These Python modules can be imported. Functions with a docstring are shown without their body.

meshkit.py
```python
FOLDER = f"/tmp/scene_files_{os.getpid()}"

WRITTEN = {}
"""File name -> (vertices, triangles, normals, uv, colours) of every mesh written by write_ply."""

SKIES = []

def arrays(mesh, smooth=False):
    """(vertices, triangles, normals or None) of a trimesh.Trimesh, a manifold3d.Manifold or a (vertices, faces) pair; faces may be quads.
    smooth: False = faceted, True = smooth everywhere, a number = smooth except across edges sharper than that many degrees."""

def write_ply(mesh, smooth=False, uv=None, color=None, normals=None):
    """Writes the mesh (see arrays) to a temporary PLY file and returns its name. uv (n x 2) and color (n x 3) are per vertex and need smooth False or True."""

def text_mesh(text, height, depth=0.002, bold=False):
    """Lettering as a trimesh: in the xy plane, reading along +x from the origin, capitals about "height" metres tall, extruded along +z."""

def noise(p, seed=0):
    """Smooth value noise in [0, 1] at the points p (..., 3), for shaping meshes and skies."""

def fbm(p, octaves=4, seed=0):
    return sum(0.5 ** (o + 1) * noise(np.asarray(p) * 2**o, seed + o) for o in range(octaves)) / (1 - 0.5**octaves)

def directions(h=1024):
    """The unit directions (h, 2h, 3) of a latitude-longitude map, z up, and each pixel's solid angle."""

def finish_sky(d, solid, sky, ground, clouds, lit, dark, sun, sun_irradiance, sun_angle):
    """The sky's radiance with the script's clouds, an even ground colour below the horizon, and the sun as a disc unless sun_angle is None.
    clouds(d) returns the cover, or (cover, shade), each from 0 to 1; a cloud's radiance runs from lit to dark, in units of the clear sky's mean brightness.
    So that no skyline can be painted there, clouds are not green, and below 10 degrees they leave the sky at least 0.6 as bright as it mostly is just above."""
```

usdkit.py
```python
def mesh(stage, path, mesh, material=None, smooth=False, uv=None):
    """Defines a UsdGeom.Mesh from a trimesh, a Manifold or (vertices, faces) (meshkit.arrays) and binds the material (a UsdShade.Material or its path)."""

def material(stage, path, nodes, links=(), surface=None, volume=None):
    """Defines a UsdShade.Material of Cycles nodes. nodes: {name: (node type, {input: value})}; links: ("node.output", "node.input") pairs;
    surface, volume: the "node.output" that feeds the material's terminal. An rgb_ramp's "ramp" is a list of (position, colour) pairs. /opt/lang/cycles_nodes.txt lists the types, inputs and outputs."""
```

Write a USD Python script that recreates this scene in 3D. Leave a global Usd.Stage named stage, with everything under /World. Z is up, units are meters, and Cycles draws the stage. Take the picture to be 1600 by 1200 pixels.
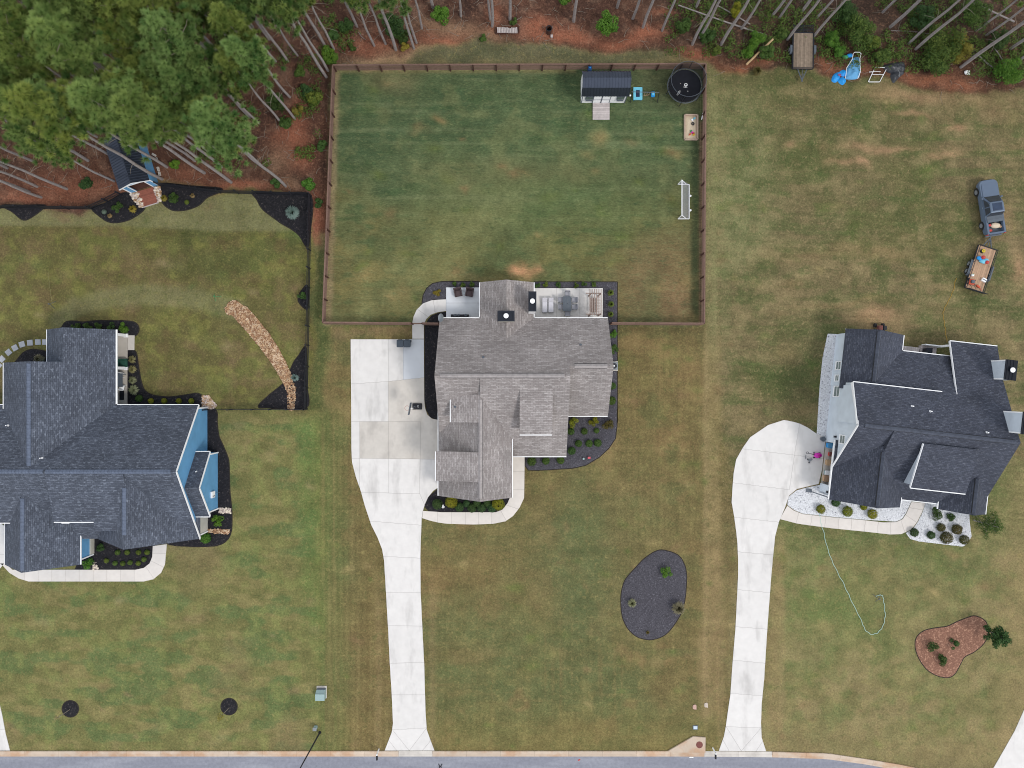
import math, random
import numpy as np
import trimesh, shapely
from shapely.geometry import Polygon, LineString, Point, MultiPolygon
from shapely.ops import polygonize, unary_union
from scipy.spatial import Delaunay
from scipy.ndimage import gaussian_filter
from pxr import Usd, UsdGeom, UsdLux, UsdShade, Gf, Sdf, Vt
import usdkit, meshkit

# ------------------------------------------------------------------ camera, sky, sun, exposure
stage = Usd.Stage.CreateInMemory()
UsdGeom.SetStageUpAxis(stage, UsdGeom.Tokens.z)
UsdGeom.SetStageMetersPerUnit(stage, 1.0)
UsdGeom.Xform.Define(stage, '/World')
UsdGeom.Scope.Define(stage, '/World/Looks')
CAM_H, CAM_F = 75.33, 1130.0          # flying height in metres, focal length in picture widths/1600
cam = UsdGeom.Camera.Define(stage, '/World/camera')
cam.AddTranslateOp().Set(Gf.Vec3d(0, 0, CAM_H))
cam.CreateHorizontalApertureAttr(36.0); cam.CreateVerticalApertureAttr(27.0)
cam.CreateFocalLengthAttr(18.0 * CAM_F / 800.0)
cam.CreateClippingRangeAttr(Gf.Vec2f(0.5, 3000))
cam.CreateExposureAttr(0.17)
SUN_AZ, SUN_EL = math.radians(126), math.radians(50)       # azimuth measured from +y (north) towards +x
sky_mat = usdkit.material(stage, '/World/Looks/overcast_sky', {
    'sky': ('sky_texture', {'sky_type': 'single_scattering', 'sun_disc': False, 'sun_elevation': SUN_EL, 'sun_rotation': SUN_AZ}),
    'tc': ('texture_coordinate', {}),
    'cn': ('noise_texture', {'scale': 2.2, 'detail': 5.0, 'roughness': 0.55}),
    'cr': ('rgb_ramp', {'ramp': [(0.25, (7.5, 7.9, 8.6)), (0.75, (11.5, 11.9, 12.4))]}),
    'mx': ('mix', {'fac': 0.88}),
    'bg': ('background_shader', {'strength': 0.1}),
}, [('tc.generated', 'cn.vector'), ('cn.fac', 'cr.fac'), ('sky.color', 'mx.color1'), ('cr.color', 'mx.color2'), ('mx.color', 'bg.color')], surface='bg.background')
dome = UsdLux.DomeLight.Define(stage, '/World/sky')
UsdShade.MaterialBindingAPI.Apply(dome.GetPrim()).Bind(sky_mat)
dome.GetPrim().SetCustomDataByKey('kind', 'structure')
sun = UsdLux.DistantLight.Define(stage, '/World/sun')
sun.CreateNormalizeAttr(True); sun.CreateIntensityAttr(0.4); sun.CreateAngleAttr(13.0); sun.CreateColorAttr(Gf.Vec3f(1.0, 0.96, 0.9))
sun.AddRotateXYZOp().Set(Gf.Vec3f(0, 90 - math.degrees(SUN_EL), 90 - math.degrees(SUN_AZ)))

# ------------------------------------------------------------------ helpers
rng = np.random.default_rng(7)
K = 1.35
def lin(c):
    c = np.asarray(c, float) / 255.0
    return np.where(c <= 0.04045, c / 12.92, ((c + 0.055) / 1.055) ** 2.4)
def A(r, g, b, k=None):
    return tuple(np.clip(lin((r, g, b)) / (k or K), 0.003, 0.85))
def P(px, py, z=0.0):
    """The point at height z that stands at this place of the survey picture (1600 x 1200 grid, nadir at its centre)."""
    return np.array([(px - 800) * (CAM_H - z) / CAM_F, (600 - py) * (CAM_H - z) / CAM_F, z])
def XY(px, py, z=0.0):
    return tuple(P(px, py, z)[:2])
def G(pts, z=0.0):
    return Polygon([XY(x, y, z) for x, y in pts]).buffer(0)
def spline(pts, n=6, closed=True):
    p = np.asarray(pts, float); m = len(p); out = []
    for i in range(m if closed else m - 1):
        a, b, c, d = (p[(i + k) % m] if closed else p[min(max(i + k, 0), m - 1)] for k in (-1, 0, 1, 2))
        for t in np.arange(n) / n:
            out.append(0.5 * ((2 * b) + (c - a) * t + (2 * a - 5 * b + 4 * c - d) * t * t + (3 * b - a - 3 * c + d) * t ** 3))
    if not closed: out.append(p[-1])
    return [tuple(o) for o in out]
def SG(pts, n=6):
    return G(spline(pts, n))
ORD = ['first', 'second', 'third', 'fourth', 'fifth', 'sixth', 'seventh', 'eighth', 'ninth', 'tenth', 'eleventh', 'twelfth', 'thirteenth', 'fourteenth', 'fifteenth', 'sixteenth', 'seventeenth', 'eighteenth', 'nineteenth', 'twentieth', 'twenty-first', 'twenty-second', 'twenty-third', 'twenty-fourth', 'twenty-fifth', 'twenty-sixth', 'twenty-seventh', 'twenty-eighth', 'twenty-ninth', 'thirtieth']

class MB:
    """Collects shapes that become one mesh."""
    def __init__(self): self.v, self.f, self.n = [], [], 0
    def add(self, v, f):
        v, f = np.asarray(v, float), np.asarray(f, int)
        if f.ndim == 2 and f.shape[1] == 4: f = np.vstack([f[:, [0, 1, 2]], f[:, [0, 2, 3]]])
        self.v.append(v); self.f.append(f + self.n); self.n += len(v); return self
    def tm(self, m): return self.add(m.vertices, m.faces)
    def box(self, x0, x1, y0, y1, z0, z1):
        v = [(x, y, z) for z in (z0, z1) for x, y in ((x0, y0), (x1, y0), (x1, y1), (x0, y1))]
        return self.add(v, [(3, 2, 1, 0), (4, 5, 6, 7), (0, 1, 5, 4), (1, 2, 6, 5), (2, 3, 7, 6), (3, 0, 4, 7)])
    def beam(self, p, q, w, h, up=(0, 0, 1)):
        p, q, up = np.asarray(p, float), np.asarray(q, float), np.asarray(up, float)
        d = (q - p) / np.linalg.norm(q - p)
        s = np.cross(d, up)
        s = s / np.linalg.norm(s) if np.linalg.norm(s) > 1e-6 else np.array([1.0, 0, 0])
        u = np.cross(s, d)
        v = [o + a * s * w / 2 + b * u * h / 2 for o in (p, q) for a, b in ((-1, -1), (1, -1), (1, 1), (-1, 1))]
        return self.add(v, [(3, 2, 1, 0), (4, 5, 6, 7), (0, 1, 5, 4), (1, 2, 6, 5), (2, 3, 7, 6), (3, 0, 4, 7)][::1])
    def tube(self, pts, r, n=8, cap=True):
        pts = np.asarray(pts, float); m = len(pts); r = np.broadcast_to(r, m)
        a = np.arange(n) * 2 * math.pi / n; V = []
        t0 = pts[1] - pts[0]; ref = np.array([0, 0, 1.0]) if abs(t0[2]) < 0.9 * np.linalg.norm(t0) else np.array([1.0, 0, 0])
        for i in range(m):
            t = pts[min(i + 1, m - 1)] - pts[max(i - 1, 0)]; t = t / (np.linalg.norm(t) + 1e-12)
            s = np.cross(t, ref); s /= np.linalg.norm(s) + 1e-12; u = np.cross(s, t)
            V.append(pts[i] + r[i] * (np.cos(a)[:, None] * s + np.sin(a)[:, None] * u))
        V = np.vstack(V); F = []
        for i in range(m - 1):
            for k in range(n):
                k2 = (k + 1) % n; F.append((i * n + k, i * n + k2, (i + 1) * n + k2, (i + 1) * n + k))
        self.add(V, np.array(F)[:, ::-1])
        if cap:
            V2 = np.vstack([V[:n], pts[:1], V[-n:], pts[-1:]])
            self.add(V2, [(k, (k + 1) % n, n) for k in range(n)] + [(n + 1 + (k + 1) % n, n + 1 + k, 2 * n + 1) for k in range(n)])
        return self
    def cyl(self, x, y, z0, z1, r, n=16, r1=None):
        return self.tube([(x, y, z0), (x, y, z1)], [r, r if r1 is None else r1], n)
    def ext(self, poly, z0, z1):
        for g in getattr(poly, 'geoms', [poly]):
            if g.is_empty or g.area < 1e-5: continue
            m = trimesh.creation.extrude_polygon(g, z1 - z0, engine='earcut'); m.apply_translation((0, 0, z0)); self.tm(m)
        return self
    def prism(self, o, u, w, prof, length):
        """profile in (across, up) extruded along w from o; u is the across direction, up is z."""
        o, u, w = (np.asarray(k, float) for k in (o, u, w)); n = len(prof)
        a = [o + u * c + np.array([0, 0, h]) for c, h in prof]; b = [k + w * length for k in a]
        tri = trimesh.creation.triangulate_polygon(Polygon(prof), engine='earcut')
        # earcut keeps the order of points
        tv, tf = tri
        ta = [o + u * c + np.array([0, 0, h]) for c, h in tv]; tb = [k + w * length for k in ta]
        self.add(np.array(ta), tf); self.add(np.array(tb), np.asarray(tf)[:, ::-1])
        for i in range(n):
            j = (i + 1) % n; self.add([a[i], a[j], b[j], b[i]], [(3, 2, 1, 0)])
        return self
    def ico(self, c, r, sub=2, jitter=0, seed=0):
        m = trimesh.creation.icosphere(sub, 1.0); v = m.vertices.copy()
        if jitter: v *= 1 + jitter * (meshkit.noise(v * 1.7 + seed * 3.1, seed)[:, None] - 0.5) * 2
        return self.add(v * np.asarray(r, float) + np.asarray(c, float), m.faces)
    def hull(self, pts):
        m = trimesh.convex.convex_hull(np.asarray(pts, float)); return self.tm(m)
    def rbox(self, x0, x1, y0, y1, z0, z1, r=0.05, n=1):
        s = trimesh.creation.icosphere(n, r).vertices
        pts = [s + (x, y, z) for x in (x0 + r, x1 - r) for y in (y0 + r, y1 - r) for z in (z0 + r, z1 - r)]
        return self.hull(np.vstack(pts))
    def get(self):
        v, f = np.vstack(self.v), np.vstack(self.f)
        return v, f
USED = {}
def nm(parent, name):
    k = (parent, name); i = USED.get(k, 0); USED[k] = i + 1
    return f'{parent}/{name}' + (f'_{i:03d}' if i else '')
LOC = {}
def props(prim, label=None, cat=None, group=None, kind=None):
    for k, v in (('label', label), ('category', cat), ('group', group), ('kind', kind)):
        if v: prim.SetCustomDataByKey(k, v)
    return prim
def thing(name, label, cat, loc=(0, 0, 0), rot=None, group=None, kind=None):
    """Xform at the thing's base. rot None: parts are given in world coordinates; rot a number (degrees): parts are given in the thing's own frame."""
    path = nm('/World', name); x = UsdGeom.Xform.Define(stage, path)
    x.AddTranslateOp().Set(Gf.Vec3d(*map(float, loc)))
    if rot is not None: x.AddRotateZOp().Set(float(rot)); LOC[path] = np.zeros(3)
    else: LOC[path] = np.asarray(loc, float)
    props(x.GetPrim(), label, cat, group, kind); return path
def fixn(v, f):
    return v, f
def part(parent, name, mb, mat, smooth=False, label=None, uv=None, kind=None, tint=None):
    path = nm(parent, name)
    v, f = mb.get() if isinstance(mb, MB) else mb
    off = LOC.get(parent, np.zeros(3))
    m = usdkit.mesh(stage, path, (v - off, f), mat, smooth=smooth, uv=uv)
    if tint is not None:
        UsdGeom.PrimvarsAPI(m).CreatePrimvar('tint', Sdf.ValueTypeNames.Color3fArray, 'vertex').Set(Vt.Vec3fArray.FromNumpy(np.asarray(tint, np.float32)))
    LOC[path] = off
    props(m.GetPrim(), label, None, None, kind); return path
def solo(name, mb, mat, label=None, cat=None, group=None, kind=None, smooth=False, uv=None, tint=None):
    """A thing (or piece of setting) that is one mesh."""
    path = nm('/World', name); v, f = mb.get() if isinstance(mb, MB) else mb
    m = usdkit.mesh(stage, path, (v, f), mat, smooth=smooth, uv=uv)
    if tint is not None:
        UsdGeom.PrimvarsAPI(m).CreatePrimvar('tint', Sdf.ValueTypeNames.Color3fArray, 'vertex').Set(Vt.Vec3fArray.FromNumpy(np.asarray(tint, np.float32)))
    LOC[path] = np.zeros(3)
    props(m.GetPrim(), label, cat, group, kind); return path
def struct(name):
    path = nm('/World', name); x = UsdGeom.Xform.Define(stage, path); props(x.GetPrim(), kind='structure'); LOC[path] = np.zeros(3); return path

# ------------------------------------------------------------------ materials
MATS = {}
def pm(name, col, rough=0.8, var=0.25, scale=3.0, bump=0.0, bscale=None, metallic=0.0, rnd=0.0, spec=0.3, detail=5.0, col2=None, c2scale=0.5, c2lo=0.45, c2hi=0.6, transl=0.0, coat=0.0, stretch=None):
    """Paint, wood, soil ...: a colour broken up by noise of the surface's own position; rnd varies it from piece to piece; col2 are stains."""
    p = '/World/Looks/' + name
    col = np.asarray(col, float)
    n = {'tc': ('texture_coordinate', {}), 'n': ('noise_texture', {'scale': scale, 'detail': detail, 'roughness': 0.65}),
         'mr': ('map_range', {'from_min': 0.25, 'from_max': 0.75, 'to_min': 1 - var, 'to_max': 1 + var}),
         'm': ('mix', {'mix_type': 'multiply', 'fac': 1.0, 'color1': tuple(col)}),
         'b': ('principled_bsdf', {'roughness': rough, 'metallic': metallic, 'specular_ior_level': spec, 'coat_weight': coat})}
    l = [('tc.object', 'n.vector'), ('n.fac', 'mr.value')]
    src = 'm.color'
    if col2 is not None:
        n['n2'] = ('noise_texture', {'scale': c2scale, 'detail': 4.0, 'roughness': 0.6})
        n['r2'] = ('map_range', {'from_min': c2lo, 'from_max': c2hi, 'to_min': 0.0, 'to_max': 1.0, 'clamp': True})
        n['m2'] = ('mix', {'color1': tuple(col), 'color2': tuple(col2)})
        n['mp2'] = ('mapping', {'scale': stretch or (1, 1, 1)})
        l += [('tc.object', 'mp2.vector'), ('mp2.vector', 'n2.vector'), ('n2.fac', 'r2.value'), ('r2.result', 'm2.fac'), ('m2.color', 'm.color1')]
    l += [('mr.result', 'm.color2')]
    if rnd:
        n['oi'] = ('object_info', {}); n['rr'] = ('map_range', {'from_min': 0, 'from_max': 1, 'to_min': 1 - rnd, 'to_max': 1 + rnd})
        n['m3'] = ('mix', {'mix_type': 'multiply', 'fac': 1.0})
        l += [('oi.random', 'rr.value'), ('m.color', 'm3.color1'), ('rr.result', 'm3.color2')]; src = 'm3.color'
    l.append((src, 'b.base_color'))
    if bump:
        n['bn'] = ('noise_texture', {'scale': bscale or scale * 3, 'detail': 3.0}); n['bp'] = ('bump', {'strength': 1.0, 'distance': bump})
        l += [('tc.object', 'bn.vector'), ('bn.fac', 'bp.height'), ('bp.normal', 'b.normal')]
    surf = 'b.BSDF'
    if transl:
        n['tl'] = ('translucent_bsdf', {}); n['mc'] = ('mix_closure', {'fac': transl}); l += [(src, 'tl.color'), ('b.BSDF', 'mc.closure1'), ('tl.BSDF', 'mc.closure2')]; surf = 'mc.closure'
    MATS[name] = usdkit.material(stage, p, n, l, surface=surf); return MATS[name]

def shingle(name, c1, c2, cm, spot, bw=0.42, rh=0.17):
    """Asphalt shingles laid in courses along the eaves (uv in metres on each slope)."""
    return usdkit.material(stage, '/World/Looks/' + name, {
        'uv': ('texture_coordinate', {}),
        'w': ('noise_texture', {'scale': 0.7, 'detail': 2.0}),
        'br': ('brick_texture', {'scale': 1.0, 'brick_width': bw, 'row_height': rh, 'mortar_size': 0.012, 'mortar_smooth': 0.3, 'bias': -0.25, 'color1': c1, 'color2': c2, 'mortar': cm}),
        'mp': ('mapping', {'scale': (2.6, 5.5, 1.0)}),
        'n': ('noise_texture', {'scale': 1.0, 'detail': 2.5, 'roughness': 0.6}),
        'r': ('map_range', {'from_min': 0.56, 'from_max': 0.70, 'to_min': 0.0, 'to_max': 0.8, 'clamp': True}),
        'm': ('mix', {'color2': spot}),
        'n2': ('noise_texture', {'scale': 0.35, 'detail': 4.0}),
        'r2': ('map_range', {'from_min': 0.3, 'from_max': 0.7, 'to_min': 0.84, 'to_max': 1.16}),
        'm2': ('mix', {'mix_type': 'multiply', 'fac': 1.0}),
        'bp': ('bump', {'strength': 0.8, 'distance': 0.02}),
        'b': ('principled_bsdf', {'roughness': 0.85, 'specular_ior_level': 0.35}),
    }, [('uv.UV', 'br.vector'), ('uv.UV', 'mp.vector'), ('mp.vector', 'n.vector'), ('n.fac', 'r.value'), ('br.color', 'm.color1'), ('r.result', 'm.fac'), ('uv.UV', 'n2.vector'), ('n2.fac', 'r2.value'),
        ('m.color', 'm2.color1'), ('r2.result', 'm2.color2'), ('m2.color', 'b.base_color'), ('br.fac', 'bp.height'), ('bp.normal', 'b.normal')], surface='b.BSDF')

def siding(name, col, board=0.18):
    return usdkit.material(stage, '/World/Looks/' + name, {
        'tc': ('texture_coordinate', {}), 'w': ('wave_texture', {'wave_type': 'bands', 'bands_direction': 'z', 'profile': 'saw', 'scale': 1.0 / board / 3.183, 'distortion': 0.0}),
        'n': ('noise_texture', {'scale': 0.9, 'detail': 4.0}), 'mr': ('map_range', {'from_min': 0.3, 'from_max': 0.7, 'to_min': 0.92, 'to_max': 1.08}),
        'm': ('mix', {'mix_type': 'multiply', 'fac': 1.0, 'color1': col}), 'bp': ('bump', {'strength': 0.7, 'distance': 0.02}), 'b': ('principled_bsdf', {'roughness': 0.6, 'specular_ior_level': 0.3}),
    }, [('tc.object', 'w.vector'), ('tc.object', 'n.vector'), ('n.fac', 'mr.value'), ('mr.result', 'm.color2'), ('m.color', 'b.base_color'), ('w.fac', 'bp.height'), ('bp.normal', 'b.normal')], surface='b.BSDF')

def leafmat(name, col, tip, transl=0.3, rnd=0.12):
    return usdkit.material(stage, '/World/Looks/' + name, {
        'at': ('attribute', {'attribute': 'tint'}),
        'ge': ('geometry', {}), 'oi': ('object_info', {}),
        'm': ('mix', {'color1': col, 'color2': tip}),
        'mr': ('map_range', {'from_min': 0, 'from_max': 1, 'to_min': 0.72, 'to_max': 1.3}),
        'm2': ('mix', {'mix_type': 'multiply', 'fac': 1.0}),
        'mo': ('map_range', {'from_min': 0, 'from_max': 1, 'to_min': 1 - rnd, 'to_max': 1 + rnd}),
        'm3': ('mix', {'mix_type': 'multiply', 'fac': 1.0}),
        'hv': ('math', {'math_type': 'multiply', 'value2': 7.31}), 'hf': ('math', {'math_type': 'fraction'}), 'hu': ('mix', {'color1': (1 + 1.2 * rnd, 1.0, 1 - 1.6 * rnd), 'color2': (1 - 0.9 * rnd, 1.0, 1 + 1.2 * rnd)}), 'm4': ('mix', {'mix_type': 'multiply', 'fac': 1.0}),
        'b': ('principled_bsdf', {'roughness': 0.6, 'specular_ior_level': 0.3}), 'tl': ('translucent_bsdf', {}), 'mc': ('mix_closure', {'fac': transl}),
    }, [('at.fac', 'm.fac'), ('ge.random_per_island', 'mr.value'), ('m.color', 'm2.color1'), ('mr.result', 'm2.color2'), ('oi.random', 'mo.value'), ('m2.color', 'm3.color1'), ('mo.result', 'm3.color2'),
        ('oi.random', 'hv.value1'), ('hv.value', 'hf.value1'), ('hf.value', 'hu.fac'), ('m3.color', 'm4.color1'), ('hu.color', 'm4.color2'), ('m4.color', 'b.base_color'), ('m4.color', 'tl.color'), ('b.BSDF', 'mc.closure1'), ('tl.BSDF', 'mc.closure2')], surface='mc.closure')

def netmat(name, col, cover):
    return usdkit.material(stage, '/World/Looks/' + name, {'t': ('transparent_bsdf', {}), 'd': ('diffuse_bsdf', {'color': col}), 'm': ('mix_closure', {'fac': cover})},
                           [('t.BSDF', 'm.closure1'), ('d.BSDF', 'm.closure2')], surface='m.closure')

conc = pm('concrete', A(234, 230, 227), 0.85, 0.07, 1.2, 0.002, 30, rnd=0.035, col2=A(206, 202, 199), c2scale=0.8, c2lo=0.53, c2hi=0.76, stretch=(1.0, .3, 1))
conc_dull = pm('concrete_weathered', A(220, 213, 205), 0.85, 0.08, 1.2, 0.002, 30, rnd=0.04, col2=A(192, 185, 178), c2scale=0.6, c2lo=.5, c2hi=.75, stretch=(1, .5, 1))
conc_cool = pm('concrete_fresh', A(224, 227, 233), 0.85, 0.05, 1.0, 0.002, 30, rnd=0.04)
curbm = pm('kerb_concrete', A(212, 193, 174), 0.85, 0.10, 1.5, 0.003, 30, rnd=0.07, col2=A(200, 166, 138), c2scale=0.4)
asph = pm('asphalt', A(142, 144, 156), 0.9, 0.16, 3.0, 0.004, 40, col2=A(160, 162, 172), c2scale=0.5, c2lo=.45, c2hi=.7, stretch=(.25, 1.6, 1))
patio_m = pm('patio_concrete', A(196, 188, 178), 0.85, 0.07, 1.2, 0.002, 30)
conc_warm = pm("walk_concrete", A(234, 226, 219), 0.85, 0.07, 1.4, 0.002, 30, rnd=0.05)
paver_m = pm("paver_stone", A(186, 188, 194), 0.85, 0.12, 2.0, 0.003, 20, rnd=0.08)
seam_m = pm('joint_filler', A(158, 152, 148), 0.9, 0.15, 2)
mulch = pm('black_mulch', A(36, 35, 40), 0.95, 0.7, 6.0, 0.08, 8, detail=6, col2=A(84, 76, 72), c2scale=6.0, c2lo=0.60, c2hi=0.72)
mulch_g = pm('grey_mulch', A(78, 76, 83), 0.95, 0.55, 7.0, 0.06, 8, detail=6, col2=A(124, 122, 130), c2scale=8.0, c2lo=0.58, c2hi=0.70)
straw_m = pm('pine_straw', A(146, 106, 88), 0.95, 0.42, 6.0, 0.06, 9, detail=6, col2=A(186, 146, 122), c2scale=6.0, c2lo=0.55, c2hi=0.68)
edge_m = pm('cut_edge', A(50, 44, 42), 0.95, 0.3, 6)
gravel_m = pm('white_gravel', A(230, 231, 235), 0.8, 0.36, 9.0, 0.07, 12, detail=6, col2=A(140, 140, 150), c2scale=6.0, c2lo=0.56, c2hi=0.68)
stone_m = pm('river_stone', A(178, 140, 106), 0.7, 0.35, 1.8, rnd=0.1, col2=A(214, 190, 162), c2scale=3.0)
stone_p = pm('pale_stone', A(196, 180, 172), 0.7, 0.3, 2.0, rnd=0.2)
sh_a = shingle('shingle_slate', A(78, 84, 97), A(104, 111, 126), A(58, 64, 76), A(140, 148, 163))
sh_c = shingle('shingle_charcoal', A(66, 70, 83), A(86, 91, 106), A(52, 56, 67), A(112, 116, 128), bw=0.34)
sh_b = shingle('shingle_weathered', A(150, 142, 140), A(180, 173, 171), A(120, 113, 111), A(196, 190, 189), bw=0.5)
cap_a = pm('ridge_cap_slate', A(104, 114, 134), 0.85, 0.3, 3.0)
cap_c = pm('ridge_cap_charcoal', A(80, 85, 98), 0.85, 0.35, 3.0)
cap_b = pm('ridge_cap_weathered', A(172, 165, 164), 0.85, 0.25, 3.0)
blue_s = siding('blue_siding', A(112, 172, 218))
white_s = siding('pale_siding', A(222, 232, 242))
grey_s = siding('cream_siding', A(214, 210, 200))
white = pm('white_paint', (0.80, 0.80, 0.81), 0.5, 0.05, 3)
beige = pm('beige_paint', A(205, 200, 188), 0.6, 0.08, 3)
black = pm('black_paint', (0.016, 0.017, 0.022), 0.5, 0.2, 4, spec=0.25)
blackmetal = pm('black_metal', (0.012, 0.015, 0.023), 0.4, 0.15, 4, spec=0.25)
brownw = pm('brown_wood', A(130, 103, 92), 0.85, 0.25, 4.0, 0.004, 18, rnd=0.14)
dkpost = pm('dark_wood', A(82, 54, 46), 0.85, 0.25, 5.0, rnd=0.15)
deckw = pm('grey_wood', A(198, 188, 186), 0.85, 0.18, 3.0, 0.004, 18, rnd=0.14)
redw = pm('red_wood', A(150, 92, 76), 0.8, 0.2, 4, rnd=0.14)
tanw = pm('tan_plank', A(190, 156, 128), 0.8, 0.18, 3, rnd=0.14)
oldw = pm('old_plank', A(142, 126, 110), 0.9, 0.28, 3.5, rnd=0.2)
pergw = pm('cedar', A(160, 138, 128), 0.8, 0.2, 4, rnd=0.12)
rubber = pm('rubber', (0.02, 0.02, 0.022), 0.8, 0.2, 6)
glassd = pm('dark_glass', (0.018, 0.022, 0.03), 0.06, 0.0, 1, spec=0.8)
glassw = pm('window_glass', A(92, 104, 100), 0.08, 0.1, 1, spec=0.8)
truckp = pm('grey_blue_paint', A(96, 112, 134), 0.35, 0.04, 1, metallic=0.2, coat=0.4, spec=0.4)
chrome = pm('bright_metal', (0.55, 0.56, 0.58), 0.3, 0.05, 2, metallic=0.9)
galv = pm('galvanised', A(150, 155, 160), 0.45, 0.12, 4, metallic=0.4)
binm = pm('dark_plastic', A(66, 76, 88), 0.5, 0.1, 3)
cyan = pm('sky_blue_cloth', A(106, 172, 220), 0.75, 0.10, 3, 0.02, 3)
blueb = pm('bright_blue_plastic', A(40, 158, 238), 0.45, 0.12, 3)
teal = pm('pale_blue_vinyl', A(120, 205, 232), 0.5, 0.08, 3)
redp = pm('red_plastic', A(205, 72, 66), 0.5, 0.15, 4)
orange = pm('orange_paint', A(208, 92, 62), 0.5, 0.15, 4)
yellow = pm('yellow_plastic', A(226, 200, 50), 0.5, 0.1, 4)
pink = pm('pink_plastic', A(226, 60, 190), 0.5, 0.12, 4)
greenp = pm('green_plastic', A(66, 150, 96), 0.5, 0.15, 4)
dgreen = pm('dark_green_fabric', A(40, 84, 70), 0.8, 0.15, 4)
brownf = pm('brown_wicker', A(86, 72, 74), 0.8, 0.25, 12)
cushion = pm('grey_cushion', A(212, 210, 218), 0.85, 0.06, 3)
charcoal = pm('charcoal_metal', A(96, 104, 114), 0.5, 0.1, 3)
sand = pm('sand', A(222, 204, 178), 0.95, 0.14, 5, 0.02, 9)
card = pm('cardboard', A(205, 172, 136), 0.85, 0.12, 3)
tarp = pm('black_tarp', A(52, 55, 62), 0.4, 0.25, 2.5, 0.05, 5, spec=0.6)
bark = pm('pine_bark', A(156, 148, 146), 0.9, 0.35, 5.0, 0.02, 9)
barkb = pm('dead_branch', A(150, 138, 126), 0.9, 0.25, 6)
stemm = pm('stem', A(96, 80, 66), 0.9, 0.2, 6)
util = pm('pale_green_enamel', A(160, 184, 184), 0.5, 0.06, 3)
rust = pm('rusty_iron', A(128, 78, 72), 0.8, 0.25, 6)
hosem = pm('pale_green_hose', A(186, 216, 204), 0.5, 0.1, 3)
yrope = pm('yellow_rope', A(190, 150, 60), 0.7, 0.1, 3)
net_b = netmat('black_net', (0.012, 0.012, 0.014), 0.5)
net_w = netmat('grey_net', (0.35, 0.35, 0.42), 0.26)

# ------------------------------------------------------------------ ground: lawns and forest floor share one grid of points
STEP = 2.6                                          # grid step in survey units (15 to the metre)
gx = np.arange(-110, 1711, STEP); gy = np.arange(-150, 1311, STEP)
GX, GY = np.meshgrid(gx, gy)
def fb(sx, sy, seed, oct=4):
    return meshkit.fbm(np.stack([GX / sx, GY / sy, np.full_like(GX, seed * 7.31)], -1), oct, seed)
wx = GX + (fb(60, 60, 1) - 0.5) * 40 + (fb(14, 14, 2) - 0.5) * 14
wy = GY + (fb(60, 60, 3) - 0.5) * 40 + (fb(14, 14, 4) - 0.5) * 14
def mask(pts, soft=6, warp=True, sm=False):
    pg = Polygon(spline(pts) if sm else pts).buffer(0)
    m = shapely.contains_xy(pg, (wx if warp else GX).ravel(), (wy if warp else GY).ravel()).reshape(GX.shape).astype(float)
    return gaussian_filter(m, soft / STEP) if soft else m
def blob(x, y, rx, ry):
    return np.exp(-(((wx - x) / rx) ** 2 + ((wy - y) / ry) ** 2))
COL = np.zeros(GX.shape + (3,)) + lin((118, 107, 76))
def lay(m, c):
    global COL
    COL = COL * (1 - m[..., None]) + lin(c) * m[..., None]
def sm(x, a, b):
    t = np.clip((x - a) / (b - a), 0, 1); return t * t * (3 - 2 * t)
n_l, n_m, n_s = fb(150, 120, 11), fb(45, 38, 12), fb(16, 16, 13)
streak_h, streak_v = fb(160, 7, 14, 3), fb(6, 260, 15, 3)
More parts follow.
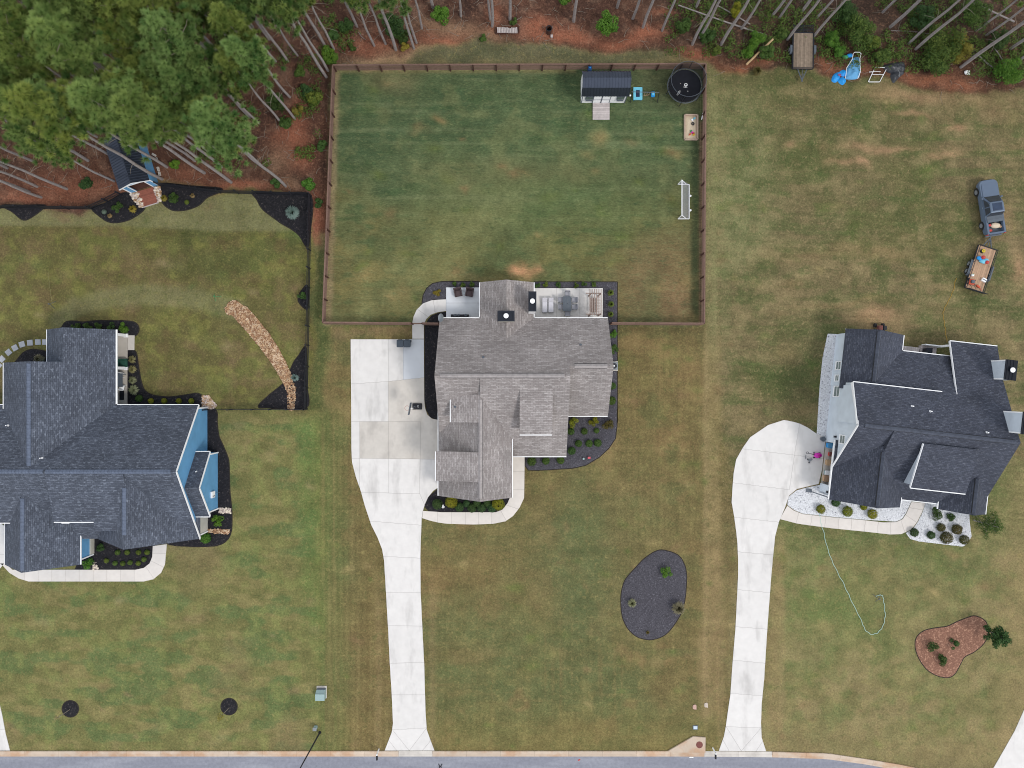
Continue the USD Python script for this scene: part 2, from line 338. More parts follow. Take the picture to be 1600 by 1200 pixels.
blocks = fb(38, 14, 16, 3)
# right lot behind the white house
R = mask([(1100, 60), (1720, 60), (1720, 850), (1100, 850)], 8)
lay(R, (114, 101, 74))
lay(R * sm(n_m, 0.5, 0.66) * 0.8, (136, 118, 88)); lay(R * sm(n_l, 0.52, 0.68) * 0.8, (92, 92, 58)); lay(R * sm(streak_h, 0.55, 0.7) * 0.6, (90, 93, 58))
lay(R * sm(1 - GY / 1.0 + 260, 0, 120) * 0.55, (94, 90, 58))
lay(R * mask([(1104, 140), (1190, 140), (1200, 420), (1108, 430)], 26) * 0.85, (126, 126, 88))
lay(R * sm(fb(30, 60, 17), 0.55, 0.7) * 0.55, (84, 90, 56)); lay(R * sm(fb(30, 16, 38, 5), 0.52, 0.66) * 0.6, (84, 92, 56)); lay(R * sm(fb(24, 18, 39, 5), 0.54, 0.68) * 0.45, (138, 122, 90)); lay(R * sm(fb(90, 14, 40, 4), 0.54, 0.68) * 0.5, (80, 92, 54))
for x, y, rx, ry, a in [(1385, 232, 40, 5, .7), (1340, 236, 30, 4, .5), (1490, 206, 14, 5, .8), (1422, 182, 22, 4, .6), (1480, 236, 20, 6, .7), (1320, 255, 24, 4, .6), (1345, 254, 10, 5, .9), (1460, 243, 16, 4, .6), (1235, 228, 10, 5, .6), (1300, 392, 110, 14, .45), (1380, 395, 30, 8, .5), (1370, 500, 40, 14, .8), (1345, 506, 30, 10, .6), (1595, 420, 12, 30, .8), (1570, 340, 20, 30, .5), (1330, 474, 90, 4, .4), (1420, 150, 70, 10, .6), (1540, 160, 60, 16, .4), (1235, 550, 18, 26, .5), (1245, 640, 20, 18, .6)]:
    lay(blob(x, y, rx, ry) * a, (172, 134, 106) if y < 300 or x > 1560 or y == 500 else (142, 117, 86))
lay(mask([(1225, 500), (1300, 500), (1290, 640), (1215, 660)], 16) * 0.5, (80, 84, 54))  # shade beside the left wall of the house, painted into the grass
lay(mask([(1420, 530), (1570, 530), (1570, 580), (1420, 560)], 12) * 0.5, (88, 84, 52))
# centre front lawn and the strip to its left
Cf = mask([(486, 500), (1110, 500), (1125, 640), (1145, 760), (1145, 1190), (480, 1190), (492, 640)], 4)
lay(Cf, (106, 94, 62)); lay(Cf * sm(n_l, 0.46, 0.64) * 0.9, (92, 96, 62)); lay(Cf * sm(n_m, 0.52, 0.68) * 0.7, (122, 102, 70)); lay(Cf * sm(streak_v, 0.54, 0.7) * 0.4, (118, 100, 68)); lay(Cf * sm(fb(60, 5, 33, 3), 0.55, 0.7) * 0.45, (122, 108, 72)); lay(Cf * sm(fb(24, 24, 34, 4), 0.53, 0.66) * 0.5, (118, 110, 70)); lay(Cf * sm(fb(30, 20, 35, 4), 0.55, 0.68) * 0.5, (88, 92, 58))
lay(Cf * blob(900, 900, 90, 120) * 0.6, (84, 94, 62)); lay(Cf * blob(1000, 790, 80, 60) * 0.4, (98, 98, 64)); lay(Cf * blob(760, 1010, 70, 90) * 0.4, (88, 98, 62))
lay(Cf * sm(GY, 1080, 1160) * 0.5, (118, 108, 66))
lay(mask([(660, 820), (840, 830), (880, 960), (670, 960)], 24) * 0.35, (118, 98, 66))
lay(mask([(1098, 520), (1130, 520), (1120, 700), (1128, 900), (1118, 1120), (1096, 1120), (1100, 800)], 5) * 0.75, (136, 118, 84))
lay(mask([(1126, 700), (1142, 720), (1146, 900), (1138, 1100), (1128, 1100)], 4) * 0.4, (108, 96, 68))
L2 = mask([(490, 642), (605, 642), (612, 1180), (490, 1180)], 6)
lay(L2 * sm(GX, 530, 590) * 0.8, (106, 92, 60)); lay(L2 * sm(560 - GX, 0, 50) * 0.8, (94, 102, 60)); lay(L2 * sm(streak_v, 0.5, 0.66) * 0.5, (120, 108, 72))
lay(mask([(486, 385), (512, 385), (512, 640), (486, 640)], 4) * 0.85, (76, 86, 50))  # green strip between the fences, darkened with painted shade of the brown fence
lay(mask([(520, 506), (690, 506), (690, 532), (520, 532)], 4) * 0.6, (128, 108, 80))
lay(mask([(958, 508), (1100, 510), (1100, 524), (958, 522)], 4) * 0.5, (86, 76, 52))
# left house, back lawn
La = mask([(-120, 322), (486, 300), (484, 640), (-120, 640)], 3)
lay(La, (100, 94, 52)); lay(La * sm(n_m, 0.47, 0.62) * 0.8, (108, 110, 54)); lay(La * sm(fb(30, 30, 18), 0.5, 0.66) * 0.8, (114, 98, 62)); lay(La * sm(n_l, 0.52, 0.66) * 0.7, (82, 90, 46)); lay(La * sm(fb(18, 16, 43, 4), 0.54, 0.67) * 0.6, (126, 124, 58)); lay(La * sm(fb(26, 20, 44, 4), 0.54, 0.68) * 0.6, (108, 92, 56))
lay(La * mask([(-120, 318), (490, 296), (490, 362), (360, 362), (200, 354), (-120, 352)], 2, False) * 0.8, (126, 124, 82))
arc = LineString([(92, 500), (120, 480), (170, 466), (230, 461), (290, 464), (340, 474), (372, 486)]).buffer(15)
am = gaussian_filter(shapely.contains_xy(arc, (GX + (n_s - .5) * 8).ravel(), (GY + (n_s - .5) * 8).ravel()).reshape(GX.shape).astype(float), 1.5)
lay(am * 0.75, (122, 120, 78))
# left house, front lawn
Lf = mask([(-120, 640), (500, 640), (502, 1190), (-120, 1190)], 5)
lay(Lf, (108, 106, 60)); lay(Lf * sm(blocks, 0.5, 0.62) * 0.7, (128, 118, 72)); lay(Lf * sm(fb(40, 18, 19, 3), 0.52, 0.64) * 0.75, (86, 104, 58)); lay(Lf * sm(n_s, 0.52, 0.66) * 0.5, (120, 124, 66)); lay(Lf * sm(n_l, 0.55, 0.66) * 0.6, (120, 104, 70))
lay(mask([(470, 650), (502, 650), (500, 1000), (480, 1000)], 8) * 0.6, (90, 112, 54))
# white house, front lawn
Rf = mask([(1200, 820), (1720, 700), (1720, 1190), (1190, 1190)], 6)
lay(Rf, (114, 108, 72)); lay(Rf * sm(n_l, 0.46, 0.62) * 0.8, (98, 104, 66)); lay(Rf * sm(fb(26, 22, 41, 4), 0.53, 0.67) * 0.5, (134, 124, 84)); lay(Rf * sm(fb(30, 22, 42, 4), 0.54, 0.68) * 0.5, (94, 104, 62)); lay(Rf * sm(n_m, 0.52, 0.68) * 0.7, (134, 120, 86)); lay(Rf * sm(n_s, 0.52, 0.68) * 0.4, (104, 112, 70))
lay(Rf * blob(1300, 960, 70, 60) * 0.6, (92, 108, 62)); lay(Rf * sm(GX, 1540, 1600) * 0.6, (138, 120, 86)); lay(Rf * sm(GY, 1110, 1170) * 0.5, (140, 122, 88)); lay(mask([(1206, 830), (1224, 830), (1220, 1150), (1196, 1150)], 4) * 0.6, (134, 116, 82))
ring = np.hypot((GX - 1487) / 1.1, GY - 1012)
lay(np.exp(-((ring - 66) / 8) ** 2) * 0.35, (140, 128, 90))
# fenced back lawn
F = mask([(516, 106), (1102, 104), (1098, 508), (506, 508)], 1.5, False)
lay(F, (78, 94, 66))
lay(F * sm(streak_h, 0.52, 0.68) * 0.75, (102, 114, 84)); lay(F * sm(n_m, 0.55, 0.7) * 0.55, (66, 84, 58)); lay(F * sm(fb(70, 12, 20, 3), 0.54, 0.68) * 0.5, (60, 82, 58))
dry = np.clip(sm(GY + (n_l - 0.5) * 260, 250, 400), 0, 1)
lay(F * dry * 0.9, (104, 100, 66)); lay(F * dry * sm(n_m, 0.5, 0.66) * 0.7, (124, 118, 78)); lay(F * dry * sm(fb(60, 40, 21), 0.5, 0.66) * 0.7, (80, 92, 62)); lay(F * sm(fb(26, 20, 36, 4), 0.53, 0.68) * 0.45, (112, 118, 82)); lay(F * sm(fb(34, 12, 37, 4), 0.54, 0.68) * 0.5, (62, 86, 56))
lay(F * blob(880, 320, 160, 90) * 0.4, (86, 104, 64)); lay(F * blob(700, 380, 60, 110) * 0.4, (122, 122, 80)); lay(F * blob(800, 300, 70, 40) * 0.35, (116, 120, 82))
lay(F * blob(790, 395, 50, 30) * 0.55, (66, 84, 58)); lay(F * blob(855, 270, 200, 24) * 0.25, (120, 106, 78))
lay(F * mask([(960, 400), (1085, 360), (1085, 505), (960, 505)], 20) * 0.7, (116, 98, 74)); lay(F * mask([(1004, 420), (1028, 420), (1024, 505), (1002, 505)], 6) * 0.6, (88, 94, 64)); lay(F * mask([(1034, 440), (1080, 440), (1080, 505), (1034, 505)], 10) * 0.5, (124, 100, 78))
lay(F * mask([(1082, 190), (1093, 190), (1092, 500), (1080, 480)], 2.5, False) * 0.75, (64, 76, 54)); lay(F * mask([(1093.5, 190), (1100, 190), (1098, 506), (1092.5, 506)], 1.5, False) * 0.8, (118, 92, 80))  # inner strip: greener grass with shade of the right fence painted in
lay(F * mask([(862, 112), (906, 112), (904, 160), (868, 165)], 8) * 0.6, (60, 78, 56)); lay(F * mask([(985, 108), (1100, 108), (1100, 210), (1040, 160), (985, 150)], 12) * 0.45, (84, 80, 62))  # first patch: shade of the white shed painted into the lawn colour
lay(F * mask([(580, 112), (660, 112), (650, 140), (590, 136)], 10) * 0.55, (128, 116, 88)); lay(F * mask([(516, 110), (530, 110), (518, 508), (506, 508)], 2.5, False) * 0.75, (150, 134, 106)); lay(F * mask([(516, 106), (900, 106), (900, 114), (516, 115)], 2, False) * 0.6, (138, 128, 92))
for x, y, a in [(815, 424, .9), (806, 420, .9), (838, 428, .6), (826, 432, .6)]: lay(blob(x, y, 9, 7) * a, (196, 150, 116))
lay(F * mask([(690, 425), (840, 432), (840, 440), (690, 440)], 4) * 0.5, (132, 118, 84))
for x0_, x1_, y0_, y1_, a_, c_ in ((1104, 1122, 104, 560, .55, (140, 136, 96)), (1126, 1142, 150, 540, .4, (134, 130, 92)), (1099, 1107, 520, 1130, .5, (146, 126, 92)), (1113, 1126, 520, 1120, .45, (142, 122, 88)), (1086, 1094, 530, 900, .25, (96, 88, 58))):
    lay(gaussian_filter(((GX + (n_s - .5) * 3 > x0_) & (GX + (n_s - .5) * 3 < x1_) & (GY > y0_) & (GY < y1_)).astype(float), (9, .8)) * a_ * (.6 + .8 * np.clip(streak_v - .3, 0, .5)), c_)
# worn and weedy details: diagonal mowing turn in the fenced lawn, tracks beside the drives, clover spots
dg = np.abs((GX - 640) * .62 + (GY - 430) * .78) ; lay(F * np.exp(-(dg / 26) ** 2) * sm(GY, 280, 340) * .45, (120, 122, 84))
for sx_ in (592, 676, 1128, 1222): lay(np.exp(-((GX - sx_ - (fb(200, 90, 60) - .5) * 10) / 5) ** 2) * sm(GY, 880, 960) * .35, (140, 122, 88))
spots = np.random.default_rng(77)
for _ in range(420):
    x_, y_, r_ = spots.uniform(-60, 1650), spots.uniform(120, 1170), spots.uniform(3, 9); a_ = spots.uniform(.25, .6); c_ = [(86, 104, 54), (150, 132, 92), (98, 110, 58), (128, 104, 76)][int(spots.integers(4))]
    i0, i1, j0, j1 = (int(np.clip((v - o) / STEP, 0, m_)) for v, o, m_ in ((y_ - 40, gy[0], len(gy)), (y_ + 40, gy[0], len(gy)), (x_ - 40, gx[0], len(gx)), (x_ + 40, gx[0], len(gx))))
    if i1 <= i0 or j1 <= j0: continue
    w_ = np.exp(-(((wx[i0:i1, j0:j1] - x_) / (r_ * 1.5)) ** 2 + ((wy[i0:i1, j0:j1] - y_) / r_) ** 2)) * a_
    COL[i0:i1, j0:j1] = COL[i0:i1, j0:j1] * (1 - w_[..., None]) + lin(c_) * w_[..., None]
# forest floor
forest_line = [(-120, 322), (140, 322), (190, 302), (245, 286), (487, 303), (492, 360), (512, 372), (516, 108), (530, 100), (590, 88), (650, 80), (690, 70), (740, 62), (800, 62), (860, 66), (920, 72), (980, 80), (1040, 92), (1100, 100), (1160, 104), (1230, 112), (1300, 118), (1350, 124), (1420, 134), (1500, 144), (1560, 140), (1720, 150), (1720, -160), (-120, -160)]
FOR = mask(forest_line, 3)
Fh = mask(forest_line, 0)
lay(FOR, (90, 64, 53)); lay(FOR * sm(n_m, 0.48, 0.66) * 0.7, (104, 72, 58)); lay(FOR * sm(fb(22, 22, 22), 0.52, 0.68) * 0.7, (70, 52, 46)); lay(FOR * sm(n_s, 0.56, 0.7) * 0.5, (126, 100, 84))
lay(FOR * sm(GX, 940, 1080) * sm(110 - GY, 0, 60) * 0.6, (78, 66, 56))
for x, y, rx, ry, a in [(696, 66, 30, 9, 1), (720, 55, 40, 12, .5), (835, 44, 28, 14, .9), (890, 52, 46, 12, .9), (960, 66, 30, 10, .9), (1010, 62, 34, 14, .9), (1085, 92, 34, 8, .9), (1160, 100, 28, 6, .9), (1200, 98, 14, 6, .7), (560, 60, 40, 14, .5), (600, 76, 60, 10, .6), (770, 30, 10, 26, .6), (1030, 25, 16, 8, .8), (1300, 100, 26, 14, .7), (1345, 112, 20, 8, .6), (1440, 122, 50, 9, .9), (1500, 134, 34, 8, .8), (450, 205, 24, 18, .7), (470, 190, 16, 40, .5), (460, 240, 20, 20, .6), (380, 292, 60, 9, .7), (300, 268, 50, 20, .35), (120, 290, 120, 24, .5), (40, 310, 60, 10, .5), (497, 330, 10, 24, .8), (497, 350, 8, 14, .8)]:
    lay(blob(x, y, rx, ry) * a, (164, 104, 80))
for x, y, rx, ry, a in [(700, 44, 50, 12, .7), (590, 92, 60, 8, .7), (640, 84, 50, 8, .7), (760, 56, 40, 8, .6), (560, 100, 40, 6, .6), (430, 250, 22, 20, .5), (455, 300 - 15, 20, 10, .4)]:
    lay(blob(x, y, rx, ry) * a, (158, 128, 102))
NS = mask([(645, 86), (700, 74), (740, 62), (860, 66), (930, 76), (1000, 84), (1060, 94), (1088, 102), (640, 102)], 5)
lay(NS * 0.9, (82, 84, 62)); lay(NS * sm(n_m, 0.5, 0.65) * 0.6, (104, 98, 74))
lay(mask([(488, 300), (500, 300), (500, 380), (488, 380)], 2) * 0.6, (140, 88, 70))
STR = lambda per, ax, seed: np.sin(2 * np.pi * (ax + (fb(70, 70, seed) - .5) * 10) / per)
COL *= (1 + R[..., None] * (.07 * STR(11, GY - .05 * GX, 51) * sm(fb(80, 50, 52), .4, .6))[..., None]) * (1 + F[..., None] * (.05 * STR(10, GY, 53) * sm(fb(90, 60, 54), .4, .6))[..., None])
COL *= 1 + (Cf * .05 * STR(10, GX, 55) * sm(fb(60, 90, 56), .38, .6) + L2 * .06 * STR(9, GX, 57))[..., None]
COL *= (1 - .10 * R - .08 * La)[..., None] * (1 + R[..., None] * np.array([-.05, .0, -.05]))
def desat(m, k):
    global COL
    g = COL.mean(-1, keepdims=True); COL = COL + (g - COL) * (m * k)[..., None]
desat(La, .14); desat(Lf, .12)
COL = COL * (1 + F[..., None] * np.array([.05, .0, -.06]))
COL = COL * np.where(FOR > .5, 1.0, 1.30)[..., None] * np.where(F > .5, .92, 1.0)[..., None] / K * (1 + 0.10 * (fb(5, 5, 23, 2)[..., None] - 0.5))
GP = np.stack([(GX - 800) * CAM_H / CAM_F, (600 - GY) * CAM_H / CAM_F, (fb(90, 90, 24) - 0.5) * 0.02], -1)
NYX, NXX = GX.shape
idx = np.arange(NYX * NXX).reshape(NYX, NXX)
quads = np.stack([idx[:-1, :-1], idx[1:, :-1], idx[1:, 1:], idx[:-1, 1:]], -1).reshape(-1, 4)
cx, cy = GX[:-1, :-1].ravel() + STEP / 2, GY[:-1, :-1].ravel() + STEP / 2
zone = np.full(len(cx), 0)                                  # 0 front and side lawns
zone[(cx > 512 + (cy - 110) * -0.01) & (cx < 1098) & (cy > 107) & (cy < 507)] = 1
zone[(cx < 484) & (cy > 300) & (cy < 640)] = 2
zone[(cx > 1100) & (cy < 850)] = 3
zone[(Fh[:-1, :-1].ravel() > 0.5) & (zone != 1)] = 4
road_px = Polygon([(-400, 1179), (1060, 1179), (1200, 1180), (1292, 1182), (1350, 1190), (1405, 1199), (1445, 1208), (1500, 1228), (1560, 1268), (1560, 1600), (-400, 1600)])
zone[shapely.contains_xy(road_px, cx, cy)] = -1

def groundmat(name, fleck, dark, lo, hi, stretch=(1, 1, 1)):
    """living ground: colour from the tint map, broken up by blades, clumps, dry flecks and darker tufts"""
    return usdkit.material(stage, '/World/Looks/' + name, {
        'at': ('attribute', {'attribute': 'tint'}), 'tc': ('texture_coordinate', {}), 'mp': ('mapping', {'scale': stretch}),
        'n': ('noise_texture', {'scale': 5.5, 'detail': 7.0, 'roughness': 0.75}), 'mr': ('map_range', {'from_min': 0.28, 'from_max': 0.72, 'to_min': lo, 'to_max': hi}),
        'n2': ('noise_texture', {'scale': 0.55, 'detail': 6.0, 'roughness': 0.62}), 'r2': ('map_range', {'from_min': 0.3, 'from_max': 0.7, 'to_min': 0.80, 'to_max': 1.22}),
        'n3': ('noise_texture', {'scale': 2.6, 'detail': 5.0, 'roughness': 0.75, 'distortion': 0.6}), 'r3': ('map_range', {'from_min': 0.52, 'from_max': 0.70, 'to_min': 0.0, 'to_max': 0.62, 'clamp': True}),
        'n4': ('noise_texture', {'scale': 1.7, 'detail': 5.0, 'roughness': 0.7, 'distortion': 0.8}), 'r4': ('map_range', {'from_min': 0.54, 'from_max': 0.72, 'to_min': 0.0, 'to_max': 0.55, 'clamp': True}), 'off': ('mapping', {'location': (31.0, 17.0, 5.0)}),
        'm': ('mix', {'mix_type': 'multiply', 'fac': 1.0}), 'm2': ('mix', {'mix_type': 'multiply', 'fac': 1.0}), 'm3': ('mix', {'color2': fleck}), 'm4': ('mix', {'color2': dark}),
        'bp': ('bump', {'strength': 1.0, 'distance': 0.08}), 'b': ('principled_bsdf', {'roughness': 0.95, 'specular_ior_level': 0.12}),
    }, [('tc.object', 'mp.vector'), ('mp.vector', 'n.vector'), ('tc.object', 'n2.vector'), ('mp.vector', 'n3.vector'), ('mp.vector', 'off.vector'), ('off.vector', 'n4.vector'), ('n.fac', 'mr.value'), ('n2.fac', 'r2.value'), ('n3.fac', 'r3.value'), ('n4.fac', 'r4.value'),
        ('at.color', 'm3.color1'), ('r3.result', 'm3.fac'), ('m3.color', 'm4.color1'), ('r4.result', 'm4.fac'), ('m4.color', 'm.color1'), ('mr.result', 'm.color2'), ('m.color', 'm2.color1'), ('r2.result', 'm2.color2'), ('m2.color', 'b.base_color'),
        ('n.fac', 'bp.height'), ('bp.normal', 'b.normal')], surface='b.BSDF')
grass_m = [groundmat('grass_front', A(158, 144, 94), A(86, 98, 58), 0.55, 1.45), groundmat('grass_fenced', A(128, 134, 92), A(62, 84, 56), 0.55, 1.45, (.6, 1.3, 1)), groundmat('grass_left', A(150, 142, 86), A(86, 98, 46), 0.55, 1.45), groundmat('grass_rough', A(166, 146, 108), A(82, 92, 56), 0.5, 1.5)]
floor_m = groundmat('needle_litter', A(164, 124, 100), A(62, 46, 40), 0.4, 1.6)
for zid, name in ((0, 'lawn'), (1, 'lawn'), (2, 'lawn'), (3, 'lawn'), (4, 'forest_floor')):
    q = quads[zone == zid]
    u, inv = np.unique(q.ravel(), return_inverse=True)
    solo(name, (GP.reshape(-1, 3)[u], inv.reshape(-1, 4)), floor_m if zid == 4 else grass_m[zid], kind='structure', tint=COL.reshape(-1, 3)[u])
far = pm('far_grass', tuple(lin((100, 98, 66)) / K), 0.95, 0.35, 0.05)
solo('ground', MB().box(-700, 700, -700, 700, -0.6, -0.08), far, kind='structure')

# ------------------------------------------------------------------ road, kerbs, drives, walks
def slabs(host, polys_px, joints, mat_of, z0=-0.05, z1=0.05, gap=0.011, name='slab'):
    pg = unary_union([p if isinstance(p, Polygon) else G(p) for p in polys_px]).buffer(0.001)
    lines = [LineString([XY(*a) for a in j]) for j in joints]
    lines = [LineString([l.interpolate(-0.0)] and [np.array(l.coords[0]) - 0.15 * (np.array(l.coords[1]) - np.array(l.coords[0])) / max(np.hypot(*(np.array(l.coords[1]) - np.array(l.coords[0]))), 1e-6) * 1.0] + list(l.coords[1:-1]) + [np.array(l.coords[-1]) + 0.15 * (np.array(l.coords[-1]) - np.array(l.coords[-2])) / max(np.hypot(*(np.array(l.coords[-1]) - np.array(l.coords[-2]))), 1e-6)]) for l in lines]
    for g in polygonize(unary_union([LineString(r.coords) for q in getattr(pg, 'geoms', [pg]) for r in [q.exterior]] + lines)):
        if not pg.contains(g.representative_point()): continue
        s = g.buffer(-gap, join_style=2)
        if s.is_empty or s.area < 0.02: continue
        part(host, name, MB().ext(s, z0, z1), mat_of(g.representative_point()))
    part(host, 'joint_filler', MB().ext(pg.buffer(-0.03, join_style=2), z0, z1 - 0.02), seam_m)
    return pg
curve_in = [(-120, 1173), (1060, 1173), (1200, 1174), (1292, 1176.5), (1350, 1185), (1405, 1194), (1445, 1202), (1500, 1222), (1560, 1262)]
curve_out = [(-120, 1182), (1060, 1182), (1200, 1183), (1292, 1186), (1350, 1194), (1400, 1203), (1440, 1212), (1490, 1232), (1540, 1270)]
solo('road', MB().ext(G(curve_out + [(1540, 1500), (-400, 1500), (-400, 1182)]), -0.06, 0.012), asph, kind='structure')
k = struct('kerb')
ci, co = LineString([XY(*p) for p in curve_in]), LineString([XY(*p) for p in curve_out])
def ramp_here(px): return 598 < px < 682 or 1120 < px < 1200
n_k = 32
for i in range(n_k):
    a, b = i / n_k, (i + 1) / n_k
    pi = [ci.interpolate(t, True) for t in np.linspace(a, b, 5)]; po = [co.project(p, False) for p in pi]; po = [co.interpolate(d) for d in po]
    mi = [((1 - 0.55) * p.x + 0.55 * q.x, (1 - 0.55) * p.y + 0.55 * q.y) for p, q in zip(pi, po)]
    pc = 800 + pi[2].x * 15
    low = ramp_here(pc)
    lo_p = Polygon(mi + [(q.x, q.y) for q in po[::-1]]).buffer(-0.008, join_style=2); hi_p = Polygon([(p.x, p.y) for p in pi] + mi[::-1]).buffer(-0.008, join_style=2)
    part(k, 'kerb_stone', MB().ext(hi_p, -0.05, 0.05 if low else 0.13).ext(lo_p.buffer(0.001), -0.05, 0.03), conc_dull if low else curbm)
drive_c = [(548, 530), (549, 700), (550, 722), (556, 745), (564, 768), (570, 790), (580, 820), (590, 840), (597, 858), (600, 875), (603, 925), (606, 977), (609, 1036), (612, 1085), (614, 1130), (612, 1144), (607, 1157), (601, 1172.5), (679, 1172.5), (672, 1154), (667, 1140), (665, 1110), (663, 1037), (660, 978), (657.5, 925), (657, 868), (659, 810), (661, 798), (664, 788), (669, 777), (677, 767), (690, 758), (690, 657), (675, 654), (668, 648), (664.5, 638), (663, 625), (662.5, 530)]
jc = [[(606.5, 530), (607.5, 770)], [(630, 530), (630, 593)], [(630, 593), (633, 618), (638, 640)], [(638, 640), (656, 655), (664, 646)], [(548, 600), (606, 596), (663, 590)], [(549, 658.5), (657, 658.5)], [(562, 658), (562.5, 768)], [(657, 658), (656, 772)], [(550, 716), (690, 717.5)], [(563, 769), (656, 771.5)], [(656, 771.5), (664, 790)], [(577, 814), (658, 820.5)], [(598, 869), (657, 872)], [(603, 925), (657.5, 925)], [(607, 977.5), (660, 978)], [(609, 1036), (663, 1035)], [(612, 1085.5), (664, 1085.5)], [(613, 1140), (667, 1137)], [(614, 1141), (639.5, 1172.5)], [(639.5, 1172.5), (666, 1138)], [(608, 1157), (620, 1172.5)], [(673, 1157), (660, 1172.5)]]
d1 = struct('driveway')
def mo_c(p):
    x, y = 800 + p.x * 15, 600 - p.y * 15
    if (606 < x < 640 and 592 < y < 658) or (562 < x < 656 and 658 < y < 717): return conc_dull
    if (630 < x and y < 660) or (657 < x and 660 < y < 717): return conc_cool
    return conc
slabs(d1, [drive_c], jc, mo_c)
walk = struct('walkway')
wk = [(644, 529.5), (644, 506), (646, 495), (651, 484), (661, 474), (675, 469), (697, 467.5), (697, 486), (684, 488), (673, 492), (666, 499), (662.5, 507), (662.5, 529.5)]
slabs(walk, [wk], [[(644, 506), (662, 506)], [(652, 483), (669, 495)], [(677, 468), (680, 489)]], lambda p: conc)
wk2 = [(661, 798), (668, 798.5), (690, 800), (775, 800), (785, 796), (793, 786), (798, 774), (800, 714), (820, 714), (819, 778), (812, 793), (802, 806), (790, 814.5), (770, 818.5), (740, 819.5), (700, 818.5), (685, 816.5), (672, 813.5), (659.5, 809.5)]
slabs(struct('walkway'), [wk2], [[(684, 799), (683, 818)]] + [[(x, 799), (x, 821)] for x in (705, 727, 747.5, 768.5)] + [[(782, 797), (792, 815)], [(791, 789), (812, 796)], [(798, 765), (821, 765)], [(799, 736.5), (821, 736.5)]], lambda p: conc_warm)
drive_w = [(1225, 656), (1200, 664), (1172, 683), (1160, 700), (1150, 718), (1146, 740), (1144, 765), (1143, 785), (1147, 808), (1150, 830), (1152, 850), (1153, 875), (1153, 900), (1149, 980), (1144, 1040), (1141, 1085), (1137, 1112), (1134, 1134), (1131, 1150), (1123, 1173), (1197, 1173.5), (1190, 1152), (1189, 1130), (1190, 1100), (1194, 1060), (1199, 980), (1205, 900), (1208, 868), (1211, 838), (1217, 815), (1226, 794), (1233, 774), (1245, 764), (1262, 760), (1279, 756), (1284, 735), (1288, 700), (1290, 684), (1275, 677), (1262, 668), (1250, 662), (1240, 659)]
jw = [[(1158, 701), (1241, 711), (1287, 717)], [(1249, 663), (1241, 711), (1233, 766)], [(1143, 754), (1233, 765)], [(1146, 808), (1219, 816)], [(1153, 862), (1210, 867)], [(1151, 921), (1204, 926)], [(1149, 979), (1200, 983)], [(1144, 1031), (1196, 1036)], [(1140, 1083), (1192, 1087)], [(1134, 1135), (1189, 1137)], [(1135, 1136), (1158, 1173)], [(1158, 1173), (1189, 1137)], [(1129, 1155), (1139, 1173)], [(1192, 1157), (1181, 1173.5)]]
slabs(struct('driveway'), [drive_w], jw, lambda p: conc)
wk3 = [(1218, 811), (1226, 813), (1245, 818), (1262, 820.5), (1300, 825.5), (1350, 830.5), (1390, 835), (1408, 834.5), (1424, 827), (1433, 815), (1440, 801), (1446, 786), (1424, 784), (1416, 802), (1410, 811), (1400, 815.5), (1380, 816), (1350, 812.5), (1300, 808), (1254, 803), (1240, 797.5), (1230, 790)]
slabs(struct('walkway'), [wk3], [[(1248, 800), (1243, 820)], [(1269, 803), (1266, 823)], [(1290, 805), (1288, 826)], [(1311, 807), (1309, 829)], [(1331, 809), (1329, 831)], [(1352, 811), (1350, 833)], [(1372, 814), (1370, 836)], [(1392, 814), (1390, 838)], [(1407, 812), (1415, 836)], [(1414, 804), (1433, 817)], [(1420, 793), (1444, 797)]], lambda p: conc_warm)
wk4 = [(0, 880), (5, 884), (15, 895), (30, 904), (45, 908.5), (225, 908.5), (240, 905), (252, 895), (258, 882), (261, 850), (239, 853), (238, 870), (234, 880), (225, 887), (212, 890), (20, 890), (9, 880)]
slabs(struct('walkway'), [wk4], [[(x, 888), (x, 911)] for x in (39, 60, 81.5, 103, 124.5, 146, 167.5, 188.5, 210)] + [[(228, 885), (242, 906)], [(236, 876), (256, 886)], [(238, 864), (262, 865)]], lambda p: conc_warm)
slabs(struct('driveway'), [[(-110, 815), (-2, 815), (8, 822), (8, 879), (-1, 890), (-110, 890)]], [[(-20, 815), (-20, 890)], [(-30, 866), (9, 866)]], lambda p: conc)
slabs(struct('driveway'), [[(-110, 1060), (-14, 1060), (-2, 1092), (4, 1118), (9, 1145), (16, 1172.5), (-110, 1172.5)]], [[(-110, 1110), (4, 1110)], [(-110, 1140), (8, 1140)]], lambda p: conc)
slabs(struct('driveway'), [[(1700, 1000), (1640, 1046), (1601, 1106), (1585, 1142), (1568, 1172), (1553, 1198), (1535, 1225), (1600, 1260), (1700, 1200)]], [[(1585, 1144), (1640, 1172)], [(1556, 1190), (1640, 1230)], [(1610, 1092), (1700, 1140)]], lambda p: conc)
pt = struct('patio'); slabs(pt, [[(697, 449), (752, 449), (752, 497), (697, 497)]], [[(697, 473.5), (752, 473.5)]], lambda p: conc_cool)
pt = struct('patio'); slabs(pt, [[(832, 450), (942, 450), (942, 497), (832, 497)]], [[(870, 450), (870, 497)], [(906, 450), (906, 497)]], lambda p: conc)
pt = struct('patio'); slabs(pt, [[(140, 522), (199.8, 522), (199.8, 634), (140, 634)]], [[(150, 575), (200, 575)]], lambda p: patio_m, z1=0.09)
part(pt, 'step', MB().ext(G([(200.1, 524), (210.5, 524), (210, 547), (200.1, 547)]), -0.05, 0.06), conc_dull)

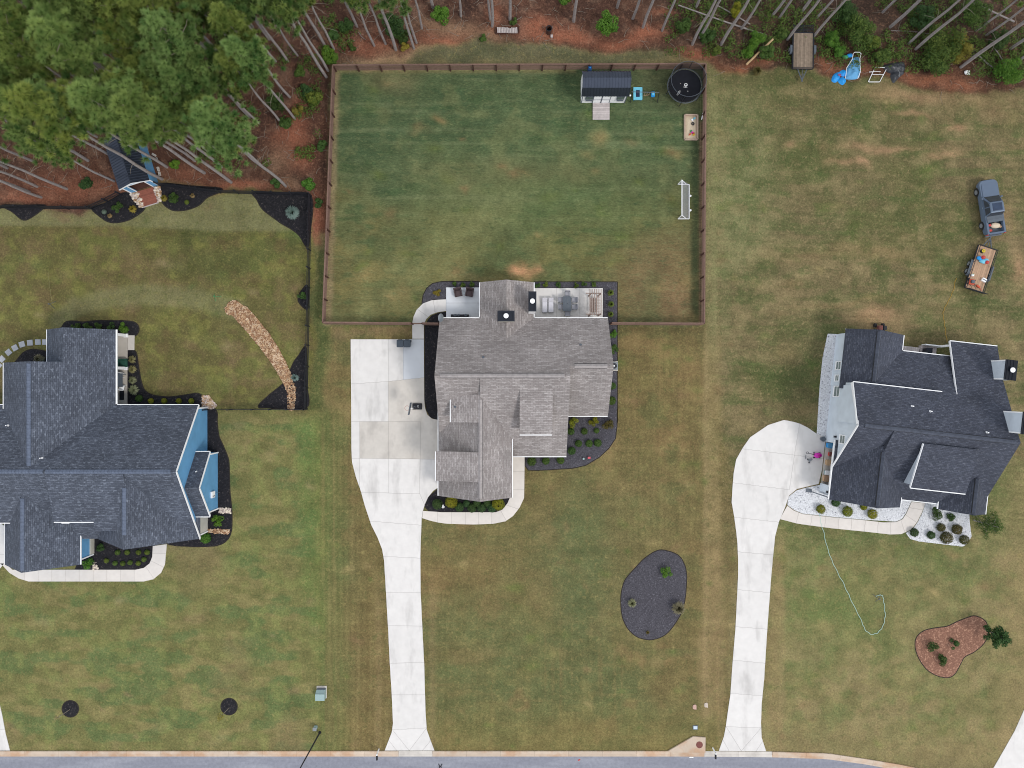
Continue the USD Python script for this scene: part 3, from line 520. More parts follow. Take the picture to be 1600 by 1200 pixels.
# ------------------------------------------------------------------ planting beds
def mound(poly, h=0.09, step=0.16, seed=0, rough=0.5):
    b = poly.exterior; n = max(int(b.length / 0.14), 12)
    B = np.array([b.interpolate(t, True).coords[0] for t in np.arange(n) / n])
    x0, y0, x1, y1 = poly.bounds
    g = np.stack(np.meshgrid(np.arange(x0, x1, step), np.arange(y0, y1, step)), -1).reshape(-1, 2) + np.random.default_rng(seed).uniform(-.05, .05, (1, 2))
    inn = poly.buffer(-0.06); g = g[shapely.contains_xy(inn, g[:, 0], g[:, 1])] if not inn.is_empty else g[:0]
    V = np.vstack([B, g]); T = Delaunay(V).simplices
    c = V[T].mean(1); T = T[shapely.contains_xy(poly, c[:, 0], c[:, 1])]
    d = shapely.distance(shapely.points(V), b)
    z = 0.016 + h * (1 - np.exp(-d / 0.25)) * (1 - rough / 2 + rough * meshkit.fbm(np.c_[V * 2.2, np.full(len(V), seed)], 3, seed))
    v = np.c_[V, z]; f = T.copy()
    a = np.cross(v[f[:, 1], :2] - v[f[:, 0], :2], v[f[:, 2], :2] - v[f[:, 0], :2]); f[a < 0] = f[a < 0][:, ::-1]
    return v, f
bed_n = [0]
def bed(pts, label, mat=None, cat='planting bed', smooth=True, h=0.09, cut=None, edge=True, name='planting_bed'):
    bed_n[0] += 1
    pg = SG(pts, 5) if smooth else G(pts)
    if cut is not None: pg = pg.difference(cut)
    if pg.geom_type != 'Polygon': pg = max(pg.geoms, key=lambda g: g.area)
    pg = pg.simplify(0.01)
    c = pg.representative_point(); t = thing(name, label, cat, (c.x, c.y, 0))
    part(t, 'ground_cover', mound(pg, h, seed=bed_n[0]), mat or mulch, smooth=True)
    if edge: part(t, 'trench_edge', MB().ext(pg.buffer(0.09).difference(pg.buffer(0.005)), -0.02, 0.012), edge_m)
    return pg
hard = unary_union([G(x) for x in (wk, wk2, wk3, wk4, drive_c, drive_w)]).buffer(0.02)
bed([(96, 522), (98, 510), (104, 503), (118, 502), (130, 503.5), (150, 501.5), (180, 501.5), (200, 502), (212, 505), (217, 514), (213, 523), (204, 526), (180, 524)], 'black mulch bed along the north gable of the blue house')
bed([(24, 570), (29, 560), (37, 551), (48, 546.5), (60, 547), (74, 550), (84, 556), (84, 570), (50, 574)], 'black mulch bed inside the curve of the stepping stones')
bed([(200.3, 547.6), (207, 547.5), (213, 552), (216.5, 575), (221, 598), (227, 611), (240, 618), (265, 620.5), (290, 617.5), (309, 615), (317, 622), (313, 636), (260, 640), (200.3, 638)], 'L-shaped black mulch bed beside the covered patio of the blue house')
bed([(318, 636), (333, 638), (339, 645), (339, 660), (342, 682), (350, 700), (357, 720), (358, 745), (359, 770), (362, 800), (361, 830), (353, 845), (338, 852), (310, 853.5), (275, 852), (262, 848), (280, 840), (310, 820), (322, 790), (320, 700)], 'long wavy black mulch bed around the blue gable wall')
bed([(120, 885), (147, 835), (180, 835), (240, 848), (239, 866), (234, 879), (224, 886), (210, 889.3), (130, 889.3)], 'black mulch bed in front of the blue house with two rows of small shrubs', cut=hard)
bed([(4, 321), (20, 331), (37, 343.5), (54, 336), (69, 324), (68, 320.5), (36, 321)], 'small triangular black mulch bed at the left end of the black fence')
bed([(144, 325), (155, 337), (170, 346.5), (187, 347), (207, 340.5), (226, 325), (213, 313), (206, 304), (192, 302), (165, 318)], 'black mulch bed left of the red shed ramp')
bed([(252, 312), (258, 321), (268, 327.5), (278, 329), (294, 327), (311, 320), (324, 308), (345, 299), (342, 294), (300, 291), (256, 287), (250, 296)], 'black mulch bed right of the red shed ramp')
bed([(396, 300), (402, 312), (410, 326), (425, 338), (440, 349), (456, 358), (468, 368), (480, 385), (484.5, 360), (485.5, 306), (440, 302)], 'large black mulch bed in the fence corner with a blue-grey shrub')
bed([(480, 446), (471, 455), (466, 468), (472, 478), (480, 482), (481.5, 464)], 'small half-round black mulch bed against the black fence')
bed([(478, 544), (467, 556), (460, 565), (453, 580), (444, 598), (430, 610), (418, 620), (404, 635), (420, 637), (478, 637), (479, 600)], 'black mulch bed at the lower end of the dry creek')
bed([(660, 474), (661.5, 462), (667, 451), (676, 443.5), (690, 440.5), (748, 440.5), (751, 448.5), (697, 448.8), (696.6, 467), (676, 468)], 'dark mulch bed behind the left patio of the grey house', mulch_g, smooth=False)
bed([(668, 500), (674, 493), (685, 488.5), (697, 487), (697, 500), (690, 507), (664, 507), (663, 515)], 'small black mulch wedge inside the curve of the rear walk', smooth=False, edge=False)
bed([(663, 508), (695, 508), (695, 656), (684, 657), (672, 652), (665.5, 640), (663.3, 625)], 'deep black mulch bed between driveway and grey house wall', smooth=False, edge=False)
bed([(835, 441), (964, 441), (964, 500), (964, 660), (950, 660), (945, 505), (942.5, 500), (942.5, 449.7), (835, 449.7)], 'grey mulch strip around the right patio of the grey house', mulch_g, smooth=False)
bed([(880, 640), (964, 640), (963.5, 665), (961, 685), (951, 700), (936, 714), (915, 726.5), (895, 731), (840, 734.5), (826, 734), (821, 728), (820.5, 706), (880, 706)], 'wide mulch bed at the front right corner of the grey house', mulch_g, smooth=False)
bed([(664, 791), (668.5, 778), (685, 764), (700, 765), (800, 765), (798, 772), (793, 785), (785, 795), (774, 799), (690, 799), (670, 797.5)], 'black mulch bed along the front gable of the grey house', mulch, smooth=False, cut=hard)
bed([(1036, 860), (1022, 863), (1005, 875), (990, 891), (978, 905), (973, 918), (970.5, 935), (971.5, 955), (975, 970), (984, 985), (997, 995), (1014, 999), (1030, 996), (1043, 988), (1055, 973), (1065, 955), (1070, 935), (1072, 912), (1072, 895), (1068, 880), (1058, 867)], 'big egg-shaped island of grey mulch in the front lawn', mulch_g)
bed([(1524, 963), (1510, 966), (1495, 972), (1480, 979), (1462, 981.5), (1444, 986), (1432, 997), (1431, 1014), (1438, 1032), (1450, 1047), (1466, 1056), (1482, 1058), (1492, 1052), (1500, 1038), (1507, 1026), (1522, 1018), (1536, 1006), (1543, 992), (1540, 972)], 'boot-shaped bed of reddish pine straw in the right front lawn', straw_m)
bed([(1285, 560), (1293, 521.5), (1311, 522), (1311, 600), (1302, 684), (1290, 685), (1276, 678), (1278, 645), (1280, 610)], 'long white gravel strip beside the white house wall', gravel_m, smooth=False, h=0.06, edge=False, name='gravel_bed')
bed([(1232, 776), (1245, 766), (1262, 761.5), (1284, 757), (1310, 762), (1440, 772), (1424, 783), (1415.5, 801.5), (1409.5, 810.5), (1400, 815), (1350, 812), (1300, 807.5), (1254, 802.5), (1241, 797), (1230, 789)], 'white gravel bed between curved walk and garage of the white house', gravel_m, smooth=False, h=0.06, cut=hard, edge=False, name='gravel_bed')
bed([(1447, 784), (1441, 801), (1434, 815.5), (1425, 827.5), (1415, 832.5), (1422, 842), (1436, 846), (1504, 854), (1511, 850), (1518, 838), (1515, 815), (1514, 795), (1470, 785)], 'white gravel bed with round shrubs right of the curved walk', gravel_m, smooth=False, h=0.06, cut=hard, edge=False, name='gravel_bed')
for cx_, cy_, r_, lb in ((110, 1107.5, 12.3, 'round black mulch ring near the left edge of the front lawn'), (358, 1104, 12.3, 'round black mulch ring with yellowing sapling in the front lawn')):
    bed([(cx_ + r_ * math.cos(a), cy_ + r_ * math.sin(a)) for a in np.arange(14) * math.pi / 7], lb)
# dry creek and stone patches: loose river stones
def stones(name, poly, n, label, mats, rmin=0.05, rmax=0.13, cat='stone bed', seed=0, z=0.02):
    r_ = np.random.default_rng(seed); x0, y0, x1, y1 = poly.bounds; c = poly.representative_point()
    t = thing(name, label, cat, (c.x, c.y, 0)); base = trimesh.creation.icosphere(1, 1.0)
    part(t, 'gravel_base', MB().ext(poly, -0.02, 0.03 + z), mats[0])
    mbs = [MB() for _ in mats]; k_ = 0
    while k_ < n:
        x, y = r_.uniform(x0, x1), r_.uniform(y0, y1)
        if not poly.contains(Point(x, y)): continue
        r0 = r_.uniform(rmin, rmax); v = base.vertices * (1 + 0.35 * (r_.random((len(base.vertices), 1)) - 0.5)) * (r0, r0 * r_.uniform(.6, .95), r0 * 0.6)
        a = r_.uniform(0, 6.3); ca, sa = math.cos(a), math.sin(a); v = np.c_[v[:, 0] * ca - v[:, 1] * sa, v[:, 0] * sa + v[:, 1] * ca, v[:, 2]]
        mbs[k_ % len(mats)].add(v + (x, y, 0.05 + z), base.faces); k_ += 1
    for m_, mb_ in zip(mats, mbs): part(t, 'loose_stones', mb_, m_, smooth=True, kind='stuff')
st_lt = pm('tan_stone', A(206, 174, 138), 0.7, 0.25, 2.0); st_dk = pm('brown_stone', A(150, 112, 84), 0.7, 0.3, 2.0); st_wh = pm('cream_stone', A(236, 222, 204), 0.7, 0.15, 2.0)
creek_l = [(360, 484, 8), (366, 481, 12), (378, 490, 15), (395, 509, 15), (412, 530, 14), (426, 550, 13), (438, 570, 11.5), (448, 590, 10), (455, 608, 8.5), (456, 622, 7.5), (455, 636, 7)]
creek = unary_union([LineString([XY(*a[:2]), XY(*b[:2])]).buffer((a[2] + b[2]) / 33) for a, b in zip(creek_l, creek_l[1:])]).buffer(-0.05).simplify(0.02)
stones('dry_creek', creek, 2300, 'curving dry creek of tan river stones across the left back lawn', [stone_m, st_dk, st_lt, stone_m, st_dk], 0.04, 0.10, cat='dry creek', seed=1, z=0.06)
stones('stone_patch', G([(316, 618), (326, 617), (340, 634), (330, 640), (316, 636)]), 110, 'patch of river stones at the rear corner of the blue house', [stone_m, stone_p], seed=2, z=0.06)
stones('stone_patch', G([(343, 793), (361, 794), (361.5, 802), (343, 801)]), 70, 'pale stone strip below the meter on the blue gable', [stone_p, st_wh], seed=3, z=0.09)
stones('stone_patch', G([(325, 826), (360, 827), (358, 834), (326, 832)]), 80, 'reddish stone strip between two shrubs beside the blue house', [stone_m, st_dk], seed=4, z=0.09)
stones('stone_patch', G([(146, 875), (150, 873), (154, 888), (146, 889)]), 25, 'little heap of pale stones at the front walk of the blue house', [stone_p, st_wh], seed=5, z=0.06)
stones('stone_patch', G([(204, 304), (216, 299), (226, 322), (221, 325), (214, 318)]), 70, 'river stones left of the red shed ramp', [stone_m, st_wh, stone_p], 0.08, 0.17, seed=6, z=0.08)
stones('stone_patch', G([(241, 294), (251, 290), (254, 312), (248, 316)]), 55, 'river stones right of the red shed ramp', [stone_m, st_wh, stone_p], 0.08, 0.17, seed=7, z=0.08)
for k_, (x, y, a) in enumerate([(-2, 571, 48), (3, 561, 45), (13.5, 550.5, 40), (23.5, 543.5, 28), (34.5, 538, 17), (47, 535.5, 4), (59.5, 534.5, 2), (70.5, 534.5, 0)]):
    c_, s_ = math.cos(math.radians(a)), math.sin(math.radians(a)); X, Y = XY(x, y); h = 0.29
    pg = Polygon([(X + c_ * u - s_ * v, Y + s_ * u + c_ * v) for u, v in ((-h, -h), (h, -h), (h, h), (-h, h))])
    solo('stepping_stone', MB().ext(pg.buffer(-0.02).buffer(0.02), -0.03, 0.045), paver_m, f'square grey stepping stone, {ORD[7 - k_]} from the back wall of the blue house', 'stepping stone', 'stepping stones left of the blue house')
inlet = [(1044, 1172.5), (1083, 1150), (1102, 1151.5), (1101.5, 1174.8), (1046, 1174.8)]
t = thing('storm_drain', 'tan concrete storm drain top with round rusty manhole lid', 'storm drain', P(1085, 1165))
part(t, 'concrete_top', MB().ext(G(inlet), -0.05, 0.15), curbm); x, y = XY(1092.3, 1162.6)
part(t, 'manhole_lid', MB().cyl(x, y, 0.13, 0.165, 0.35, 28), rust); part(t, 'lid_rim', MB().ext(Point(x, y).buffer(0.40).difference(Point(x, y).buffer(0.365)), 0.13, 0.158), curbm)

# ------------------------------------------------------------------ houses
class Frame:
    def __init__(s, o=(0, 0), deg=0):
        a = math.radians(deg); s.o = np.array([o[0], o[1], 0.0]); s.u = np.array([math.cos(a), math.sin(a), 0]); s.v = np.array([-math.sin(a), math.cos(a), 0])
    def p(s, a, b, z): return s.o + s.u * a + s.v * b + np.array([0, 0, z])
WORLD = Frame()
def slope_uv(mb):
    v, f = mb.get(); V = v[f].reshape(-1, 3); F = np.arange(len(V)).reshape(-1, 3)
    n = np.cross(V[F[:, 1]] - V[F[:, 0]], V[F[:, 2]] - V[F[:, 0]]); n /= np.linalg.norm(n, axis=1, keepdims=True) + 1e-12
    u = np.cross([0, 0, 1.0], n); l = np.linalg.norm(u, axis=1, keepdims=True); u = np.where(l > 1e-4, u / np.maximum(l, 1e-9), [1.0, 0, 0]); w = np.cross(n, u)
    U = np.repeat(u, 3, 0); Wd = np.repeat(w, 3, 0)
    return V, F, np.c_[(V * U).sum(1), (V * Wd).sum(1)]
class House:
    def __init__(s, name, label, fr, roof_m, cap_m, wall_m, loc):
        s.t = thing(name, label, 'house', loc); s.fr, s.rm, s.cm, s.wm = fr, roof_m, cap_m, wall_m
    def ax(s, axis):     # point from (along, across, z)
        return (lambda a, c, z: s.fr.p(a, c, z)) if axis == 's' else (lambda a, c, z: s.fr.p(c, a, z))
    def slab(s, axis, a0, a1, prof, name='roof', th=0.16, fascia=True, rakes=(2, 2), gut=(1, 1), poly=None):
        """roof slab over the profile [(across, z), ...] from a0 to a1"""
        q = s.ax(axis); mb = MB(); n = len(prof); und = [(c, z - th) for c, z in prof]
        for i in range(n - 1):
            t = [q(a, *p_) for a in (a0, a1) for p_ in (prof[i], prof[i + 1])]; b = [q(a, *p_) for a in (a0, a1) for p_ in (und[i], und[i + 1])]
            fl = np.cross(t[1] - t[0], t[2] - t[0])[2] < 0
            mb.add(t, [(0, 2, 3, 1)] if fl else [(0, 1, 3, 2)]); mb.add(b, [(0, 1, 3, 2)] if fl else [(0, 2, 3, 1)])
            for e in (0, 1):
                mb.add([t[2 * e], t[2 * e + 1], b[2 * e + 1], b[2 * e]], [(0, 1, 2, 3)] if fl == (e == 0) else [(3, 2, 1, 0)])
        for e in (0, n - 1):
            mb.add([q(a0, *prof[e]), q(a1, *prof[e]), q(a1, *und[e]), q(a0, *und[e])], [(0, 1, 2, 3)])
        V, F, UV = slope_uv(mb); part(s.t, name, (V, F), s.rm, uv=UV)
        for e, a in ((0, a0), (1, a1)):
            if rakes[e]:
                m = MB(); sg = -1 if e == 0 else 1; d = (q(a1, 0, 0) - q(a0, 0, 0)); d /= np.linalg.norm(d)
                w_, h_, dn, of = (0.045, 0.22, 0.085, 0.028) if rakes[e] == 1 else (0.03, 0.16, th + 0.06, -0.03)
                for i in range(n - 1):
                    m.beam(q(a, prof[i][0], prof[i][1] - dn) + d * sg * of, q(a, prof[i + 1][0], prof[i + 1][1] - dn) + d * sg * of, w_, h_)
                part(s.t, 'rake_board', m, white)
        for e, k_ in ((0, 0), (1, n - 1)):
            if gut[e]:
                c, z = prof[k_]; o = prof[1][0] if k_ == 0 else prof[-2][0]; sg = math.copysign(1, c - o)
                part(s.t, 'gutter', MB().beam(q(a0 + .01, c + sg * 0.043, z - 0.08), q(a1 - .01, c + sg * 0.043, z - 0.08), 0.085, 0.12), gut_m)
    def cap(s, axis, a0, a1, c, z, w=0.19, sl=0.75):
        q = s.ax(axis); mb = MB(); n = max(int(abs(a1 - a0) / 0.32), 1); A_ = np.linspace(a0, a1, n + 1)
        for i in range(n):
            b0, b1 = A_[i], A_[i + 1] + 0.02; h0, h1 = 0.07, 0.10
            for sg in (-1, 1):
                mb.add([q(b0, c, z + h0), q(b1, c, z + h1), q(b1, c + sg * w, z - sl * w + h1), q(b0, c + sg * w, z - sl * w + h0),
                        q(b0, c + sg * w, z - sl * w - .03), q(b1, c + sg * w, z - sl * w - .03), q(b0, c, z - .03), q(b1, c, z - .03)],
                       [(0, 1, 2, 3), (3, 2, 5, 4), (0, 3, 4, 6), (1, 7, 5, 2)])
        part(s.t, 'ridge_cap', mb, s.cm)
        if s.cm is not cap_a:
            for sg in (-1, 1): part(s.t, 'ridge_vent', MB().beam(q(a0, c + sg * (w + .015), z - sl * (w + .015) + .02), q(a1, c + sg * (w + .015), z - sl * (w + .015) + .02), .04, .10), rubber)
    def gable(s, axis, a0, a1, c1, z1, cr, zr, c2, z2, wall=True, oh=0.3, cap=None, ohs=None, name='roof', wm=None, **kw):
        s.slab(axis, a0, a1, [(c1, z1), (cr, zr), (c2, z2)], name, **kw)
        if cap: s.cap(axis, cap[0], cap[1], cr, zr, sl=abs((zr - z1) / (cr - c1)))
        if wall:
            oa = ohs or (oh, oh); k1, k2 = (zr - z1) / (cr - c1), (zr - z2) / (cr - c2); sg = math.copysign(1, cr - c1)
            w1, w2 = c1 + sg * oh, c2 - sg * oh; d = 0.17
            prof = [(w1, -0.1), (w2, -0.1), (w2, z2 + k2 * (w2 - c2) - d), (cr, zr - d), (w1, z1 + k1 * (w1 - c1) - d)]
            s.walls(axis, a0 + oa[0], a1 - oa[1], prof, wm)
    def walls(s, axis, a0, a1, prof, wm=None, name='wall'):
        q = s.ax(axis); mb = MB(); n = len(prof); P0 = [q(a0, *p_) for p_ in prof]; P1 = [q(a1, *p_) for p_ in prof]
        F = [(0, i, i + 1) for i in range(1, n - 1)]
        mb.add(P0, F); mb.add(P1, [f[::-1] for f in F])
        for i in range(n):
            j = (i + 1) % n; mb.add([P0[i], P0[j], P1[j], P1[i]], [(3, 2, 1, 0)])
        part(s.t, name, mb, wm or s.wm)
    def dormer(s, axis, a0, a1, c0, z0, c1, z1, base, wm=None, inset=0.2, over=0.28, rakes=(2, 2)):
        s.slab(axis, a0, a1, [(c1, z1), (c0, z0)], 'dormer_roof', gut=(1, 0), rakes=rakes)
        k = (z0 - z1) / (c0 - c1); sg = math.copysign(1, c0 - c1); w1 = c1 + sg * over
        s.walls(axis, a0 + inset, a1 - inset, [(w1, base), (c0, base), (c0, z0 - .17), (w1, z1 + k * (w1 - c1) - .17)], wm, 'dormer_wall')
    def window(s, axis_n, pos, a, z, w, h, out=1, n_pane=2, tall=True):
        """window on a wall whose normal is along s ('s') or t ('t'): pos = wall plane, a = place along it"""
        pt_ = (lambda n_, b, zz: s.fr.p(n_, b, zz)) if axis_n == 's' else (lambda n_, b, zz: s.fr.p(b, n_, zz))
        def bx(n0, n1, b0, b1, z0, z1): 
            v = [pt_(n_, b, zz) for zz in (z0, z1) for n_, b in ((n0, b0), (n1, b0), (n1, b1), (n0, b1))]
            m = trimesh.convex.convex_hull(np.array(v)); return m
        f = MB(); e = 0.07
        for b0, b1, z0, z1 in ((a - w/2 - e, a - w/2, z - h/2 - e, z + h/2 + e), (a + w/2, a + w/2 + e, z - h/2 - e, z + h/2 + e), (a - w/2, a + w/2, z + h/2, z + h/2 + e), (a - w/2, a + w/2, z - h/2 - e, z - h/2), (a - w/2, a + w/2, z - .02, z + .02)):
            f.tm(bx(pos - .01 * out, pos + .05 * out, b0, b1, z0, z1))
        wp = part(s.t, 'window', f, white)
        for z0, z1 in ((z - h/2, z - .02), (z + .02, z + h/2)):
            part(wp, 'pane', MB().tm(bx(pos - .01 * out, pos + .018 * out, a - w/2, a + w/2, z0, z1)), glassw)
        part(wp, 'sill', MB().tm(bx(pos, pos + .09 * out, a - w/2 - .1, a + w/2 + .1, z - h/2 - .11, z - h/2 - .07)), white)
    def vent(s, x, y, z, r=0.06, h=0.3, m=None):
        part(s.t, 'vent_pipe', MB().cyl(x, y, z - 0.1, z + h, r, 10).cyl(x, y, z - .08, z + .06, r * 2, 12, r * 1.3), m or galv)
gut_m = white
capm = pm('dark_cap', (0.008, 0.010, 0.016), 0.55, 0.15, 4, spec=0.15)

# ---- grey shingled house in the centre
hB = House('house', 'house with weathered grey-brown shingles in the middle, between fenced lawn and driveway', WORLD, sh_b, cap_b, grey_s, (-0.5, -1.5, 0))
hB.slab('s', -7.24, -3.02, [(6.6, 2.9), (.78, 7.8), (-5.05, 2.9)], gut=(1, 0), rakes=(2, 0)); hB.slab('s', -3.02, 5.45, [(6.6, 2.9), (.78, 7.8), (-7.24, 2.9)], rakes=(0, 2))
hB.walls('s', -6.95, -3.1, [(6.3, -.1), (-4.7, -.1), (-4.7, 2.9), (.78, 7.5), (6.3, 2.9)]); hB.walls('s', -3.1, 5.2, [(6.29, -.1), (-6.95, -.1), (-6.95, 2.85), (.78, 7.4), (6.29, 2.9)])
hB.cap('s', -6.7, 4.9, .78, 7.8)
hB.gable('s', 5.45, 9.6, 6.6, 2.9, 1.7, 7.03, -3.2, 2.9, cap=(5.9, 9.0), rakes=(0, 2), ohs=(0.3, 0.25))
hB.gable('t', -11.2, -.4, -7.37, 2.9, -3.02, 6.6, 0.0, 4.03, cap=(-10.9, -1.5), rakes=(2, 0), ohs=(.35, 2.5))
hB.gable('t', 2.5, 10.19, -3.2, 2.9, -.56, 4.75, 2.18, 2.9, cap=None, rakes=(0, 2), ohs=(.5, .4), gut=(1, 1))
hB.dormer('t', -3.67, -1.0, -3.0, 6.58, -5.88, 5.9, 3.4); hB.dormer('t', -9.35, -6.5, -3.0, 6.56, -7.35, 5.5, 0.0)
hB.dormer('s', .73, 3.85, -.35, 7.06, -4.84, 6.1, 4.0)
part(hB.t, 'front_gable_eave', MB().beam((-5.2, -11.3, 3.0), (-1.2, -11.3, 3.0), .3, .12), white)
def flue(h, x0, x1, y0, y1, z0, z1, wm):
    c = part(h.t, 'chimney', MB().box(x0, x1, y0, y1, z0, z1), wm)
    part(c, 'chimney_cap', MB().box(x0 - .06, x1 + .06, y0 - .06, y1 + .06, z1, z1 + .06).box(x0 - .06, x1 + .06, y0 - .06, y0 + .1, z1 + .06, z1 + .13).box(x0 - .06, x1 + .06, y1 - .1, y1 + .06, z1 + .06, z1 + .13).box(x0 - .06, x0 + .1, y0 + .1, y1 - .1, z1 + .06, z1 + .13).box(x1 - .1, x1 + .06, y0 + .1, y1 - .1, z1 + .06, z1 + .13), blackmetal)
    xm, ym = (x0 + x1) / 2, (y0 + y1) / 2
    part(c, 'flue_pipe', MB().cyl(xm, ym, z1 + .05, z1 + .34, .12, 14), galv); part(c, 'rain_cap', MB().cyl(xm, ym, z1 + .34, z1 + .39, .24, 22).cyl(xm, ym, z1 + .39, z1 + .45, .24, 22, .05), white)
flue(hB, -1.33, .2, 6.05, 6.95, 3.2, 6.1, beige); flue(hB, 1.63, 2.27, 7.0, 8.8, 0, 6.1, white)
for x, y, z in ((-2.74, 2.55, 6.35), (6.65, 3.8, 5.3), (-5.45, -2.2, 6.02)): hB.vent(x, y, z, .07, .22, charcoal)
for t_ in (8.6, 7.4): hB.window('s', -2.9, t_, 1.5, .8, 1.3, -1)
x, y = XY(690, 497, 3.4)
di = part(hB.t, 'satellite_dish', MB().tube([(x, y, 3.0), (x, y, 3.5)], .03, 8), galv)
m_ = MB(); rr = np.linspace(0, 1, 5); aa = np.arange(20) * math.pi / 10
V = np.array([(x - .05 + .3 * r_ * math.cos(a_) , y + .42 * r_ * math.sin(a_), 3.62 + .12 * r_ * r_ + .25 * r_ * math.cos(a_)) for r_ in rr for a_ in aa])
m_.add(V, [(i * 20 + k_, i * 20 + (k_ + 1) % 20, (i + 1) * 20 + (k_ + 1) % 20, (i + 1) * 20 + k_) for i in range(4) for k_ in range(20)])
part(di, 'reflector', m_, galv, smooth=True)
part(hB.t, 'garage_door', MB().box(-7.12, -7.06, -10.3, -7.6, 0, 2.2), white); part(hB.t, 'garage_door', MB().box(-7.12, -7.06, -5.6, -2.9, 0, 2.2), white)
# air conditioner at the right wall
x, y = XY(957.5, 572)
t = thing('air_conditioner', 'square outdoor air conditioner with dark fan grille beside the grey house', 'air conditioner', (x, y, 0))
part(t, 'pad', MB().box(x - .5, x + .5, y - .5, y + .5, -.02, .16), conc_dull); part(t, 'case', MB().rbox(x - .4, x + .4, y - .4, y + .4, .16, .95, .04), galv)
part(t, 'fan_grille', MB().cyl(x, y, .95, .97, .3, 24), black); m_ = MB()
for a_ in np.arange(8) * math.pi / 4: m_.beam((x, y, .985), (x + .3 * math.cos(a_), y + .3 * math.sin(a_), .985), .02, .015)
part(t, 'grille_bars', m_, charcoal); part(t, 'fan_hub', MB().cyl(x, y, .97, 1.0, .08, 12), white)

# ---- blue house on the left
hA = House('house', 'house with slate grey shingles and bright blue gable walls at the left edge', WORLD, sh_a, cap_a, blue_s, (-41, -7, 0))
hA.slab('s', -64, -43.7, [(-2.1, 2.9), (-8.2, 7.72), (-13.7, 3.95)], rakes=(2, 0)); hA.slab('s', -43.7, -31.4, [(-2.1, 2.9), (-8.2, 7.8), (-15.57, 2.62)], rakes=(0, 1), gut=(1, 0))
hA.walls('s', -62, -31.7, [(-2.4, -.1), (-13.4, -.1), (-13.4, 3.7), (-8.2, 7.5), (-2.4, 2.9)]); hA.walls('s', -41.0, -31.702, [(-8, -.1), (-15.25, -.1), (-15.25, 2.6), (-8, 7.3)], None)
hA.cap('s', -62, -43.9, -8.2, 7.72); hA.cap('s', -43.6, -31.9, -8.2, 7.8)
hA.gable('t', -8.4, 2.13, -50.7, 3.22, -45.4, 7.5, -39.7, 2.9, cap=(-7.7, 1.9), rakes=(0, 2), gut=(1, 0), ohs=(1, .3), wall=False)
hA.gable('t', 2.13, 5.45, -46.5, 3.05, -43.2, 5.72, -39.7, 2.9, rakes=(0, 2), gut=(1, 0), wall=False)
hA.walls('t', -8, 1.85, [(-50.4, -.1), (-43.9, -.1), (-43.9, 5.9), (-45.4, 7.1), (-50.4, 3.2)]); hA.walls('t', 1.5, 5.1, [(-46.2, -.1), (-43.9, -.1), (-43.9, 4.7), (-46.2, 3.0)])
part(hA.t, 'porch_ceiling', MB().box(-43.9, -39.95, -2.2, 5.2, 2.62, 2.7), white); part(hA.t, 'gutter', MB().box(-39.7, -39.57, -2.1, 5.45, 2.74, 2.88), white)
for y in (5.03, 1.63):
    c = part(hA.t, 'porch_post', MB().box(-40.24, -39.98, y - .14, y + .14, .09, 2.62), white); part(c, 'post_base', MB().box(-40.3, -39.93, y - .19, y + .19, .09, .3), white)
hA.gable('t', -18.1, -10.5, -50.8, 2.9, -47.0, 6.05, -43.26, 2.9, cap=(-17.9, -11.0), rakes=(2, 0), ohs=(.35, 1))
part(hA.t, 'stone_wainscot', MB().box(-43.56, -43.45, -17.6, -13.5, 0, .75), beige)
hA.gable('t', -15.57, -8.6, -41.85, 2.45, -36.5, 7.4, -31.4, 2.62, cap=(-14.2, -9.8), rakes=(2, 0), ohs=(.35, 1.5), wall=False, gut=(1, 0))
hA.walls('t', -15.24, -9, [(-41.5, -.1), (-31.72, -.1), (-31.72, 2.6), (-36.5, 7.1), (-41.5, 2.4)])
hA.dormer('s', -43.7, -39.9, -8.15, 7.78, -13.15, 6.38, 3.5, rakes=(2, 0)); hA.slab('s', -39.9, -36.4, [(-14.05, 6.13), (-8.15, 7.775)], 'dormer_roof', gut=(0, 0), rakes=(0, 0)); hA.walls('s', -40.0, -36.6, [(-13.8, 3), (-8.2, 3), (-8.2, 7.5), (-13.8, 6.0)], None, 'dormer_wall')
hA.gable('s', -32.6, -30.28, -6.8, 2.9, -10.08, 5.4, -13.27, 2.9, rakes=(0, 1), ohs=(.5, .32), gut=(1, 1))
part(hA.t, 'porch_wall', MB().box(-31.69, -31.64, -15.25, -13.35, 0, 2.5), grey_s)
for p0, p1 in (((-31.62, -15.3, 0), (-31.62, -15.3, 2.5)), ((-31.66, -2.45, 0), (-31.66, -2.45, 2.75)), ((-30.58, -7.12, 0), (-30.58, -7.12, 2.85)), ((-30.58, -12.95, 0), (-30.58, -12.95, 2.85)), ((-43.54, -17.72, 0), (-43.54, -17.72, 2.7))):
    part(hA.t, 'corner_board', MB().beam(p0, p1, .12, .12, (0, 1, 0)), white)
mt = part(hA.t, 'meter_box', MB().rbox(-30.6, -30.42, -11.6, -10.95, 1.2, 1.95, .03), white); part(mt, 'meter_dial', MB().box(-30.43, -30.40, -11.5, -11.35, 1.65, 1.8).box(-30.43, -30.40, -11.5, -11.35, 1.3, 1.45), charcoal)
part(hA.t, 'hose_bib', MB().tube([(-30.6, -11.2, .6), (-30.2, -11.2, .55)], .02, 6), charcoal)
for x, y, z in ((-44.5, -7.0, 6.9), (-48.7, -4.0, 5.5), (-31.0, -8.6, 4.2)): hA.vent(x, y, z, .05, .3, white)

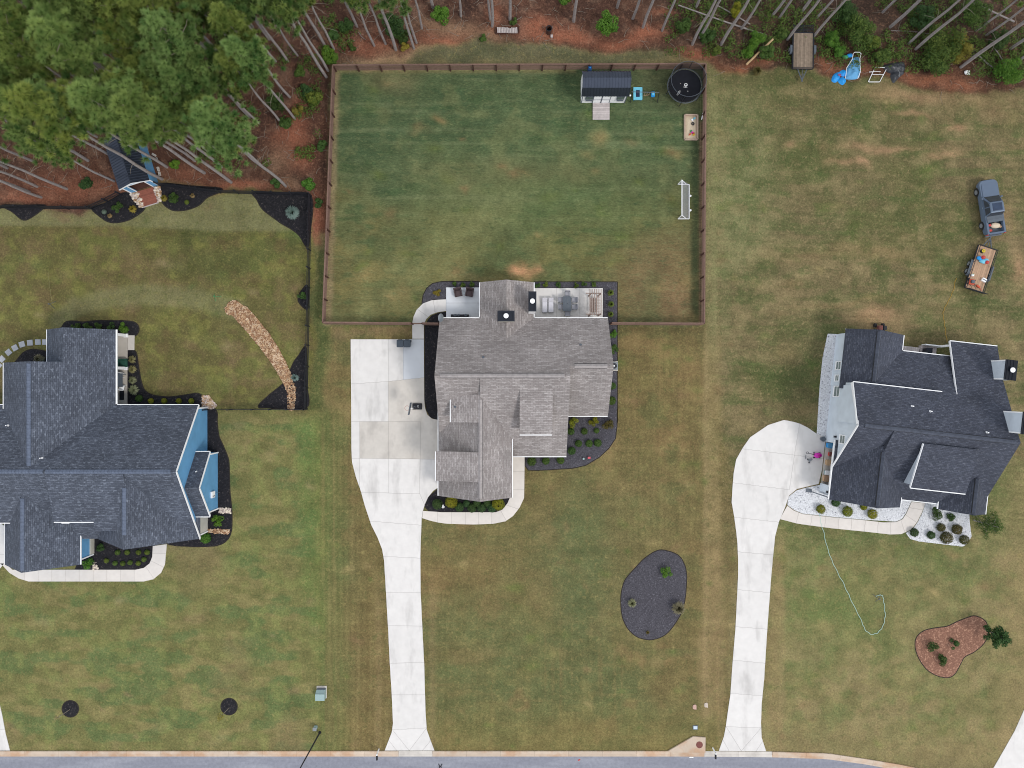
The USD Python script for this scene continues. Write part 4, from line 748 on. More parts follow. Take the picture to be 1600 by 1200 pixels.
# ---- pale house on the right
fC = Frame((33.333, -.267), -6.4)
hC = House('house', 'house with charcoal shingles, pale walls and two square chimneys at the right edge', fC, sh_c, cap_c, white_s, (41, -6, 0))
hC.slab('s', -.35, 1.85, [(.35, 5.11), (-3.62, 7.4), (-8.1, 3.0)], rakes=(1, 0), gut=(0, 0)); hC.slab('s', 1.85, 3.1, [(4.2, 2.9), (-3.62, 7.4), (-8.1, 3.0)], rakes=(0, 0), gut=(1, 0)); hC.slab('s', 3.1, 14.95, [(4.2, 2.9), (-3.62, 7.4), (-10.6, 2.75)], rakes=(0, 2))
hC.cap('s', .25, 14.5, -3.62, 7.4, w=.19, sl=.58)
# house body with an open garage in the left wall
q = fC.p
def cbox(s0, s1, t0, t1, z0, z1):
    v = [q(a, b, z) for z in (z0, z1) for a, b in ((s0, t0), (s1, t0), (s1, t1), (s0, t1))]
    return MB().add(v, [(3, 2, 1, 0), (4, 5, 6, 7), (0, 1, 5, 4), (1, 2, 6, 5), (2, 3, 7, 6), (3, 0, 4, 7)])
hC.walls('s', -.1, 2.1, [(.4, -.1), (-5.4, -.1), (-5.4, 5.35), (-3.62, 7.15), (.3, 4.9), (.4, 4.7)]); hC.walls('s', 2.1, 3.15, [(3.85, -.1), (-5.3, -.1), (-5.3, 5.3), (-3.62, 7.15), (3.85, 2.88)]); hC.walls('s', 3.15, 14.6, [(3.85, -.1), (-5.4, -.1), (-5.4, 6.0), (-3.62, 7.2), (3.85, 2.9)])
hC.walls('s', -.1, 3.1, [(-5.402, 2.05), (-7.7, 2.05), (-7.7, 3.1), (-5.402, 5.35)]); hC.walls('s', -.1, 3.1, [(-7.702, 2.05), (-11.1, 2.05), (-11.1, 2.85), (-7.702, 2.85)]); hC.walls('s', 3.1, 14.6, [(-5.402, 2.05), (-10.25, 2.05), (-10.25, 2.8), (-5.402, 5.9)])
hC.walls('s', 6.5, 14.6, [(-5.41, -.1), (-9.8, -.1), (-9.8, 2.05), (-5.41, 2.05)])
hC.walls('s', -.098, .12, [(-5.4, -.1), (-5.75, -.1), (-5.75, 2.05), (-5.4, 2.05)]); hC.walls('s', -.098, .12, [(-10.1, -.1), (-11.1, -.1), (-11.1, 2.8), (-10.1, 2.8)])
hC.walls('t', -11.1, -10.9, [(-.098, -.1), (6.5, -.1), (6.5, 2.8), (3.1, 5.6), (-.098, 2.8)]); part(hC.t, 'garage_floor', cbox(.0, 6.4, -10.9, -5.4, -.02, .055), conc_dull)
part(hC.t, 'garage_back_wall', cbox(4.2, 4.3, -10.9, -5.4, .055, 2.6), grey_s)
part(hC.t, 'door_frame', cbox(-.14, -.09, -10.2, -5.65, 2.05, 2.2), white)
part(hC.t, 'garage_door', cbox(.1, 2.6, -10.05, -5.8, 2.22, 2.28), white)
hC.gable('t', -11.4, -5.4, -.3, 2.9, 3.1, 5.9, 6.86, 2.9, cap=(-11.2, -6.0), rakes=(2, 0), wall=False)
hC.gable('t', -.2, 5.8, -.5, 2.9, 1.85, 5.0, 5.3, 2.9, cap=(.7, 5.6), rakes=(0, 2), ohs=(.3, .35), oh=.32, gut=(0, 1))
hC.dormer('s', -.44, 8.2, -3.55, 7.36, .41, 5.55, 2.5, rakes=(1, 2))
hC.dormer('s', 6.15, 11.5, -4.7, 7.0, -9.1, 5.6, 3.0, rakes=(1, 2))
hC.gable('t', -11.15, -7.0, 10.66, 2.9, 12.95, 5.0, 15.42, 2.9, cap=(-11, -7.6), rakes=(2, 0), ohs=(.35, .6))
hC.slab('s', 9.92, 14.68, [(5.7, 3.0), (.35, 5.11)], 'porch_roof', rakes=(1, 2), gut=(1, 0))
for s_ in (10.2, 14.4):
    part(hC.t, 'porch_post', cbox(s_ - .1, s_ + .1, 5.2, 5.4, 0, 2.95), white)
def fluec(s0, s1, t0, t1, z1):
    c = part(hC.t, 'chimney', cbox(s0, s1, t0, t1, 0, z1), white_s); sm_, tm_ = (s0 + s1) / 2, (t0 + t1) / 2
    part(c, 'corner_trim', MB().add(*cbox(s0 - .02, s0 + .1, t0 - .02, t0 + .1, 2, z1 - .01).get()).add(*cbox(s0 - .02, s0 + .1, t1 - .1, t1 + .02, 2, z1 - .01).get()), white)
    m = MB(); m.add(*cbox(s0 - .06, s1 + .06, t0 - .06, t1 + .06, z1, z1 + .07).get())
    for k_ in range(3): m.add(*cbox(s0 + .1 + .3 * k_, s0 + .2 + .3 * k_, t0, t1, z1 + .07, z1 + .11).get())
    part(c, 'chimney_cap', m, capm); x, y, _ = q(sm_, tm_, 0)
    part(c, 'flue_pipe', MB().cyl(x, y, z1 + .05, z1 + .3, .12, 14), galv); part(c, 'rain_cap', MB().cyl(x, y, z1 + .3, z1 + .35, .24, 22).cyl(x, y, z1 + .35, z1 + .41, .24, 22, .05), white)
hC.walls('s', 3.06, 3.099, [(-3.62, 6.5), (-7.6, 3.4), (-7.6, 4.55), (-3.62, 7.24)], sh_c, 'flashing')
fluec(13.8, 14.85, 2.3, 4.15, 5.8); fluec(14.1, 15.1, -2.75, -.77, 8.5)
for t_, z_, w_, h_ in ((2.14, 1.4, .75, 1.0), (.86, 1.4, .55, .75), (-.5, 1.5, 1.0, 1.2), (-1.75, 4.0, .8, 1.25), (-2.68, 4.0, .8, 1.25), (-5.25, 3.9, .75, 1.0)):
    hC.window('s', -.18 if t_ > -.3 else -.1, t_, z_, w_, h_, -1)
for t_, z_ in ((-5.1, 2.3), (-10.75, 2.0)):
    l_ = part(hC.t, 'wall_lantern', cbox(-.3, -.1, t_ - .1, t_ + .1, z_, z_ + .3), black)
part(hC.t, 'downspout', MB().tube([q(-.2, -11.3, 2.75), q(-.4, -11.2, 2.5), q(-.75, -11.15, .3), q(-1.2, -11.05, .12)], .05, 8), charcoal); part(hC.t, 'splash_block', cbox(-1.5, -.95, -11.2, -10.85, .05, .16), charcoal)
for s_, t_, z_ in ((5.0, -1.3, 6.35), (6.7, -1.6, 6.5), (11.9, -3.0, 7.05)):
    x, y, z = q(s_, t_, z_); hC.vent(x, y, z, .06, .28, white)
# things in the open garage
def crate(name, label, cat, s0, s1, t0, t1, z1, m, lid=None, grp=None):
    x, y, _ = q((s0 + s1) / 2, (t0 + t1) / 2, 0); t = thing(name, label, cat, (x, y, 0), group=grp)
    part(t, 'body', MB().hull([q(a, b, z) for a, b, z in ((s0 + .03, t0 + .03, .06), (s1 - .03, t0 + .03, .06), (s1 - .03, t1 - .03, .06), (s0 + .03, t1 - .03, .06), (s0, t0, z1), (s1, t0, z1), (s1, t1, z1), (s0, t1, z1))]), m)
    if lid is not None: part(t, 'lid', cbox(s0 - .03, s1 + .03, t0 - .03, t1 + .03, z1, z1 + .06), lid)
crate('storage_bin', 'blue plastic bin at the upper corner of the open garage', 'bin', .0, .45, -6.35, -5.85, .6, blueb, cyan)
crate('cardboard_box', 'tan open cardboard box standing in the middle of the garage doorway', 'box', .1, .6, -8.15, -7.6, .5, card, card)
crate('cardboard_box', 'pale cardboard box at the lower end of the garage doorway', 'box', .0, .5, -9.85, -9.25, .55, card, tanw)
crate('storage_tub', 'pale green tub next to the lower garage box', 'tub', .1, .55, -9.15, -8.75, .45, util, white)
crate('red_crate', 'dark red crate just inside the upper part of the garage', 'crate', .3, .7, -7.2, -6.8, .5, redp, rust)
x, y = XY(1283.5, 685.5); t = thing('bin', 'round dark pot at the top corner of the white house driveway', 'pot', (x, y, .05))
part(t, 'pot_body', MB().cyl(x, y, .05, .5, .2, 18, .27), charcoal); part(t, 'soil', MB().cyl(x, y, .44, .46, .24, 18), mulch)
# back deck of the white house
x, y, _ = q(8.6, 4.5, 0); t = thing('back_deck', 'small wooden deck with steps between the rear wings of the white house', 'deck', (x, y, 0))
for k_ in range(9): part(t, 'deck_board', cbox(6.6 + .2 * k_, 6.78 + .2 * k_, 4.15, 5.0, .38, .42), deckw)
part(t, 'deck_frame', cbox(6.62, 8.36, 4.2, 4.95, 0, .375), dkpost); part(t, 'upper_landing', cbox(8.5, 10.1, 4.2, 5.25, 0, .5), deckw); part(t, 'white_rail', cbox(8.5, 10.1, 5.26, 5.36, .5, 1.3), white)
x, y, _ = q(8.9, 4.75, 0); t = thing('grill', 'black square grill on the back deck of the white house', 'grill', (x, y, .5)); part(t, 'firebox', cbox(8.65, 9.15, 4.45, 4.95, .5, 1.3), black); part(t, 'lid', cbox(8.62, 9.18, 4.42, 4.98, 1.3, 1.42), blackmetal)
x, y = XY(1372.5, 513); t = thing('ride_on_mower', 'dark red mower half hidden behind the rear gable of the white house', 'mower', (x, y, 0))
for dx in (-.45, .35):
    for dy in (-.3, .3): part(t, 'wheel', MB().tube([(x + dx - .1, y + dy, .22), (x + dx + .1, y + dy, .22)], .22, 14), rubber)
part(t, 'hood', MB().rbox(x - .35, x + .1, y - .25, y + .25, .3, .8, .08), rust); part(t, 'seat', MB().rbox(x + .15, x + .5, y - .22, y + .22, .45, .8, .06), black)

# ------------------------------------------------------------------ fences
def rail_fence(name, label, runs, n_rail, h, post_m, rail_m, gap=2.45, rail_h=0.13, cap=True):
    t = thing(name, label, 'fence', P(*runs[0][0]))
    for run in runs:
        for a, b in zip(run, run[1:]):
            p, q_ = P(*a), P(*b); L_ = np.linalg.norm(q_ - p); n = max(int(round(L_ / gap)), 1); d = (q_ - p) / L_; s = np.array([-d[1], d[0], 0])
            for i in range(n + 1):
                c = p + d * L_ * i / n
                if i < n or b == run[-1]: part(t, 'post', MB().box(c[0] - .065, c[0] + .065, c[1] - .065, c[1] + .065, -.1, h + .07 + rng.uniform(-.02, .02)), post_m)
                if i < n:
                    e = p + d * L_ * (i + 1) / n
                    for k_ in range(n_rail):
                        z = 0.16 + (h - 0.24) * k_ / (n_rail - 1) + rng.uniform(-.015, .015)
                        part(t, 'rail', MB().beam(c + s * .085 + (0, 0, z) + d * .01, e + s * .085 + (0, 0, z + rng.uniform(-.015, .015)) - d * .01, .035, rail_h), rail_m)
                    if cap: part(t, 'cap_rail', MB().beam(c + (0, 0, h + .12) + d * .012, e + (0, 0, h + .12) - d * .012, .13, .035), rail_m)
    return t
rail_fence('fence', 'brown wooden rail fence around the green back lawn of the grey house', [[(687, 507), (662.5, 506.5)], [(645, 506.5), (510, 505.5), (525.5, 111.5), (1097, 109.5), (1094.5, 507), (953, 506.3)]], 5, 1.42, dkpost, brownw, rail_h=.17)
g = thing('gate', 'narrow brown gate across the curved concrete walk', 'gate', P(654, 506.5))
for k_ in range(4): part(g, 'gate_rail', MB().beam(P(645.6, 506.5) + (0, 0, .25 + .33 * k_), P(661.9, 506.5) + (0, 0, .25 + .33 * k_), .04, .12), brownw)
for x_ in (646.5, 661): part(g, 'gate_stile', MB().beam(P(x_, 506.9) + (0, 0, .12), P(x_, 506.9) + (0, 0, 1.4), .09, .05, (1, 0, 0)), dkpost)
def picket_fence(name, label, run, h=1.35):
    t = thing(name, label, 'fence', P(*run[0])); pk = MB()
    for a, b in zip(run, run[1:]):
        p, q_ = P(*a), P(*b); L_ = np.linalg.norm(q_ - p); n = max(int(round(L_ / 2.1)), 1); d = (q_ - p) / L_
        for i in range(n + 1):
            c = p + d * L_ * i / n
            if i < n or b == run[-1]:
                po = part(t, 'post', MB().box(c[0] - .05, c[0] + .05, c[1] - .05, c[1] + .05, -.1, h + .08), black); part(po, 'post_cap', MB().box(c[0] - .07, c[0] + .07, c[1] - .07, c[1] + .07, h + .08, h + .12), black)
            if i < n:
                e = p + d * L_ * (i + 1) / n
                for z in (.18, h * .55, h - .12): part(t, 'rail', MB().beam(c + (0, 0, z) + d * .05, e + (0, 0, z) - d * .05, .04, .08), black)
                m_ = int(np.linalg.norm(e - c) / .095)
                for k_ in range(1, m_):
                    o = c + (e - c) * k_ / m_; pk.box(o[0] - .011, o[0] + .011, o[1] - .011, o[1] + .011, .06, h)
    part(t, 'pickets', pk, black, kind='stuff')
picket_fence('fence', 'black metal picket fence left of the blue shed', [(-60, 326), (1, 325.5), (70, 326.5), (146, 327.5), (171, 316), (192, 305)])
picket_fence('fence', 'black metal picket fence from the blue shed round the left back lawn', [(251, 290.5), (345, 302), (487, 306.5), (485, 420), (483, 540), (480.5, 639)])
picket_fence('fence', 'short black picket fence joining the corner to the blue gable wall', [(480, 639.3), (400, 639.3), (326, 640)])

# ------------------------------------------------------------------ sheds
t = thing('shed', 'small white barn-roofed shed with dark metal roof inside the fenced lawn', 'shed', (9.4, 30.4, 0)); x0, x1 = 7.05, 11.85
gp = [(29.15, 2.0), (29.65, 2.95), (30.45, 3.45), (31.25, 2.95), (31.75, 2.0)]
roof_blk = pm('dark_metal_roof', (0.05, 0.06, 0.085), 0.3, 0.12, 2, metallic=0.75, spec=0.5); roof_mid = roof_blk
def metal_roof(t, pts_pairs, xa, xb, to3, name='roof_panel', rib=0.3):
    for (c0, z0), (c1, z1) in pts_pairs:
        m = MB(); A0, A1, B0, B1 = to3(xa, c0, z0), to3(xa, c1, z1), to3(xb, c0, z0), to3(xb, c1, z1)
        nrm = np.cross(B0 - A0, A1 - A0); nrm /= np.linalg.norm(nrm); nrm = nrm if nrm[2] > 0 else -nrm
        v = [A0, B0, B1, A1]; m.hull(np.vstack([np.array(v), np.array(v) - nrm * .06]))
        rp = part(t, name, m, roof_blk); r_ = MB(); n = int(np.linalg.norm(B0 - A0) / rib)
        for i in range(n + 1):
            f = (i + .5 * 0) / n; r_.beam(A0 + (B0 - A0) * f + nrm * .022, A1 + (B1 - A1) * f + nrm * .022, .05, .045, nrm)
        part(rp, 'roof_ribs', r_, roof_blk)
metal_roof(t, list(zip(gp, gp[1:])), x0, x1, lambda a, c, z: np.array([a, c, z]))
m = MB(); prof = [(29.28, 0), (31.62, 0), (31.62, 2.05), (31.2, 2.86), (30.45, 3.33), (29.7, 2.86), (29.28, 2.05)]
P0 = [np.array([x0 + .12, c, z]) for c, z in prof]; P1 = [np.array([x1 - .12, c, z]) for c, z in prof]
m.add(P0, [(0, i + 1, i) for i in range(1, 6)]); m.add(P1, [(0, i, i + 1) for i in range(1, 6)])
for i in range(7): m.add([P0[i], P0[(i + 1) % 7], P1[(i + 1) % 7], P1[i]], [(0, 1, 2, 3)])
part(t, 'wall', m, white)
for xa in (8.33, 9.22):
    d_ = part(t, 'door', MB().box(xa, xa + .86, 29.22, 29.27, .15, 1.85), white); part(d_, 'door_trim', MB().box(xa - .02, xa + .05, 29.2, 29.22, .15, 1.85).box(xa + .82, xa + .88, 29.2, 29.22, .15, 1.85).box(xa + .05, xa + .82, 29.2, 29.22, .95, 1.02), charcoal)
for xa in (7.5, 10.7):
    w_ = part(t, 'window', MB().box(xa, xa + .8, 29.2, 29.27, 1.05, 1.75), charcoal); part(w_, 'pane', MB().box(xa + .07, xa + .37, 29.18, 29.2, 1.12, 1.68).box(xa + .43, xa + .73, 29.18, 29.2, 1.12, 1.68), glassw); part(w_, 'flower_box', MB().box(xa + .05, xa + .75, 29.08, 29.19, .92, 1.04), charcoal)
for xa in (x0 + .13, x1 - .19): part(t, 'corner_board', MB().box(xa, xa + .07, 29.24, 29.28, 0, 2.0), charcoal)
part(t, 'lamp', MB().ico((12.0, 29.3, 1.9), .1, 1), white)
r_ = thing('ramp', 'grey plank ramp in front of the small white shed', 'ramp', (9.27, 28.4, 0))
for k_ in range(9): part(r_, 'plank', MB().box(8.4, 10.15, 29.2 - .19 * (k_ + 1) + .012, 29.2 - .19 * k_, .14 - .012 * k_, .19 - .012 * k_), deckw)
for x_ in (8.42, 10.07): part(r_, 'stringer', MB().box(x_, x_ + .06, 27.52, 29.18, -.02, .08), dkpost)
bf = Frame((-38.17, 20.28), -(180 - math.degrees(math.atan2(-.9, -2.87) % (2 * math.pi)) ) if False else 17.4)
t = thing('shed', 'blue shed with dark ribbed metal roof and white trim under the pines', 'shed', bf.p(0, 2.4, 0)); q = bf.p
def bbox(a0, a1, b0, b1, z0, z1, fr=bf):
    v = [fr.p(a, b, z) for z in (z0, z1) for a, b in ((a0, b0), (a1, b0), (a1, b1), (a0, b1))]
    return MB().add(v, [(3, 2, 1, 0), (4, 5, 6, 7), (0, 1, 5, 4), (1, 2, 6, 5), (2, 3, 7, 6), (3, 0, 4, 7)])
metal_roof(t, [((-1.62, 2.4), (0, 3.08)), ((0, 3.08), (1.62, 2.4))], -.2, 4.95, lambda a, c, z: q(c, a, z), rib=.26)
m = MB(); prof = [(-1.48, 0), (1.48, 0), (1.48, 2.38), (0, 2.98), (-1.48, 2.38)]
def blk(prof, b0, b1):
    mb = MB(); P0 = [q(c, b0, z) for c, z in prof]; P1 = [q(c, b1, z) for c, z in prof]; n = len(prof)
    mb.add(P0, [(0, i, i + 1) for i in range(1, n - 1)]); mb.add(P1, [(0, i + 1, i) for i in range(1, n - 1)])
    for i in range(n): mb.add([P0[i], P0[(i + 1) % n], P1[(i + 1) % n], P1[i]], [(3, 2, 1, 0)])
    return mb
part(t, 'wall', blk([(-1.48, 0), (-1.38, 0), (-1.38, 2.4), (-1.48, 2.36)], 0, 4.8), blue_s); part(t, 'wall', blk([(1.38, 0), (1.48, 0), (1.48, 2.36), (1.38, 2.4)], 0, 4.8), blue_s); part(t, 'wall', blk(prof, 4.7, 4.8), blue_s)
part(t, 'wall', blk([(-1.38, 0), (-.85, 0), (-.85, 2.6), (-1.38, 2.4)], .0, .1), blue_s); part(t, 'wall', blk([(.85, 0), (1.38, 0), (1.38, 2.4), (.85, 2.6)], .0, .1), blue_s); part(t, 'wall', blk([(-.85, 2.05), (.85, 2.05), (.85, 2.6), (0, 2.95), (-.85, 2.6)], 0, .1), blue_s)
part(t, 'floor', bbox(-1.38, 1.38, .1, 4.7, .1, .18), dkpost); part(t, 'doorway_inside', bbox(-1.3, 1.3, 1.0, 1.05, .18, 2.4), dkpost)
for a in (-.93, .83): part(t, 'door_trim', bbox(a, a + .1, -.03, 0, .1, 2.15), white)
part(t, 'door_trim', bbox(-.93, .93, -.031, 0, 2.05, 2.17), white)
for sg in (-1, 1): part(t, 'rake_board', MB().beam(q(0, -.22, 2.98), q(sg * 1.62, -.22, 2.3), .05, .16), white); part(t, 'corner_board', bbox(sg * 1.44 - .06, sg * 1.44 + .06, -.03, 0, 0, 2.3), white)
part(t, 'rake_board', MB().beam(q(.3, 4.95, 2.9), q(1.62, 4.95, 2.34), .05, .16), white)
r_ = thing('ramp', 'reddish plank ramp at the door of the blue shed', 'ramp', q(0, -.9, 0))
for k_ in range(10): part(r_, 'plank', bbox(-.86, .86, -.04 - .165 * (k_ + 1) + .01, -.04 - .165 * k_, .13 - .009 * k_, .18 - .009 * k_), redw)
for a in (-.8, .74): part(r_, 'stringer', bbox(a, a + .06, -1.68, -.05, -.02, .07), dkpost)
part(r_, 'edge_board', bbox(-.9, .9, -1.78, -1.7, -.02, .08), deckw)
for k_, (px_, py_, a_) in enumerate([(241.5, 242.5, 30), (246, 250, 70), (248, 264.5, 75), (250, 272, 80)]):
    c_, s_ = math.cos(math.radians(-a_)), math.sin(math.radians(-a_)); X, Y = XY(px_, py_)
    solo('concrete_block', MB().ext(Polygon([(X + c_ * u - s_ * v, Y + s_ * u + c_ * v) for u, v in ((-.2, -.1), (.2, -.1), (.2, .1), (-.2, .1))], [[(X + c_ * u - s_ * v, Y + s_ * u + c_ * v) for u, v in r] for r in (((-.15, -.06), (-.03, -.06), (-.03, .06), (-.15, .06)), ((.03, -.06), (.15, -.06), (.15, .06), (.03, .06)))]), 0, .2), conc_dull, f'grey hollow concrete block, {ORD[k_]} from the back along the right wall of the blue shed', 'concrete block', 'concrete blocks beside the blue shed')

# ------------------------------------------------------------------ plants
def leaves(C, N, size, r_, aspect=0.5, fold=True):
    """leaf-sized faces at the points C, facing about N; returns v, f"""
    n = len(C); N = N + r_.normal(0, .55, (n, 3)); N /= np.linalg.norm(N, axis=1, keepdims=True)
    u = np.cross(N, r_.normal(0, 1, (n, 3))); u /= np.linalg.norm(u, axis=1, keepdims=True) + 1e-9; w = np.cross(N, u)
    s = size * r_.uniform(.7, 1.3, (n, 1))
    v = np.stack([C - u * s, C + w * s * aspect - N * s * .15, C + u * s, C - w * s * aspect - N * s * .15], 1).reshape(-1, 3)
    i = np.arange(n)[:, None] * 4; f = np.vstack([i + [0, 2, 1], i + [0, 3, 2]])
    return v, f
def ball(r_, n, c, rad, lump=0.25, lo=-0.35, seed=0, clumps=0, inner=0.35):
    """points through a lumpy crown: (points, outward normals, height 0..1)"""
    d = r_.normal(0, 1, (n * 3, 3)); d /= np.linalg.norm(d, axis=1, keepdims=True); d = d[d[:, 2] > lo][:n]
    k_ = 1 + lump * 2 * (meshkit.fbm(d * 2.3 + seed * 5.7, 2, seed) - .5)
    rr = (1 - inner * r_.random(len(d)) ** 1.7) * k_
    return d * rr[:, None] * rad + c, d, (d[:, 2] * rr)
LEAF = {
 'green': leafmat('leaf_green', A(62, 96, 40), A(110, 146, 66)), 'dark': leafmat('leaf_dark_green', A(52, 86, 40), A(94, 128, 60)),
 'bright': leafmat('leaf_bright', A(74, 128, 34), A(130, 176, 60)), 'yellow': leafmat('leaf_yellow_green', A(112, 126, 24), A(190, 190, 50)),
 'blue': leafmat('leaf_blue_grey', A(104, 134, 120), A(170, 192, 182)), 'pale': leafmat('leaf_variegated', A(96, 104, 62), A(206, 202, 150)),
 'straw': leafmat('leaf_straw', A(110, 100, 66), A(196, 178, 134)), 'red': leafmat('leaf_reddish', A(82, 88, 40), A(138, 124, 66)), 'deep': leafmat('leaf_deep_green', A(50, 84, 46), A(98, 134, 74)),
 'brush': leafmat('leaf_brush', A(70, 106, 40), A(140, 160, 68)), 'gold': leafmat('leaf_gold', A(130, 120, 40), A(196, 176, 70))}
NSHRUB = [0]
def shrub(px, py, rpx, kind, label, name='shrub', cat='shrub', form='round', h=None, n=None, group=None, leaf=None, z0=0.06):
    NSHRUB[0] += 1; r_ = np.random.default_rng(1000 + NSHRUB[0]); R_ = rpx / 15.0; h = h or R_ * 1.5; X, Y = XY(px, py, h * .5)
    t = thing(name, label, cat, (X, Y, 0), group=group)
    part(t, 'stem', MB().tube([(X, Y, -.02), (X + .02, Y, h * .3), (X, Y + .02, h * .55)], [.05, .04, .02], 6), stemm)
    if form == 'spiky':            # arching blades from the middle
        n = n or int(60 + 260 * R_); a = r_.uniform(0, 6.283, n); l = R_ * r_.uniform(.55, 1.1, n); up = h * r_.uniform(.3, 1.0, n); V, F, T = [], [], []
        for i in range(n):
            d = np.array([math.cos(a[i]), math.sin(a[i]), 0]); s = np.array([-d[1], d[0], 0]) * .018 * (1 + R_)
            b = np.array([X, Y, z0]); m1 = b + d * l[i] * .5 + (0, 0, up[i]); e = b + d * l[i] + (0, 0, up[i] * .75); k_ = len(V)
            V += [b - s, b + s, m1 - s * 1.3, m1 + s * 1.3, e]; F += [(k_, k_ + 1, k_ + 3), (k_, k_ + 3, k_ + 2), (k_ + 2, k_ + 3, k_ + 4)]; T += [.1, .1, .5, .5, 1.0]
        part(t, 'foliage', (np.array(V), np.array(F)), LEAF[kind], tint=np.repeat(np.array(T)[:, None], 3, 1)); return t
    lf = leaf or (.045 + .02 * R_); n = n or int(min(3200, 520 + 2200 * R_ * R_ / (1 if form == 'round' else 1.5)))
    if form == 'round': C, N, H_ = ball(r_, n, np.zeros(3), np.array([R_, R_, h * .55]), .18, -.6, NSHRUB[0])
    else:
        C, N, H_ = [], [], []
        k_ = 5 + int(R_ * 7)
        for i in range(k_):
            a, d = r_.uniform(0, 6.28), R_ * math.sqrt(r_.random()) * .72; q_ = R_ * r_.uniform(.28, .5)
            c, nn, hh = ball(r_, n // k_, np.array([d * math.cos(a), d * math.sin(a), r_.uniform(-.2, .25) * h]), np.array([q_, q_, q_ * .9]), .3, -.5, i); C.append(c); N.append(nn); H_.append(hh * .6 + r_.uniform(0, .5))
        C, N, H_ = np.vstack(C), np.vstack(N), np.hstack(H_)
    C[:, 2] = np.maximum(C[:, 2] + h * .55, .07); v, f = leaves(C, N + (0, 0, .5), lf, r_, .55)
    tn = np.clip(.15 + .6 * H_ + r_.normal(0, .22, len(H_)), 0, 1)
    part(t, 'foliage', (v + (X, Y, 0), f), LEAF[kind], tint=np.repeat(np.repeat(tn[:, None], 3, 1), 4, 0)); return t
B_ = 'in the grey house front gable bed'
for a in [(683.4, 787.5, 8, 'deep', f'lone round green shrub nearest the driveway {B_}'), (705, 784, 9.5, 'yellow', f'left one of two yellow-green shrubs {B_}'), (718, 792.5, 7, 'deep', f'first front-row round green shrub from the left {B_}'),
          (729, 787, 5.5, 'deep', f'first back-row round green shrub from the left {B_}'), (737.5, 794, 7, 'deep', f'second front-row round green shrub from the left {B_}'), (745.5, 786, 6, 'deep', f'second back-row round green shrub from the left {B_}'),
          (752.7, 793.5, 7, 'deep', f'third front-row round green shrub from the left {B_}'), (761.4, 786, 6, 'deep', f'third back-row round green shrub from the left {B_}'), (768.5, 793.5, 7, 'deep', f'fourth front-row round green shrub from the left {B_}'), (778.7, 787, 10, 'yellow', f'right one of two yellow-green shrubs {B_}')]: shrub(*a)
B_ = 'in the grey house right front bed'
for a in [(831, 720.7, 7, 'green', f'leftmost green shrub beside the front walk {B_}'), (853, 720, 6, 'green', f'second shrub from the left along the lower edge {B_}'), (876, 719, 6, 'green', f'third shrub from the left along the lower edge {B_}'), (893, 704.7, 6, 'green', f'green shrub just above the lower-edge row {B_}'),
          (897, 660.7, 8.5, 'yellow', f'left one of two bright yellow-green shrubs {B_}', 'shrub', 'shrub', 'loose'), (892, 674, 5.5, 'green', f'small green shrub under the left yellow one {B_}'), (913, 674, 5, 'green', f'middle small green shrub below the yellow ones {B_}'), (932, 673, 4.2, 'green', f'smallest green shrub below the yellow ones {B_}'),
          (928, 658, 8.5, 'yellow', f'right one of two bright yellow-green shrubs {B_}', 'shrub', 'shrub', 'loose'), (950, 665, 10, 'red', f'sparse reddish shrub near the upper corner {B_}', 'shrub', 'shrub', 'loose'), (904, 693, 5.5, 'green', f'left of three small green shrubs midway {B_}'), (920.5, 693, 5.8, 'green', f'middle of three small green shrubs midway {B_}'), (934, 692, 6, 'green', f'right of three small green shrubs midway {B_}'),
          (957, 603, 5.5, 'green', 'small green shrub at the right wall of the grey house, above the lower one'), (956, 626, 6.5, 'green', 'lower small green shrub at the right wall of the grey house'),
          (958.5, 521, 7.5, 'bright', 'bright green shrub outside the fence end at the grey house corner', 'shrub', 'shrub', 'loose'), (960, 547, 8, 'green', 'loose green shrub just above the air conditioner', 'shrub', 'shrub', 'loose')]: shrub(*a)
B_ = 'in the mulch strip right of the patio'
for a in [(954, 457.5, 5.5, 'brush', f'upper small yellowish shrub {B_}'), (954.5, 475.5, 5.5, 'brush', f'middle small yellowish shrub {B_}'), (954, 491, 5, 'brush', f'lower small yellowish shrub {B_}')]: shrub(*a, form='spiky')
for i, x_ in enumerate((839, 852, 872.5, 900, 912, 927)): shrub(x_, 445, 4.6, 'brush' if i % 2 else 'green', f'{ORD[i]} little shrub from the left in the strip above the right patio', form='loose')
for i, x_ in enumerate((711, 723, 737)): shrub(x_, 444.5, 4.8, 'green' if i != 1 else 'brush', f'{ORD[i]} little shrub from the left in the strip above the left patio', form='loose')
shrub(683, 457, 6, 'gold', 'yellowish low shrub in the rounded mulch bed left of the rear patio', form='loose', h=.4)
B_ = 'behind the north gable of the blue house'
for i, x_ in enumerate((119, 137.5, 154.5, 173.5)): shrub(x_, 510.5, 7.5, 'green', f'{ORD[i]} green shrub from the left {B_}', form='loose')
shrub(192, 513, 9, 'bright', f'bright green shrub at the right end {B_}', form='loose')
shrub(62, 561, 8, 'straw', 'straw-coloured grassy shrub in the bed by the stepping stones', form='spiky')
B_ = 'beside the covered patio of the blue house'
for i, (y_, r2) in enumerate(((561.5, 6.5), (577, 6.5), (594, 6.5), (609.5, 8.5))): shrub(207.5 + (i == 3) * 2, y_, r2, 'pale', f'{ORD[i]} variegated spiky shrub from the top {B_}', form='spiky', h=.55)
shrub(217.5, 622.5, 5.5, 'green', f'small green shrub below the variegated ones {B_}')
for i, x_ in enumerate((236, 256.5, 279.5, 299)): shrub(x_, 626.5, 4.3, 'yellow', f'{ORD[i]} small yellow-green shrub from the left along the blue house rear eave')
